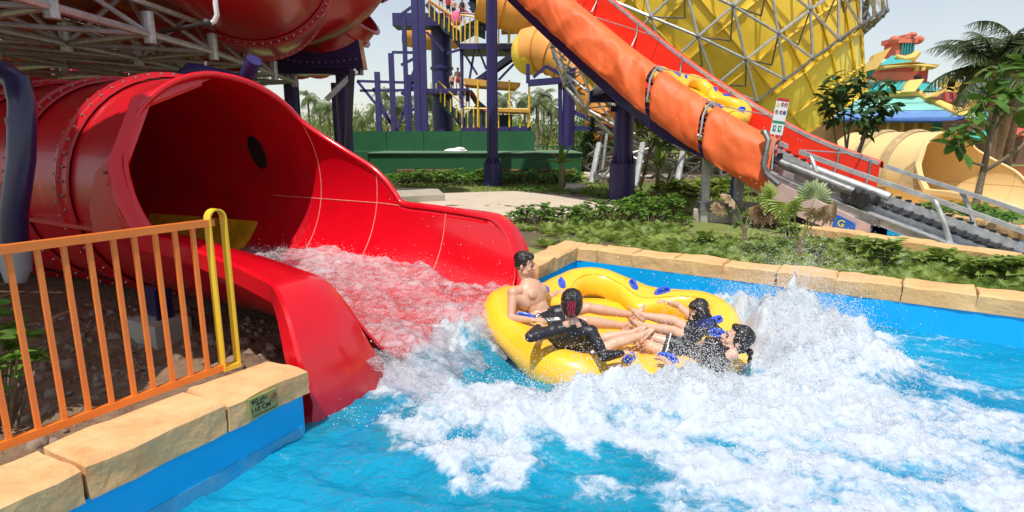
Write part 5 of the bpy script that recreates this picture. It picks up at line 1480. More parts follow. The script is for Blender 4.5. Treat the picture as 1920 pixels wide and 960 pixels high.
for k in range(12):
    a = 2 * PI * k / 12; d = Vector((math.cos(a), math.sin(a), 0)); q = Vector((p.x, p.y, 1.05)); MB().prism([q + d * .15, q + d * .28, q + d * .16 + Vector((0, 0, .2))], Vector((-d.y, d.x, 0)) * .02).build('fin', blue_p, t)
t, p = vcol('tube_column', 'thick dark blue column under the orange tube slide', 1066, 220, 34, .33, .3, 5.6, flutes=8)
q = at(1045, 155, 34)
MB().beam(at(990, 156, 34), at(1062, 150, 34), .5, .34).build('arm', blue_p, t)
MB().beam(at(990, 156, 34), at(990, 120, 34), .22, .22).build('post', blue_p, t)
MB().beam(at(1050, 152, 34), at(1051, 290, 34), .22, .22).build('post', blue_p, t)
MB().beam(at(1000, 145, 34), at(1024, 124, 34), .18, .18).build('strut', blue_p, t); MB().beam(at(1024, 124, 34), at(1060, 145, 34), .18, .18).build('strut', blue_p, t)
MB().beam(at(1076, 240, 34), at(1150, 243, 33), .25, .25).build('side_arm', blue_p, t); MB().beam(at(1076, 210, 34), at(1140, 240, 33), .22, .22).build('side_arm', blue_p, t)
t, p = vcol('tower_column', 'very thick blue column with a collar beside the stair tower', 829, 150, 48, .80, .3, 11, rings=(7.0,))
# clustered tower legs with braces
legs = thing('lattice_legs', 'group of dark blue steel legs and braces left of the stair tower', 'steel frame', at(770, 250, 42))
for (u, v0, v1, w) in ((707, 135, 300, .34), (733, 100, 300, .34), (757, 30, 300, .28), (777, -20, 300, .46), (789, -20, 300, .46), (767, 140, 300, .2)):
    a = at(u, v0, 42); MB().box((a.x, 42, (a.z + .3) / 2), (w, w, a.z - .3)).build('leg', blue_p, legs)
for a, b in (((670, 152), (745, 245)), ((745, 245), (785, 120)), ((757, 180), (790, 100)), ((675, 170), (880, 168)), ((670, 152), (800, 156)), ((752, 122), (788, 104)), ((752, 176), (788, 158)), ((752, 215), (788, 200)), ((735, 98), (795, 99)), ((740, 36), (790, 0)), ((700, 165), (740, 245))):
    MB().beam(at(*a, 42), at(*b, 42), .17, .17).build('brace', blue_p, legs)
# stair tower
tw = thing('stair_tower', 'dark blue stair tower with yellow railings, landings and sagging canopies', 'stair tower', at(900, 245, 45))
TY = 45
def slab(us, v0, v1, Y0, Y1, nm, m=blue_p):
    a = at(us[0], v0, Y0); b = at(us[1], v0, Y0); h = a.z - at(us[0], v1, Y0).z
    MB().prism([(a.x, Y0, a.z - h), (b.x, Y0, a.z - h), (b.x, Y1, a.z - h), (a.x, Y1, a.z - h)], (0, 0, h)).build(nm, m, tw)
slab((862, 996), 81, 92, 43.5, 47.5, 'landing'); slab((735, 832), 24, 48, 46, 48, 'landing'); slab((870, 995), 237, 249, 43, 48, 'landing'); slab((790, 880), 168, 176, 46, 48, 'landing')
slab((878, 990), -14, -4, 44, 47, 'landing')
def post(u, v0, v1, Y, m=yel_p, r=.05, nm='railing_post'): MB().tube([at(u, v0, Y), at(u, v1, Y)], r, 6).build(nm, m, tw)
for u in (864, 872, 881, 891): post(u, 40 + (u - 864) * -.3, 82, 43.5)
for u in (935, 953, 972, 993): post(u, 40, 84, 43.4)
for u in (895, 955, 992): post(u, -5, 80, 43.3, r=.07)
for u in (866, 877, 888, 898, 912, 935, 955, 975, 990): post(u, 203, 240, 43)
for u in (896, 955, 992): post(u, 150, 238, 42.9, r=.07)
for u in (805, 815, 823, 833, 842): post(u, 0 + (u - 805) * .75, 32 + (u - 805) * .75, 45)
for u in (850, 856): post(u, 36, 76, 44.5)
for u in (800, 808, 818): post(u, 156, 172, 46)
for u in (826, 834, 845, 856, 866): post(u, 168 + (u - 826) * .95, 192 + (u - 826) * .95, 44.5)
redr = mat('red_rail', (.4, .03, .03), .4)
for a, b, Y, m in (((803, -2), (860, 38), 45, yel_p), ((803, 2), (860, 42), 45, redr), ((822, 152), (874, 203), 44.5, yel_p), ((864, 28), (996, 48), 43.4, yel_p), ((864, 24), (915, 28), 43.5, redr), ((870, 203), (993, 205), 43, yel_p), ((870, 158), (900, 192), 44, redr), ((905, 205), (925, 215), 43, redr), ((860, 12), (880, 25), 44, redr)):
    MB().tube([at(*a, Y), at(*b, Y)], .06, 6).build('handrail', m, tw)
mesh_p = mat('dark_mesh_panel', (.02, .05, .055), .6)
def panel(pts, Y, m=mesh_p, nm='side_panel', th=.06): MB().prism([at(u, v, Y) for u, v in pts], (0, th, 0)).build(nm, m, tw)
panel([(864, 50), (891, 36), (910, 42), (910, 74), (891, 66), (864, 80)], 43.8)
panel([(805, 18), (862, 58), (862, 78), (832, 60)], 45.2); panel([(826, 176), (872, 222), (872, 238), (826, 200)], 44.8)
panel([(872, 215), (900, 190), (912, 200), (912, 238), (872, 238)], 43.9); panel([(935, 215), (960, 215), (960, 238), (935, 238)], 45)
def stairs(u0, v0, u1, v1, Y, w, n, m=blue_d):
    a = at(u0, v0, Y); b = at(u1, v1, Y)
    for k in range(n):
        c = a.lerp(b, (k + .5) / n); MB().box((c.x, c.y + w / 2, c.z), (abs(b.x - a.x) / n * 1.05, w, .07)).build('tread', m, tw)
    for dy in (0, w): MB().beam(a + Vector((0, dy, -.1)), b + Vector((0, dy, -.1)), .08, .38).build('stringer', m, tw)
stairs(972, 92, 892, 150, 44, 2.2, 18); stairs(880, 0, 925, 60, 44.6, 1.8, 16); stairs(800, 4, 862, 80, 46, 1.6, 18); stairs(880, 168, 925, 238, 45, 1.8, 18); stairs(826, 178, 872, 240, 45.2, 1.4, 16)
for a, b in (((864, 92), (866, 168)), ((990, 92), (935, 150)), ((868, 96), (895, 140)), ((890, 92), (880, 150)), ((897, 92), (912, 130)), ((866, 92), (838, 100)), ((940, 84), (990, 96)), ((940, 92), (962, 100)), ((800, 60), (832, 96))):
    MB().beam(at(*a, 44), at(*b, 44), .16, .16).build('brace', blue_p, tw)
MB().beam(at(866, 90, 44.2), at(867, 250, 44.2), .22, .22).build('leg', blue_p, tw)
for u, v in ((890, 249), (942, 249), (962, 249)): 
    a = at(u, v, 43.5); MB().box((a.x, a.y, (a.z + .3) / 2), (.45, .45, max(.2, a.z - .3))).build('pier', white_m, tw)
canv = mat('canopy_cloth', (.72, .42, .1), .6, var=.15, vs=1, trans=.3)
for nm, pts, Y in (('canopy', [(868, 146), (910, 150), (976, 155), (966, 165), (915, 162), (872, 158)], 43), ('canopy', [(930, 203), (995, 205), (993, 211), (935, 209)], 42.6)):
    o = MB().prism([at(u, v, Y) for u, v in pts], (0, 2.4, -.05)).build(nm, canv, tw)
panel([(940, 0), (1022, 0), (1030, 28), (985, 62), (940, 64)], 47.5, canv, 'orange_screen', .3)
# people on the tower: small but whole figures
def tiny(u, v, Y, h, label, skin=skin_m, top=None, bot=None, face=0.0):
    base = at(u, v, Y); t = thing('person', label, 'person', base, None); k = h / 1.7; x = Vector((math.cos(face), math.sin(face), 0)); y = Vector((-x.y, x.x, 0))
    def q(a, b, c): return base + (x * a + y * b + Vector((0, 0, c))) * k
    mb = MB()
    for s_ in (-1, 1):
        rcone(mb, q(s_ * .10, .0, .85), .085 * k, q(s_ * .11, .03 * s_, .48), .06 * k, 8, 3); rcone(mb, q(s_ * .11, .03 * s_, .48), .06 * k, q(s_ * .11, -.02 * s_, .08), .045 * k, 8, 3)
        rcone(mb, q(s_ * .11, 0, .05), .045 * k, q(s_ * .12, -.15, .03), .035 * k, 8, 3)
        rcone(mb, q(s_ * .19, 0, 1.38), .055 * k, q(s_ * .25, -.03, 1.08), .042 * k, 8, 3); rcone(mb, q(s_ * .25, -.03, 1.08), .04 * k, q(s_ * .22, -.14, .86), .032 * k, 8, 3); rcone(mb, q(s_ * .22, -.14, .86), .035 * k, q(s_ * .21, -.18, .78), .025 * k, 8, 3)
    rcone(mb, q(0, 0, .88), .15 * k, q(0, 0, 1.3), .17 * k, 12, 4); rcone(mb, q(0, 0, 1.4), .07 * k, q(0, 0, 1.52), .055 * k, 8, 3); mb.ball(q(0, 0, 1.60), (.085 * k, .095 * k, .115 * k), 12, 8); mb.ball(q(0, -.09, 1.59), .018 * k, 6, 4)
    remesh(mb, 'body', skin, t, vox=.03, smooth=2)
    mb = MB(); mb.ball(q(0, .015, 1.635), (.096 * k, .10 * k, .10 * k), 12, 8); mb.build('hair', hair_m, t, True)
    if bot: mb = MB(); rcone(mb, q(0, 0, .90), .17 * k, q(0, 0, .82), .18 * k, 12, 4); mb.build('shorts', bot, t, True)
    if top: mb = MB(); rcone(mb, q(0, 0, .95), .165 * k, q(0, 0, 1.32), .185 * k, 12, 4); mb.build('shirt', top, t, True)
cb1 = mat('cloth_red', (.5, .03, .06), .7); cb2 = mat('cloth_pink', (.75, .15, .28), .7); cb3 = mat('cloth_blue', (.03, .12, .4), .7); cb4 = mat('cloth_black', (.02, .02, .03), .7)
tiny(848, 172, 46.6, 1.35, 'bare-chested boy with arms out on the middle walkway of the stair tower', bot=cb4)
tiny(859, 172, 46.6, 1.75, 'taller bare-chested youth in red shorts on the middle walkway of the tower', bot=cb1)
tiny(865, 202, 44.4, 1.6, 'person in a blue shirt standing on the lower stairs of the tower', top=cb3, bot=cb4)
tiny(877, 206, 44.4, 1.55, 'person in black on the lower stairs beside the blue-shirted one', top=cb4, bot=cb4)
tiny(827, 20, 45.4, 1.65, 'person in black at the top left of the upper stairs of the tower', top=cb4, bot=cb4)
tiny(841, 34, 45.4, 1.65, 'person in a red top descending the upper stairs of the tower', top=cb1, bot=cb4)
tiny(851, 38, 45.4, 1.5, 'bare-shouldered person on the upper stairs between the red top and pink bag', bot=cb4)
tiny(867, 46, 44.8, 1.75, 'person in dark swimwear at the foot of the upper stairs', top=cb4, bot=cb4)
bag = MB().ball(at(856, 34, 44.9), (.42, .2, .55), 12, 8).build('swim_ring_bag', cb2, None, True); tag(bag, 'bright pink bundle carried on the upper stairs of the tower', 'bundle')
# orange and yellow tubes behind the conveyor
op = [(918, 8, 40), (965, 28, 40), (1010, 42, 41), (1060, 30, 44)]
big_tube('orange_roof_tube', 'wide faded orange slide passing high behind the tall blue column', [at(905, -8, 42), at(950, 10, 42), at(1000, 22, 42), at(1060, 10, 42), at(1120, -20, 42)], 1.55, 1.5, ora_s, ora_s, at(980, 20, 42), bolts=False, ringh=.06, ringw=.12)
big_tube('orange_tube_slide', 'orange tube slide bending down behind the conveyor, its open end yellow', [at(988, 96, 38), at(1012, 92, 37.6), at(1040, 98, 37), at(1070, 118, 36.5), at(1100, 152, 36), at(1128, 196, 35.5), at(1152, 250, 35)], 1.32, .95, ora_s, ora_s, at(1060, 100, 37), bolts=False, ringh=.05, ringw=.10, NA=32)
ye = thing('yellow_tube_end', 'rounded yellow end of the orange tube slide beside the landing', 'tube end', at(990, 98, 38))
mb = MB(); mb.ball(at(993, 98, 37.9), (1.15, 1.3, 1.36), 24, 16); mb.build('cap', yel, ye, True)
big_tube('yellow_tube_under_tower', 'short orange-yellow slide glimpsed under the top landing of the tower', [at(758, 62, 52), at(785, 66, 52), at(815, 70, 52), at(850, 66, 53)], 1.05, 1.3, ora_s, yel, at(800, 66, 52), bolts=False, ringh=.05, NA=24)
# ---------------------------------------------------------------- giant funnel and its lattice
fn = thing('giant_funnel', 'giant yellow funnel slide inside a cage of galvanised steel tubes', 'funnel slide', at(1380, 330, 27))
FC = at(1348, 60, 27); FA = (at(1500, 245, 25.5) - FC).normalized()
fx = FA.cross(Vector((0, 1, 0))).normalized(); fy = FA.cross(fx)
PRF = [(-5.0, 4.3), (-3.8, 5.2), (-2.2, 5.6), (-.6, 5.55), (1.0, 5.15), (2.6, 4.5), (3.9, 3.8), (4.9, 3.2), (5.8, 2.7)]
def fpt(k, j, n, off=0.0, rot=0.0):
    i = min(int(k), len(PRF) - 2); f = k - i; s = PRF[i][0] * (1 - f) + PRF[i + 1][0] * f; r = PRF[i][1] * (1 - f) + PRF[i + 1][1] * f + off
    a = 2 * PI * (j + rot) / n; return FC + FA * s + fx * r * math.cos(a) + fy * r * math.sin(a)
for i in range(len(PRF) - 1):
    NPn = 20
    for j in range(NPn):
        if fpt(i + .5, j + .5, NPn).y > FC.y + 2.4: continue
        a0, a1 = j + .02, j + .98
        rows = [[fpt(i + .01 + .98 * v / 2, a0 + (a1 - a0) * w / 4, NPn, (.03 if (v == 1 and w == 2) else 0)) for w in range(5)] for v in range(3)]
        MB().grid(rows).build('panel', yel_l if i >= 6 else yel, fn, True, 60)
rows = [[fpt(k, j, 40, -.06) for j in range(40)] for k in [x * .5 for x in range(17)]]
MB().grid(rows, cu=True).build('shell', yel, fn, True, 60)
mb = MB()
for j in range(20):
    if fpt(3, j, 20).y > FC.y + 2.4: continue
    mb.tube([fpt(k * .5, j, 20, .06) for k in range(17)], .05, 4)
for i in range(len(PRF)): mb.tube([fpt(min(i, len(PRF) - 1.001), j, 40, .06) for j in range(41)], .05, 4)
tag(mb.build('panel_ribs', yel, fn, True), kind='stuff')
cg = thing('funnel_cage', 'web of galvanised steel tubes in triangles caging the giant yellow funnel', 'steel cage', at(1380, 330, 27))
NC = 28; ks = [0, .9, 1.9, 2.9, 3.9, 4.9, 5.9]; cnt = 0
def cage(off, r, name, kk, NC, diag=True):
    global cnt
    for i, k in enumerate(kk):
        for j in range(NC):
            a = fpt(k, j, NC, off, .5 * (i % 2)); 
            if a.y > FC.y + 2.0 or a.z < .2: continue
            segs_ = [fpt(k, j + 1, NC, off, .5 * (i % 2))]
            if i + 1 < len(kk):
                segs_.append(fpt(kk[i + 1], j, NC, off, .5 * ((i + 1) % 2))); segs_.append(fpt(kk[i + 1], j + (1 if i % 2 else -1), NC, off, .5 * ((i + 1) % 2)))
            for b in segs_:
                if cnt < 290: MB().tube([a, b], r, 5).build(name, steel, cg, True); cnt += 1
                else: rest.tube([a, b], r, 5)
            rest.ball(a, r * 1.7, 6, 4); 
            if i % 2 == 0: rest.tube([a, fpt(k, j, NC, .1, .5 * (i % 2))], r * .6, 4)
            if diag: inner.tube([a, fpt(k + .45 if k < 5.4 else k, j + .5, NC, off - .55, .5 * (i % 2))], r * .55, 4); inner.tube([fpt(k + .45 if k < 5.4 else k, j + .5, NC, off - .55, .5 * (i % 2)), segs_[0]], r * .55, 4)
rest = MB(); inner = MB()
cage(1.05, .052, 'cage_tube', ks, NC)
# the vertical side cage on the right and the messy struts down to the ground on the left
r3 = random.Random(11)
tow = []
for i in range(8):
    z = .6 + i * 1.55; yy = 25.2
    rr = 1.35 + .09 * i
    cx = at(1500, 200, 25.5).x + .15 * i * .4
    tow.append([Vector((cx + rr * 1.15 * math.cos(2 * PI * (j + .5 * (i % 2)) / 9), 25.5 + rr * math.sin(2 * PI * (j + .5 * (i % 2)) / 9), z)) for j in range(9)])
for i in range(2, 7):
    for j in range(9):
        for b in (tow[i][(j + 1) % 9], tow[i + 1][j], tow[i + 1][(j + (1 if i % 2 else -1)) % 9]): rest.tube([tow[i][j], b], .055, 5)
nodes = [at(1105 + 36 * i + r3.uniform(-12, 12), 268 + 22 * (j) + r3.uniform(-8, 8), 20.5 + r3.uniform(-1.5, 3.0)) for i in range(9) for j in range(4)]
for i in range(9):
    for j in range(4):
        a = nodes[i * 4 + j]
        for di, dj in ((1, 0), (0, 1), (1, 1), (1, -1)):
            if i + di < 9 and 0 <= j + dj < 4 and r3.random() < .75: rest.tube([a, nodes[(i + di) * 4 + j + dj]], .05, 5)
tag(rest.build('cage_web', steel_d, cg, True), kind='stuff'); tag(inner.build('inner_web', steel_d, cg, True), kind='stuff')
for (u, v, Y) in ((1108, 345, 19), (1190, 352, 18), (1268, 350, 18.5), (1405, 348, 18.5)):
    g0 = gz(u, v, .3); MB().tube([g0, at(u + 15, 270, g0.y + 1.5)], .10, 8).build('leg', steel, cg, True)
# ---------------------------------------------------------------- green wall
gw = thing('green_wall', 'long dark green painted wall in two steps with brown louvres', 'wall', at(880, 335, 21))
gY = 20.6; a = at(690, 300, gY).x; b = at(1090, 300, gY).x
MB().box(((a + b) / 2, gY + 2, .8), (b - a, 4, 1.02)).build('lower_wall', green_w, gw)
MB().box(((a + b) / 2, gY + 1.95, 1.325), (b - a + .06, 4.06, .03)).build('ledge', mat('pale_green', (.12, .22, .13), .6), gw)
a2 = at(655, 260, 23).x; b2 = at(1003, 260, 23).x
for k in range(5):
    x0 = a2 + (b2 - a2) * k / 5; x1 = a2 + (b2 - a2) * (k + 1) / 5
    MB().box(((x0 + x1) / 2, 24.4, 1.15), (x1 - x0 - .015, 2.8, 1.85)).build('upper_panel', green_w, gw)
MB().box((at(665, 290, 21.5).x, 22.2, .85), (1.6, 1.2, 1.0)).build('lower_wall', green_w, gw)
for u0, u1 in ((745, 779), (781, 813), (815, 848), (895, 911), (940, 979), (1010, 1028), (1030, 1058), (1060, 1082)):
    x0, x1 = at(u0, 325, gY).x, at(u1, 325, gY).x
    lv = MB().box(((x0 + x1) / 2, gY - .03, .62), (x1 - x0, .06, .30)).build('louvre_frame', louv_m, gw)
    for k in range(5): MB().box(((x0 + x1) / 2, gY - .075, .52 + k * .055), (x1 - x0 - .04, .05, .02), Matrix.Rotation(R(35), 3, 'X')).build('slat', louv_m, lv)
c = at(853, 286, 20.9); mb = MB().ball((c.x, 21.2, 1.38), (.42, .22, .10), 12, 8); mb.ball((c.x + .15, 21.15, 1.44), (.2, .15, .08), 10, 6)
o = mb.build('white_sack', white_m, None, True); tag(o, 'crumpled white sack lying on the ledge of the green wall', 'sack')
# slabs and paths
def slab_pix(name, pts, z, h, m, label=None, cat=None, kind=None):
    P_ = [gz(u, v, z) for u, v in pts]; o = MB().prism([(p.x, p.y, z - h) for p in P_], (0, 0, h)).build(name, m); bevel(o, .015)
    return tag(o, label, cat, kind=kind)
slab_pix('stone_step', [(640, 358), (745, 353), (834, 358), (800, 363), (835, 366), (700, 373)][:0] or [(640, 366), (700, 370), (834, 364), (822, 354), (745, 352), (640, 356)], .52, .26, concrete, 'low pale concrete slab behind the end of the red flare', 'slab')
for nm, pts in (('paving', [(770, 375), (830, 362), (960, 358), (1075, 362), (1195, 388), (1090, 400), (1000, 412), (840, 392)]),):
    slab_pix(nm, pts, .36, .10, paving, kind='structure')
slab_pix('low_block', [(1058, 352), (1100, 352), (1098, 344), (1062, 344)], .42, .2, concrete, 'small pale concrete block on the grass near the green wall', 'block')
slab_pix('far_path', [(1095, 322), (1340, 322), (1340, 330), (1095, 330)], .32, .03, paving, kind='structure')
slab_pix('dark_kerb', [(1130, 331), (1330, 331), (1330, 337), (1130, 337)], .45, .2, bark, 'dark low edging on the lawn under the funnel cage', 'kerb')
# stone edging of the conveyor channel
ced = thing('channel_edging', 'tan stone edging round the small blue channel under the conveyor', 'coping', gz(1500, 428, .4))
e0 = gz(1496, 424, .45); e1 = gz(1990, 498, .45); dd = (e1 - e0); n = 7; dv = dd.normalized(); ou = Vector((dv.y, -dv.x, 0))
if ou.y > 0: ou = -ou
# inner side faces the water, so build outwards towards the camera
inn = -ou
for k in range(n): stone(e0 + dd * (k / n), e0 + dd * ((k + 1) / n), inn, .28, .47 + .008 * (k % 2), .34, stone_m, ced, 70 + k)
e2 = gz(1545, 402, .45); d2 = (e2 - e0).normalized()
for k in range(3): stone(e0 + (e2 - e0) * (k / 3) + inn * .1, e0 + (e2 - e0) * ((k + 1) / 3) + inn * .1, Vector((d2.y, -d2.x, 0)), .28, .465, .30, stone_m, ced, 80 + k)
e3 = gz(1690, 388, .5); e4 = gz(1990, 438, .5); 
for k in range(5): stone(e3 + (e4 - e3) * (k / 5), e3 + (e4 - e3) * ((k + 1) / 5), OUT_D, .28, .50, .34, stone_m, ced, 90 + k)
chw = flat_sheet('channel_water', [hole2], .06, None or water_m)
at_ = chw.data.attributes.new('foam', 'FLOAT', 'POINT')
flat_sheet('channel_floor', [hole2], -.35, poolwall_m)
mb = MB()
for i in range(len(hole2)):
    p, q = hole2[i], hole2[(i + 1) % len(hole2)]; mb.add([(p[0], p[1], -.4), (q[0], q[1], -.4), (q[0], q[1], .29), (p[0], p[1], .29)], [(0, 1, 2, 3)])
tag(mb.build('channel_wall', poolwall_m), kind='structure')
bx_ = thing('blue_motor_box', 'dark blue and grey motor boxes standing at the head of the channel', 'motor box', at(1625, 410, 10))
b0 = at(1610, 420, 9.7); MB().box((b0.x, b0.y, .33), (.32, .3, .5)).build('box', steel_d, bx_)
b0 = at(1640, 415, 9.9); MB().box((b0.x, b0.y, .33), (.28, .3, .55)).build('box', blue_d, bx_)
# ---------------------------------------------------------------- cream slide
p = at(1712, 320, 17.2)
M_CR = slide_matrix((13.5, 14.2), -42, 1.02, -.58)
slide('cream_water_slide', 'cream coloured open-mouthed slide like the red one, far right behind the conveyor', M_CR, cream, cream, cream_d, cream_d, 6.0, bolts=False, group=None, hatch=False)
fp_ = flat_sheet('basin_floor', [hole3], -.7, cream); 
mb = MB()
for i in range(len(hole3)):
    p, q = hole3[i], hole3[(i + 1) % len(hole3)]; mb.add([(p[0], p[1], -.72), (q[0], q[1], -.72), (q[0], q[1], .29), (p[0], p[1], .29)], [(0, 1, 2, 3)])
tag(mb.build('basin_wall', cream), kind='structure')
# ---------------------------------------------------------------- pagoda-like building
salmon = mat('salmon_render', (.72, .2, .13), .7, var=.08, vs=2); rose = mat('rose_render', (.55, .09, .08), .7, var=.08); ochre = mat('ochre_render', (.75, .5, .14), .7, var=.1, vs=1.5); teal_r = mat('teal_roof', (.06, .42, .40), .5, var=.12, vs=1.2); aqua = mat('aqua_roof', (.22, .55, .5), .5, var=.1, vs=.8, spots=((.35, .6, .55), 1, .55, .4)); bluer = mat('blue_roof', (.13, .27, .58), .5, var=.15, vs=.8, spots=((.25, .42, .65), .7, .55, .5)); wallb = mat('brown_wall', (.42, .22, .1), .7, var=.15)
bd = thing('pagoda_building', 'toy-like building with aqua and blue banded roof, salmon tower and flared ochre ridges', 'building', at(1720, 250, 40))
BY = 38.0
def quad(pts, m, nm, th=.25, par=None): return MB().prism([at(u, v, Y) for u, v, Y in pts], (0, th, -.1)).build(nm, m, par or bd)
# lower big roof: three bands, hipped
quad([(1560, 222, 36.5), (1790, 225, 36.5), (1806, 219, 36.5), (1772, 207, 37.6), (1560, 209, 37.6)], bluer, 'roof_band')
quad([(1560, 208, 37.7), (1771, 206, 37.7), (1742, 193, 38.8), (1560, 197, 38.8)], aqua, 'roof_band')
quad([(1560, 196, 38.9), (1741, 192, 38.9), (1722, 181, 40), (1560, 184, 40)], aqua, 'roof_band')
MB().tube([at(1560, 181, 40), at(1640, 179, 40), at(1726, 175, 40)], .22, 8).build('ridge', ochre, bd, True)
quad([(1722, 176, 40), (1730, 173, 39.8), (1822, 212, 36.4), (1800, 216, 36.4)], ochre, 'ridge', .5)
MB().tube([at(1560, 225, 36.4), at(1780, 227, 36.4), at(1806, 221, 36.4)], .13, 8).build('gutter', mat('gutter_blue', (.05, .12, .35), .5), bd, True)
a = at(1560, 230, 38); b = at(1775, 230, 38); MB().box(((a.x + b.x) / 2, 39.5, 1.6), (b.x - a.x, 3, 2.6)).build('wall', wallb, bd)
for u in (1640, 1672, 1700, 1726): a = at(u, 240, 37.4); MB().box((a.x, 37.9, 1.6), (.18, .2, 2.5)).build('pilaster', ochre, bd)
d = at(1757, 236, 37.7); fr = MB().box((d.x, 37.9, 1.7), (1.5, .2, 2.3)).build('doorway', ochre, bd); MB().box((d.x + .05, 37.76, 1.9), (.55, .1, 1.6)).build('green_door', teal_r, fr)
# middle roof and tower
def boxp(u0, u1, v0, v1, Y, dep, m, nm, par=None):
    a = at(u0, v1, Y); b = at(u1, v1, Y); c = at(u0, v0, Y); return MB().box(((a.x + b.x) / 2, Y + dep / 2, (a.z + c.z) / 2), (b.x - a.x, dep, c.z - a.z)).build(nm, m, par or bd)
quad([(1600, 170, 39.6), (1706, 169, 39.6), (1702, 151, 40.6), (1640, 153, 40.6)], teal_r, 'roof_band')
for k in range(11):
    u = 1612 + k * 9; MB().tube([at(u, 170, 39.5), at(u + 12, 152, 40.5)], .10, 6).build('roof_rib', teal_r, bd, True)
quad([(1720, 170, 39.8), (1763, 170, 40.6), (1742, 153, 41.2), (1728, 152, 41)], teal_r, 'roof_band')
quad([(1690, 172, 39.4), (1706, 150, 39.9), (1733, 148, 39.6), (1716, 171, 39.2)], ochre, 'flared_ridge', .5)
quad([(1602, 172, 39.4), (1640, 150, 40.4), (1650, 150, 40.4), (1690, 172, 39.4), (1686, 175, 39.4), (1645, 156, 40.4), (1608, 176, 39.4)], ochre, 'ridge', .3)
boxp(1637, 1712, 121, 155, 40.5, 4.2, salmon, 'tower_wall'); boxp(1637, 1710, 118, 134, 40.42, 4.3, rose, 'tower_band'); boxp(1710, 1738, 121, 155, 41, 3.6, rose, 'tower_wall'); boxp(1713, 1727, 142, 149, 40.9, .2, mat('dark_opening', (.05, .05, .06), .6), 'opening')
quad([(1650, 122, 39.9), (1712, 116, 39.9), (1690, 104, 41), (1672, 104, 41)], teal_r, 'roof_band')
quad([(1648, 123, 39.8), (1712, 115, 39.8), (1740, 119, 40.4), (1762, 121, 40.6), (1758, 126, 40.6), (1738, 126, 40.4), (1710, 121, 39.8), (1650, 128, 39.8)], ochre, 'eave', .5)
for u in (1716, 1728): boxp(u, u + 7, 122, 132, 40.2, .4, ochre, 'bracket')
boxp(1676, 1712, 80, 106, 41, 1.2, salmon, 'lantern_wall'); 
w_ = boxp(1689, 1713, 80, 103, 40.9, .15, mat('lantern_blue', (.05, .2, .33), .4), 'lantern_window')
for k in range(5): boxp(1690 + k * 5, 1691.5 + k * 5, 81, 103, 40.8, .1, mat('lantern_bar', (.05, .3, .25), .5), 'window_bar', w_)
boxp(1686, 1714, 103, 107, 40.8, .3, rose, 'lantern_sill')
boxp(1676, 1722, 71, 80, 40.8, 1.4, salmon, 'lantern_roof'); boxp(1698, 1713, 64, 72, 40.8, 1.1, salmon, 'finial')
for u in (1676, 1722): MB().ball(at(u, 75, 41), (.2, .5, .28), 12, 8).build('roof_curl', salmon, bd, True)
MB().ball(at(1709, 66, 41), (.2, .5, .2), 12, 8).build('roof_curl', salmon, bd, True)
MB().tube([at(1680, 105, 40.5), at(1695, 111, 40.4), at(1712, 108, 40.3), at(1722, 98, 40.3)], [.12, .22, .28, .2], 8).build('flared_ridge', ochre, bd, True)
quad([(1622, 134, 39), (1645, 128, 39), (1672, 88, 39), (1640, 102, 39), (1637, 112, 39), (1622, 120, 39)], ochre, 'flared_wing', .5)
quad([(1618, 150, 39.3), (1628, 134, 39.2), (1642, 131, 39.2), (1630, 146, 39.3)], mat('dark_teal', (.02, .2, .14), .5), 'wing_under', .5)
# side gable
sgb = thing('side_pavilion', 'small pink-windowed gable pavilion with ochre roof edges right of the tower', 'pavilion', at(1790, 190, 39))
quad([(1750, 178, 38.5), (1778, 166, 38.5), (1822, 186, 38.5), (1822, 200, 38.5), (1798, 196, 38.5)], mat('pink_glass', (.6, .25, .3), .4, var=.3, vs=3), 'gable_wall', .3, sgb)
quad([(1748, 180, 38.3), (1778, 163, 38.3), (1782, 165, 38.3), (1756, 181, 38.3)], ochre, 'roof_edge', .8, sgb); quad([(1778, 163, 38.3), (1828, 182, 38.3), (1828, 187, 38.3), (1776, 167, 38.3)], ochre, 'roof_edge', .8, sgb)
for u in (1772, 1787): quad([(u, 172, 38.2), (u + 8, 175, 38.2), (u + 10, 192, 38.2), (u + 2, 190, 38.2)], rose, 'gable_panel', .1, sgb)
MB().box(at(1779, 159, 38.5), (.5, .4, .9)).build('finial', ochre, sgb); MB().box(at(1779, 158, 38.5), (1.1, .4, .35)).build('finial_bar', ochre, sgb); MB().ball(at(1799, 165, 38.6), (.3, .3, .4), 10, 6).build('finial_ball', ochre, sgb, True)
quad([(1795, 205, 37), (1815, 200, 36.8), (1832, 178, 36.5), (1840, 186, 36.5), (1832, 202, 36.6), (1812, 212, 36.8)], ochre, 'flared_wing', .4, sgb)
hut = thing('far_right_hut', 'row of small huts with teal and red roofs at the far right edge', 'hut', at(1870, 260, 34))
quad([(1820, 258, 33), (1862, 262, 33), (1858, 248, 34), (1830, 243, 34)], teal_r, 'roof', .3, hut); quad([(1862, 245, 33.5), (1925, 255, 33.5), (1925, 235, 34.5), (1880, 226, 34.5)], rose, 'roof', .3, hut); quad([(1835, 222, 34), (1925, 232, 34), (1925, 205, 35), (1850, 200, 35)], teal_r, 'roof', .3, hut)
quad([(1838, 200, 34.5), (1925, 206, 34.5), (1925, 190, 35.5), (1850, 184, 35.5)], ochre, 'roof', .3, hut)
a = at(1815, 262, 34); b = at(1990, 262, 34); MB().box(((a.x + b.x) / 2, 35.2, 1.5), (b.x - a.x, 2, 2.6)).build('wall', mat('dark_timber', (.16, .08, .05), .7), hut)
wf = thing('woven_fence', 'reddish brown woven fence panel at the far right', 'fence', at(1905, 325, 20))
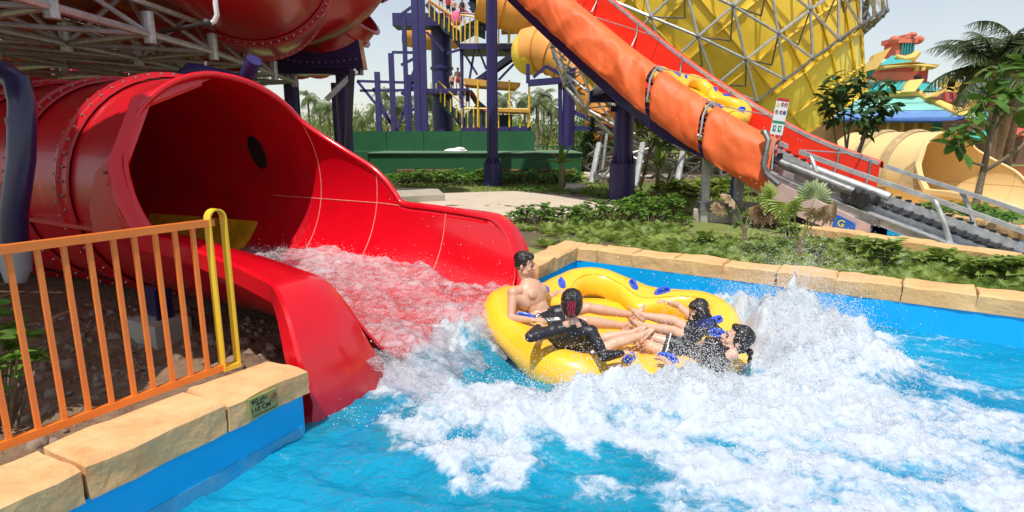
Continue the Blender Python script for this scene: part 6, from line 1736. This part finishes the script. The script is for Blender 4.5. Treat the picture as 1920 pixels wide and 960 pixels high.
a = at(1888, 330, 19.6); b = at(1990, 330, 19.6); MB().box(((a.x + b.x) / 2, 19.6, .62), (b.x - a.x, .05, .6)).build('panel', mat('woven_brown', (.35, .12, .06), .7, var=.3, vs=20), wf)
# ================================================================ plants
def leaf_tpl(bend=.25, fold=.18, w=.5, nseg=4, shape=None):
    """leaf along +y (length 1), normal +z; width w"""
    v = []; f = []
    for i in range(nseg + 1):
        t = i / nseg; ww = w * (math.sin(PI * min(1, t ** .8 + .02)) if shape is None else shape(t)); z = -bend * t * t
        v += [(-ww / 2, t, z + fold * ww), (0, t, z), (ww / 2, t, z + fold * ww)]
    for i in range(nseg):
        a = i * 3
        f += [(a, a + 1, a + 4), (a, a + 4, a + 3), (a + 1, a + 2, a + 5), (a + 1, a + 5, a + 4)]
    return np.array(v), np.array(f)
LEAF = leaf_tpl(); LEAF2 = leaf_tpl(.3, .15, .34, 2); LEAFB = leaf_tpl(.35, .12, .42, 4, lambda t: math.sin(PI * min(1, t ** 1.4 + .03)))
BLADE = leaf_tpl(.5, .1, .07, 3, lambda t: 1 - t)
def frames_from(dirs, ups):
    d = dirs / np.linalg.norm(dirs, axis=1, keepdims=True)
    n = ups - d * (ups * d).sum(1, keepdims=True); n /= (np.linalg.norm(n, axis=1, keepdims=True) + 1e-9)
    return np.stack([np.cross(d, n), d, n], -1)
def leaves_mesh(name, pos, dirs, size, m, parent=None, tpl=LEAF, ups=None, raw=False):
    pos = np.asarray(pos, float); dirs = np.asarray(dirs, float)
    if ups is None: ups = np.tile([0, 0, 1.0], (len(pos), 1)) + rng.normal(size=(len(pos), 3)) * .3
    V, Fc = scatter(tpl[0], tpl[1], pos, np.asarray(size, float), rng, frames=frames_from(dirs, ups))
    return np_mesh(name, V, Fc, m, parent, raw=raw)
def merge(*a):
    return np.concatenate(a)
# fern frond template: rachis with pairs of narrow leaflets
def frond_tpl(n=9, w=.32, droop=.55, tipw=.25):
    v = []; f = []
    for i in range(n):
        t = .12 + .88 * i / n; z = .35 * t - droop * t * t; L = w * math.sin(PI * (t * .85 + .12)) 
        for s in (-1, 1):
            b = len(v); v += [(0, t - .035, z), (0, t + .035, z), (s * L, t + .10, z - .10 * L)]; f.append((b, b + 1, b + 2))
    b = len(v); v += [(-.012, 0, 0), (.012, 0, 0), (0, 1, .35 - droop)]; f.append((b, b + 1, b + 2))
    return np.array(v), np.array(f)
FERN = frond_tpl()
def scatter_in(poly, n, margin_fn=None):
    P = np.array(poly); lo = P.min(0); hi = P.max(0); out = []
    while sum(len(o) for o in out) < n:
        q = rng.uniform(lo, hi, (n * 2, 2)); q = q[in_poly(q[:, 0], q[:, 1], poly)]; out.append(q)
    return np.concatenate(out)[:n]
E_ = WALL_D + DE * 8.2 + OUT_D * .5
bed = [(.62, 8.35), (WALL_D.x + .3, WALL_D.y + .55), (E_.x, E_.y), (8.4, 6.3), (6.7, 6.95), (4.6, 9.0), (3.3, 9.3), (2.6, 10.4), (.9, 10.7), (-.5, 9.5)]
c = scatter_in(bed, 1500); dens = fbm(c[:, 0] * 1.1, c[:, 1] * 1.1, 3, 201); c = c[dens > .36]
n = len(c); kf = 9
pos = np.repeat(np.c_[c, np.full(n, GZ)], kf, 0); ang = rng.uniform(0, 2 * PI, n * kf); el = rng.uniform(.15, .9, n * kf)
dirs = np.stack([np.cos(ang) * np.cos(el), np.sin(ang) * np.cos(el), np.sin(el)], -1)
sz = np.repeat(rng.uniform(.10, .24, n), kf) * rng.uniform(.6, 1.2, n * kf)
tag(leaves_mesh('ferns', pos, dirs, sz, fern_m, tpl=FERN), 'low yellow-green ferns covering the bed behind the far coping', 'ferns', kind='stuff')
# grass on the lawn: short blades
lawn = [(-6, 12), (-1, 10.2), (3.0, 10.8), (6, 11.5), (9.3, 13.3), (9, 18), (12, 20.3), (-3, 20.3)]
c = scatter_in(lawn, 26000); pv_ = [tuple(gz(u, v, .36)[:2]) for u, v in ((765, 376), (830, 361), (960, 357), (1078, 361), (1200, 388), (1092, 402), (1000, 414), (838, 394))]; c = c[~in_poly(c[:, 0], c[:, 1], pv_)]; pos = np.c_[c, np.full(len(c), GZ)]; ang = rng.uniform(0, 2 * PI, len(c))
dirs = np.stack([np.cos(ang) * .4, np.sin(ang) * .4, np.ones(len(c))], -1)
tag(leaves_mesh('grass', pos, dirs, rng.uniform(.04, .11, len(c)) * np.where(fbm(c[:, 0], c[:, 1], 3, 7) > .55, 1.5, .9), grass_m, tpl=leaf_tpl(.4, .1, .22, 1, lambda t: 1 - t * .9)), 'yellowish lawn grass', 'grass', kind='stuff')
# ---------------------------------------------------------------- leafy shrubs (three forms, copied)
def shrub(name, label, loc, w, h, nl, ls, m, group=None, tpl=LEAF, whorl=6):
    t = thing(name, label, 'shrub', (0, 0, 0), group); k = max(1, nl // whorl); P_ = []; D_ = []; S_ = []
    st = MB()
    for i in range(k):
        a = rng.uniform(0, 2 * PI); r = w * math.sqrt(rng.random()); hh = h * (1 - .45 * (r / w) ** 2) * rng.uniform(.45, 1)
        tip = np.array([r * math.cos(a), r * math.sin(a), hh])
        if i % 3 == 0: st.tube([(tip[0] * .3, tip[1] * .3, -.02), (tip[0] * .7, tip[1] * .7, hh * .6), tuple(tip)], [.012, .009, .005], 4, caps=False)
        a0 = rng.uniform(0, 6)
        for q in range(whorl):
            aa = a0 + 2 * PI * q / whorl; e = rng.uniform(.0, .7); P_.append(tip + rng.normal(size=3) * .01); D_.append((math.cos(aa) * math.cos(e), math.sin(aa) * math.cos(e), math.sin(e))); S_.append(ls * rng.uniform(.7, 1.25))
    leaves_mesh('leaves', P_, D_, S_, m, t, tpl); st.build('stems', bark, t); t.location = loc
    for ch_ in kids(t):
        if ch_.name.startswith('leaves') or ch_.name.startswith('stems'): ch_['kind'] = 'stuff'
    return t
ORD = lambda i: {1: 'first', 2: 'second', 3: 'third', 4: 'fourth', 5: 'fifth', 6: 'sixth', 7: 'seventh', 8: 'eighth', 9: 'ninth'}.get(i, '%dth' % i if i % 10 not in (1, 2, 3) or i in (11, 12, 13) else '%d%s' % (i, ('st', 'nd', 'rd')[i % 10 - 1]))
def row(proto_args, pts, label0, group, jitter=.25):
    ps = []; rank = {p: r_ + 1 for r_, p in enumerate(sorted(pts))}
    for i, (u, v, z, sc) in enumerate(pts):
        p = gz(u, v, z); label = label0 + ', ' + ORD(rank[(u, v, z, sc)]) + ' from left'
        if i < 2:
            s = shrub(*proto_args[0:1], label, (0, 0, 0), *proto_args[1:], group=group); ps.append(keep(s)); s.location = p; s.scale = (sc,) * 3
        else: copy_tree(ps[i % 2], p, rotz=rng.uniform(0, 6), scale=sc, label=label, group=group)
row(('leafy_shrub', .42, .42, 210, .11, leaf_a), [(962 + 24 * i, 418 - 4 * (i % 2) + (i * .5), GZ, .55 + .1 * ((i * 7) % 5)) for i in range(6)], 'leafy shrub at the near edge of the pale paving', 'shrubs along the paving edge')
row(('leafy_shrub', .5, .5, 260, .12, leaf_a), [(1112, 412, GZ, .8), (1150, 418, GZ, .9), (1196, 408, GZ, 1.0), (1235, 412, GZ, 1.2), (1256, 404, GZ, .9), (1218, 420, GZ, .9), (1085, 420, GZ, .7), (1272, 424, GZ, .5)], 'bushy shrub between paving and concrete pad', 'shrubs beside the concrete pad')
row(('low_shrub', .6, .5, 240, .13, leaf_a), [(738 + 17 * i, 348 - 3 * (i % 3), GZ, .8 + .12 * ((i * 5) % 4)) for i in range(20)], 'hedge shrub at the foot of the green wall', 'hedge shrubs under the green wall')
row(('low_shrub', .4, .3, 150, .10, leaf_a), [(985 + 24 * i, 362 + 2.2 * i, GZ, .8 + .1 * (i % 3)) for i in range(9)], 'low shrub on the lawn beyond the paving', 'low shrubs on the lawn')
row(('light_fern_shrub', .6, .5, 260, .22, leaf_y, ), [(1285, 372, GZ, 1.0), (1320, 370, GZ, .9), (1350, 368, GZ, 1.0), (1262, 366, GZ, .8), (1410, 366, GZ, .8)], 'light feathery clump behind the conveyor legs', 'light clumps behind the conveyor')
row(('flowering_weed', .35, .25, 120, .10, leaf_a), [(1740, 425 - 8, .3, 1.3), (1790, 412, .3, 1.4), (1850, 420, .3, 1.3), (1900, 430, .3, 1.4), (1765, 402, .3, 1.2), (1820, 405, .3, 1.2)], 'low clump on the far side of the channel', 'clumps beyond the channel')
row(('tall_fern', .22, .34, 90, .20, fern_m), [(1478, 452, GZ, .8), (1610, 478, GZ, .8), (1650, 500, GZ, 1.0), (1760, 505, GZ, .8), (1840, 530, GZ, .8), (1320, 462, GZ, .7), (1890, 532, GZ, .9)], 'taller fern tuft in the fern bed', 'fern tufts')
# shrub behind the fence at far left
sb = gz(-30, 800, .25); s = shrub('glossy_shrub', 'glossy green shrub behind the orange fence at the left edge', (0, 0, 0), .30, .86, 420, .085, mat('leaf_glossy', (.06, .17, .015), .3, col2=(.18, .32, .04), vs=6, trans=.25, coat=.2), whorl=7); s.location = sb + Vector((-.02, .12, -.05))
# ---------------------------------------------------------------- broadleaf trees
def tree(name, label, base, stems, clusters, ls, m, group=None, nper=(9, 14), tpl=LEAFB, trunk=.05, droop=.1, cat='tree'):
    """stems: list of polylines of world points with radii; clusters: world points"""
    t = thing(name, label, cat, base, group)
    for pts, rr in stems: MB().tube(pts, [rr * (1 - .55 * i / (len(pts) - 1)) for i in range(len(pts))], 8).build('trunk' if rr >= trunk else 'limb', bark, t, True)
    P_ = []; D_ = []; S_ = []; n = 0
    for c in clusters:
        c = np.array(c); k = rng.integers(*nper); a0 = rng.uniform(0, 6)
        for q in range(k):
            a = a0 + q * 2.4; e = rng.uniform(-.5, .8) - droop; P_.append(c + rng.normal(size=3) * ls * .12); D_.append((math.cos(a) * math.cos(e), math.sin(a) * math.cos(e), math.sin(e))); S_.append(ls * rng.uniform(.7, 1.2))
    P_, D_, S_ = np.array(P_), np.array(D_), np.array(S_)
    for i in range(min(len(P_), 120)): leaves_mesh('leaf', P_[i:i + 1], D_[i:i + 1], S_[i:i + 1], m, t, tpl)
    if len(P_) > 120: tag(leaves_mesh('foliage', P_[120:], D_[120:], S_[120:], m, t, tpl), kind='stuff')
    return t
Y = 12.0; b = gz(1580, 398, GZ)
st = []; cl = []
for (u, v) in ((1556, 205), (1575, 185), (1600, 175), (1592, 205), (1622, 190), (1640, 195), (1565, 225), (1630, 225), (1652, 172), (1580, 160), (1608, 225), (1648, 215), (1600, 160), (1625, 250), (1552, 190)):
    e = at(u, v, Y + r3.uniform(-.4, .4)); cl.append(e); cl.append(e + Vector((r3.uniform(-.15, .15), r3.uniform(-.2, .2), .16)))
for (u, v) in ((1560, 215), (1580, 190), (1600, 185), (1628, 230), (1645, 185)):
    e = at(u, v, Y); st.append(([Vector((b.x + r3.uniform(-.2, .2), b.y, GZ)), Vector((b.x, b.y, GZ)).lerp(e, .45) + Vector((r3.uniform(-.08, .08), 0, .1)), e], .035))
tree('plumeria_tree', 'slender many-stemmed tree with dark glossy leaves behind the conveyor', b, st, cl, .26, leaf_d, trunk=.03)
b = gz(1828, 392, .35); Yt = b.y
def TP(u, v, dy=0): return at(u, v, Yt + dy)
st = [([b, TP(1838, 345), TP(1848, 300), TP(1858, 255), TP(1866, 215), TP(1876, 180)], .075), ([TP(1846, 320), TP(1880, 300, -.2), TP(1915, 275, -.3), TP(1945, 240, -.3)], .05), ([TP(1848, 312), TP(1818, 303, -.3), TP(1800, 282, -.4), TP(1796, 262, -.4)], .03), ([TP(1860, 250), TP(1885, 215, .2), TP(1905, 180, .2), TP(1925, 150)], .03), ([TP(1862, 238), TP(1848, 215, -.2), TP(1842, 190, -.2)], .022), ([TP(1866, 215), TP(1890, 200, -.3), TP(1915, 205, -.3)], .02)]
cl = [TP(u, v, r3.uniform(-.4, .3)) for u, v in ((1796, 262), (1800, 275), (1786, 250), (1842, 190), (1850, 175), (1835, 205), (1876, 172), (1862, 150), (1890, 165), (1925, 150), (1905, 120), (1915, 205), (1895, 140), (1850, 235), (1828, 225), (1912, 170), (1808, 240), (1870, 128), (1945, 240))]
tree('big_leaf_tree', 'young tree with forked grey trunk and big bright leaves at the right edge', b, st, cl, .46, mat('leaf_big', (.045, .13, .02), .35, col2=(.13, .25, .04), vs=4, trans=.3), nper=(5, 9), trunk=.05)
b = gz(1200, 352, GZ); Yt = 16.0
st = [([b, TP(1212, 310), TP(1222, 260), TP(1215, 215)], .05), ([TP(1216, 290), TP(1240, 250), TP(1250, 225)], .03), ([TP(1220, 270), TP(1195, 235), TP(1188, 200)], .03)]
cl = [TP(1190 + r3.uniform(-5, 75), 215 + r3.uniform(-45, 60), r3.uniform(-.7, .7)) for _ in range(34)]
tree('young_tree', 'loose young tree with glossy leaves right of the blue conveyor column', b, st, cl, .30, mat('leaf_young', (.07, .13, .03), .4, col2=(.17, .24, .07), vs=3, trans=.35), nper=(7, 11), trunk=.04)
# banana-like plants
def banana(label, base, h, leaves, m):
    t = thing('banana_plant', label, 'plant', base, None); b = Vector(base)
    MB().tube([b, b + Vector((0, 0, h * .45)), b + Vector((.02, 0, h * .62))], [.09, .07, .045], 10).build('stem', mat('banana_stem', (.2, .2, .08), .6, var=.3, vs=8), t, True)
    for a, e, L, w, bend, mm in leaves:
        d = np.array([[math.cos(a) * math.cos(e), math.sin(a) * math.cos(e), math.sin(e)]]); tp = leaf_tpl(bend, .25, w, 7, lambda q: math.sin(PI * min(1, q ** .7 + .04)) ** .7)
        leaves_mesh('leaf', [b + Vector((0, 0, h * .55))], d, [L], mm, t, tp, ups=np.array([[-math.cos(a) * math.sin(e), -math.sin(a) * math.sin(e), math.cos(e)]]))
banana('short banana plant with ragged pale leaves in front of the green wall', gz(1052, 352, GZ), 1.3, [(0.3, .55, .8, .3, .5, leaf_y), (2.9, .5, .75, .26, .5, leaf_y), (1.6, 1.35, .7, .3, .1, leaf_a), (4.6, 1.2, .7, .3, .2, leaf_a), (.2, 1.2, .75, .28, .2, leaf_y), (3.3, 1.1, .6, .2, .4, leaf_dry)], leaf_y)
banana('upright banana plant with bright leaf right of the blue conveyor column', gz(1233, 362, GZ), 1.2, [(1.7, 1.4, .95, .34, .05, leaf_y), (.2, 1.15, .8, .3, .2, leaf_y), (2.9, 1.0, .8, .26, .3, leaf_a), (3.4, .1, .7, .2, .9, leaf_dry), (.4, .6, .7, .24, .4, leaf_a), (4.8, .9, .6, .24, .3, leaf_y)], leaf_y)
# fan palms
def fan_leaf(name, c, up, axis, r, m, parent, spread=R(215), n=20, droop=.0):
    """pleated fan; axis = middle direction, up = normal"""
    u = Vector(axis).normalized(); nn = Vector(up); nn = (nn - u * nn.dot(u)).normalized(); s = u.cross(nn); mb = MB()
    for k in range(n):
        a0 = -spread / 2 + spread * k / n; a1 = a0 + spread / n; am = (a0 + a1) / 2
        def q(a, rr, h): 
            d = u * math.cos(a) + s * math.sin(a); return c + d * rr + nn * (h - droop * rr * rr / r)
        rt = r * (.92 + .10 * math.sin(k * 2.1)); mb.add([q(a0, .02, 0), q(a0, rt * .88, -.012), q(am, rt * .5, .018), q(a1, rt * .88, -.012), q(a1, .02, 0), q(am, rt, .0)], [(0, 1, 2), (1, 5, 2), (5, 3, 2), (3, 4, 2), (0, 2, 4)])
    return mb.build(name, m, parent)
fan_g = mat('fan_leaf', (.17, .27, .03), .45, col2=(.34, .42, .08), vs=4, trans=.35, spots=((.5, .3, .1), 7, .62, .6)); fan_d = mat('fan_leaf_dry', (.42, .27, .15), .7, col2=(.6, .48, .28), vs=6, trans=.3)
fan_p = mat('fan_leaf_pale', (.22, .33, .14), .45, col2=(.42, .48, .26), vs=3, trans=.35)
def fan_palm(label, base, leaves, stalks):
    t = thing('fan_palm', label, 'palm', base); b = Vector(base)
    MB().tube([b, b + Vector((0, 0, .32))], [.045, .03], 8).build('trunk', bark_p, t, True)
    for c, up, ax, r, m, dr in leaves:
        MB().tube([b + Vector((0, 0, .2)), (b + Vector((0, 0, .3))).lerp(c, .55) + Vector((0, 0, .03)), c], [.012, .009, .006], 6).build('stalk', mat('green_stalk', (.2, .24, .06), .5), t, True)
        fan_leaf('leaf', c, up, ax, r, m, t, droop=dr)
    for e in stalks: MB().tube([b + Vector((0, 0, .1)), (b + e) / 2 + Vector((0, 0, .05)), e], [.012, .006, .002], 5).build('stalk', mat('green_stalk', (.2, .24, .06), .5), t, True)
b = gz(1497, 487, GZ); Yb = b.y
def FP(u, v, d=0): return at(u, v, Yb + d)
fan_palm('fan palm with large bright half-round leaves standing in the fern bed', b, [(FP(1450, 372), (-.1, -.75, .65), (-.5, -.2, .5), .24, fan_g, .25), (FP(1476, 380, -.1), (.05, -.95, .3), (.1, -.1, -.9), .26, fan_g, .15), (FP(1528, 372, .1), (0, -.85, .5), (.05, .1, 1), .27, fan_p, .15), (FP(1558, 382, 0), (.2, -.8, .5), (.4, -.3, -.6), .24, fan_d, .9), (FP(1535, 390, -.1), (-.1, -.9, .3), (.1, -.2, -.8), .17, fan_d, .9), (FP(1430, 390, .1), (-.3, -.6, .5), (-.5, -.3, -.6), .20, leaf_dry, .9)], [FP(1470, 440), FP(1525, 440), FP(1545, 455)])
b = gz(1394, 462, GZ); Yb = b.y
fan_palm('smaller fan palm with dry pinkish leaves left of the large one', b, [(FP(1372, 372), (0, -.6, .8), (-.5, -.3, .2), .17, fan_d, .4), (FP(1352, 385), (-.2, -.7, .6), (-.6, -.3, -.3), .15, fan_d, .6), (FP(1433, 385), (.2, -.8, .5), (.3, -.3, -.8), .18, leaf_dry, .8), (FP(1404, 405), (0, -.9, .3), (0, -.1, .9), .11, fan_g, .1), (FP(1385, 425), (0, -.9, .3), (-.2, -.1, .9), .09, leaf_a, .1)], [FP(1360, 440), FP(1430, 430)])
# ---------------------------------------------------------------- palms
def palm_crown(t, c, L, nf, nl, m, seed, tone=.0, sep=False, lw=.028, droop=.75):
    r = np.random.default_rng(seed); PP = []; DD = []; SS = []; UU = []; rb = MB()
    for k in range(nf):
        a = 2 * PI * k / nf * 1.0 + r.uniform(-.25, .25) + k * 2.4; el = r.uniform(-.35, 1.25); Lf = L * r.uniform(.8, 1.1)
        d = np.array([math.cos(a), math.sin(a), 0]); pts = []
        p = np.array(c, float); e = el
        N_ = 10
        for i in range(N_ + 1):
            pts.append(p.copy()); p = p + (d * math.cos(e) + np.array([0, 0, math.sin(e)])) * Lf / N_; e -= droop * 2.0 / N_ * (1 + i / N_)
        pts = np.array(pts)
        rb.tube([tuple(x) for x in pts[::2]], [.022 * L / 2, .015 * L / 2, .010 * L / 2, .007 * L / 2, .004 * L / 2, .003 * L / 2][:len(pts[::2])], 4, caps=False)
        P_ = []; D_ = []; S_ = []; U_ = []
        for i in range(nl):
            f = .12 + .88 * i / nl; x = f * N_; j = min(int(x), N_ - 1); q = pts[j] + (pts[j + 1] - pts[j]) * (x - j); tg = pts[j + 1] - pts[j]; tg /= np.linalg.norm(tg)
            s = np.cross(tg, [0, 0, 1.0]); s /= (np.linalg.norm(s) + 1e-6); nrm = np.cross(s, tg)
            for sg in (-1, 1):
                P_.append(q); D_.append(s * sg * .8 + tg * .6 + np.array([0, 0, -.35]) + r.normal(size=3) * .1); S_.append(L * .30 * math.sin(PI * min(.98, f * .82 + .15))); U_.append(nrm + np.array([0, 0, .3]))
        PP += P_; DD += D_; SS += S_; UU += U_
        if sep:
            fr = leaves_mesh('frond', P_, D_, S_, m, t, leaf_tpl(.35, .1, lw * 3.3, 2, lambda q: 1 - .85 * q), ups=np.array(U_))
    if not sep: tag(leaves_mesh('crown', PP, DD, SS, m, t, leaf_tpl(.3, .1, lw * 3.3, 1, lambda q: 1 - .8 * q), ups=np.array(UU)), kind='stuff')
    rb.build('ribs', m, t, True)['kind'] = 'stuff'
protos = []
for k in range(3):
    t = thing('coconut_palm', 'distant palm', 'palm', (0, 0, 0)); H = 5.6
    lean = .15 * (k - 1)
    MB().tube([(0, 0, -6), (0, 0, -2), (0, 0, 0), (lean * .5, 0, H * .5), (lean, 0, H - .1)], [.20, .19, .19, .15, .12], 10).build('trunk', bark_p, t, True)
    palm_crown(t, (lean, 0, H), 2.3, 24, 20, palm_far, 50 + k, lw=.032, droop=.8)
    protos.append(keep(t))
FPs = [(493, 150, 40, 'alone above the rim of the red flare'), (577, 182, 46, 'tall, left of the saddle column'), (597, 198, 50, 'second from the left beside the fluted column'), (614, 205, 44, 'shaggiest of the trio left of the saddle column'),
       (545, 225, 60, 'low behind the fluted column'), (676, 222, 58, 'greyish one seen through the struts'), (706, 205, 56, 'behind the left tower legs'), (722, 178, 60, 'high between the tower legs'), (745, 196, 55, 'dry brownish one between the legs'), (762, 190, 62, 'behind the lattice legs'),
       (799, 190, 55, 'right of the lattice legs'), (812, 178, 62, 'between the legs and the thick tower column'), (840, 215, 58, 'under the tower walkway'), (943, 184, 55, 'right of the tall blue column'), (983, 186, 58, 'above the railing of the base landing'), (1008, 196, 54, 'first right of the canopy'), (1020, 178, 64, 'tall thin one left of the orange tube column'), (1036, 200, 58, 'bushy one by the orange tube column'), (1052, 214, 60, 'just left of the orange tube column'),
       (1096, 185, 62, 'right of the orange tube column'), (1115, 222, 56, 'above the side arm'), (1140, 235, 60, 'behind the funnel cage'), (1170, 245, 64, 'low behind the blue conveyor column')]
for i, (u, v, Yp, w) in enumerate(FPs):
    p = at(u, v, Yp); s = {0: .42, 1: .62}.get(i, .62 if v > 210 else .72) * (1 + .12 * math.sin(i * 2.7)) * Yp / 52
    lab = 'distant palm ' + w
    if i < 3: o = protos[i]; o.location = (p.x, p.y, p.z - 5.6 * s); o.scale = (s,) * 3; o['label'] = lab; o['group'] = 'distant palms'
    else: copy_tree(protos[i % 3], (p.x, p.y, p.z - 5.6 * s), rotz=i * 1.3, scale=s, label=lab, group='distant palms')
def big_palm(label, c, base, L, nf, nl, seed):
    t = thing('coconut_palm', label, 'palm', base)
    MB().tube([Vector(base), Vector(base).lerp(Vector(c), .5) + Vector((.1, 0, 0)), Vector(c)], [.17, .14, .11], 12).build('trunk', bark_p, t, True)
    palm_crown(t, c, L, nf, nl, mat('palm_leaf_dark', (.03, .055, .02), .5, col2=(.09, .12, .04), vs=3, trans=.25), seed, sep=True, lw=.03, droop=.55)
c = at(1868, 128, 19); big_palm('dark windblown palm right of the pagoda building', c, (c.x + .2, c.y, .3), 2.2, 22, 46, 4)
c = at(1912, 92, 20); big_palm('dark palm cut off by the right edge of the view', c, (c.x - .3, c.y, .3), 2.4, 20, 42, 9)
for i, (u, lab) in enumerate(((1880, 'thick palm trunk behind the forked tree'), (1905, 'thinner palm trunk beside the thick one'))):
    a = at(u, 200, 20.5); t = thing('palm_trunk', lab, 'palm', (a.x, a.y, .3)); MB().tube([(a.x, a.y, .3), (a.x, a.y, 1.8), (a.x + .05, a.y, 3.4)], [.15, .13, .11], 10).build('trunk', bark_p, t, True)
# ---------------------------------------------------------------- background trees and bushes
bgp = []
for k in range(3):
    t = thing('background_tree', 'distant tree', 'tree', (0, 0, 0)); nl = 1500
    cc_ = rng.normal(size=(14, 3)) * [1.3, 1.0, .9]; cc_[:, 2] = np.abs(cc_[:, 2]) + 1.2 
    P_ = cc_[rng.integers(0, 14, nl)] + rng.normal(size=(nl, 3)) * .55; P_[:, 2] = np.maximum(P_[:, 2], .1)
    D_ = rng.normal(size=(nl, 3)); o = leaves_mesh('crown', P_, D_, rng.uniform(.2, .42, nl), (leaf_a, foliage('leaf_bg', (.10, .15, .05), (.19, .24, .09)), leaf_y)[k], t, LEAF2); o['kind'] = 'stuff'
    MB().tube([(0, 0, -.5), (0, 0, 1.8)], [.16, .1], 7).build('trunk', bark, t, True); bgp.append(keep(t))
spots_ = [(u, 285, 62 + (u * 7 % 13), 1.0 + (u * 3 % 5) * .12) for u in range(380, 1330, 34)] + [(u, 285, 70, 1.5) for u in range(1560, 1990, 60)] + [(1100, 296, 40, .55), (1140, 298, 38, .5), (1060, 296, 42, .5), (1165, 300, 36, .5), (1190, 298, 38, .55)]
k0 = 0
for i, (u, v, Yp, s) in enumerate(spots_):
    p = at(u, v, Yp); loc = (p.x, p.y, .2)
    lab = ('background tree in the belt behind the rides, ' + ORD(i + 1) + ' from left') if i < 36 else 'small light bush beyond the lawn under the orange tube, ' + ORD(i - 35) + ' planted'; gr = 'background tree belt' if i < 36 else 'bushes beyond the lawn'
    if k0 < 3: o = bgp[k0]; o.location = loc; o.scale = (s, s, s); o['label'] = lab; o['group'] = gr; k0 += 1
    else: copy_tree(bgp[i % 3], loc, rotz=i * 2.1, scale=s, label=lab, group=gr)
for u, v, lab in ((1109, 318, 'dark conical clipped shrub on the far lawn, the larger'), (1099, 316, 'small dark conical shrub left of the larger one')):
    p = gz(u, 322, .3); t = thing('conical_shrub', lab, 'shrub', p); nl = 500; zz = rng.random(nl) ** 1.3 * (2.3 if u > 1100 else 1.7); rr = .5 * (1 - zz / 2.6) * np.sqrt(rng.random(nl)); aa = rng.uniform(0, 6.3, nl)
    o = leaves_mesh('foliage', np.c_[p.x + rr * np.cos(aa), p.y + rr * np.sin(aa), .3 + zz], rng.normal(size=(nl, 3)) + [0, 0, 1], np.full(nl, .22), leaf_d, t, LEAF2); o['kind'] = 'stuff'
# far railings and lamps
fr = thing('far_orange_railing', 'low orange railing running along the far path', 'fence', at(1200, 312, 34))
a = gz(1095, 319, .3); b = gz(1330, 319, .3); n = 40
MB().beam(a + Vector((0, 0, .8)), b + Vector((0, 0, .8)), .06, .06).build('rail', fence_m, fr)
for k in range(n + 1): q = a.lerp(b, k / n); MB().box(q + Vector((0, 0, .4)), (.05, .05, .8)).build('bar', fence_m, fr)
gr_ = thing('far_green_railing', 'green railing behind the end of the green wall', 'fence', at(1050, 280, 30)); a = at(1000, 275, 30); b = at(1112, 275, 30)
for dz in (0, -.35): MB().beam(a + Vector((0, 0, dz)), b + Vector((0, 0, dz)), .06, .06).build('rail', green_w, gr_)
for k in range(7): q = a.lerp(b, k / 6); MB().box((q.x, q.y, (q.z + .3) / 2), (.07, .07, q.z - .3)).build('post', green_w, gr_)
for u, vt, Yl, lab in ((1127, 253, 26, 'thin dark lamp post beyond the green wall'), (1010, 190, 44, 'tall thin lamp post among the palms')):
    p = at(u, vt, Yl); t = thing('street_lamp', lab, 'street lamp', (p.x, p.y, .3)); MB().tube([(p.x, p.y, .3), (p.x, p.y, p.z)], .045, 8).build('pole', steel_d, t, True); MB().cyl((p.x, p.y, p.z), .16, .12, 12).build('lamp_head', steel_d, t, True)
p = gz(1126, 345, .3); q = at(1138, 250, p.y); t = thing('grey_prop', 'thin grey steel prop leaning beside the blue conveyor column', 'prop', p); MB().tube([p, q], .05, 8).build('pole', steel, t, True)
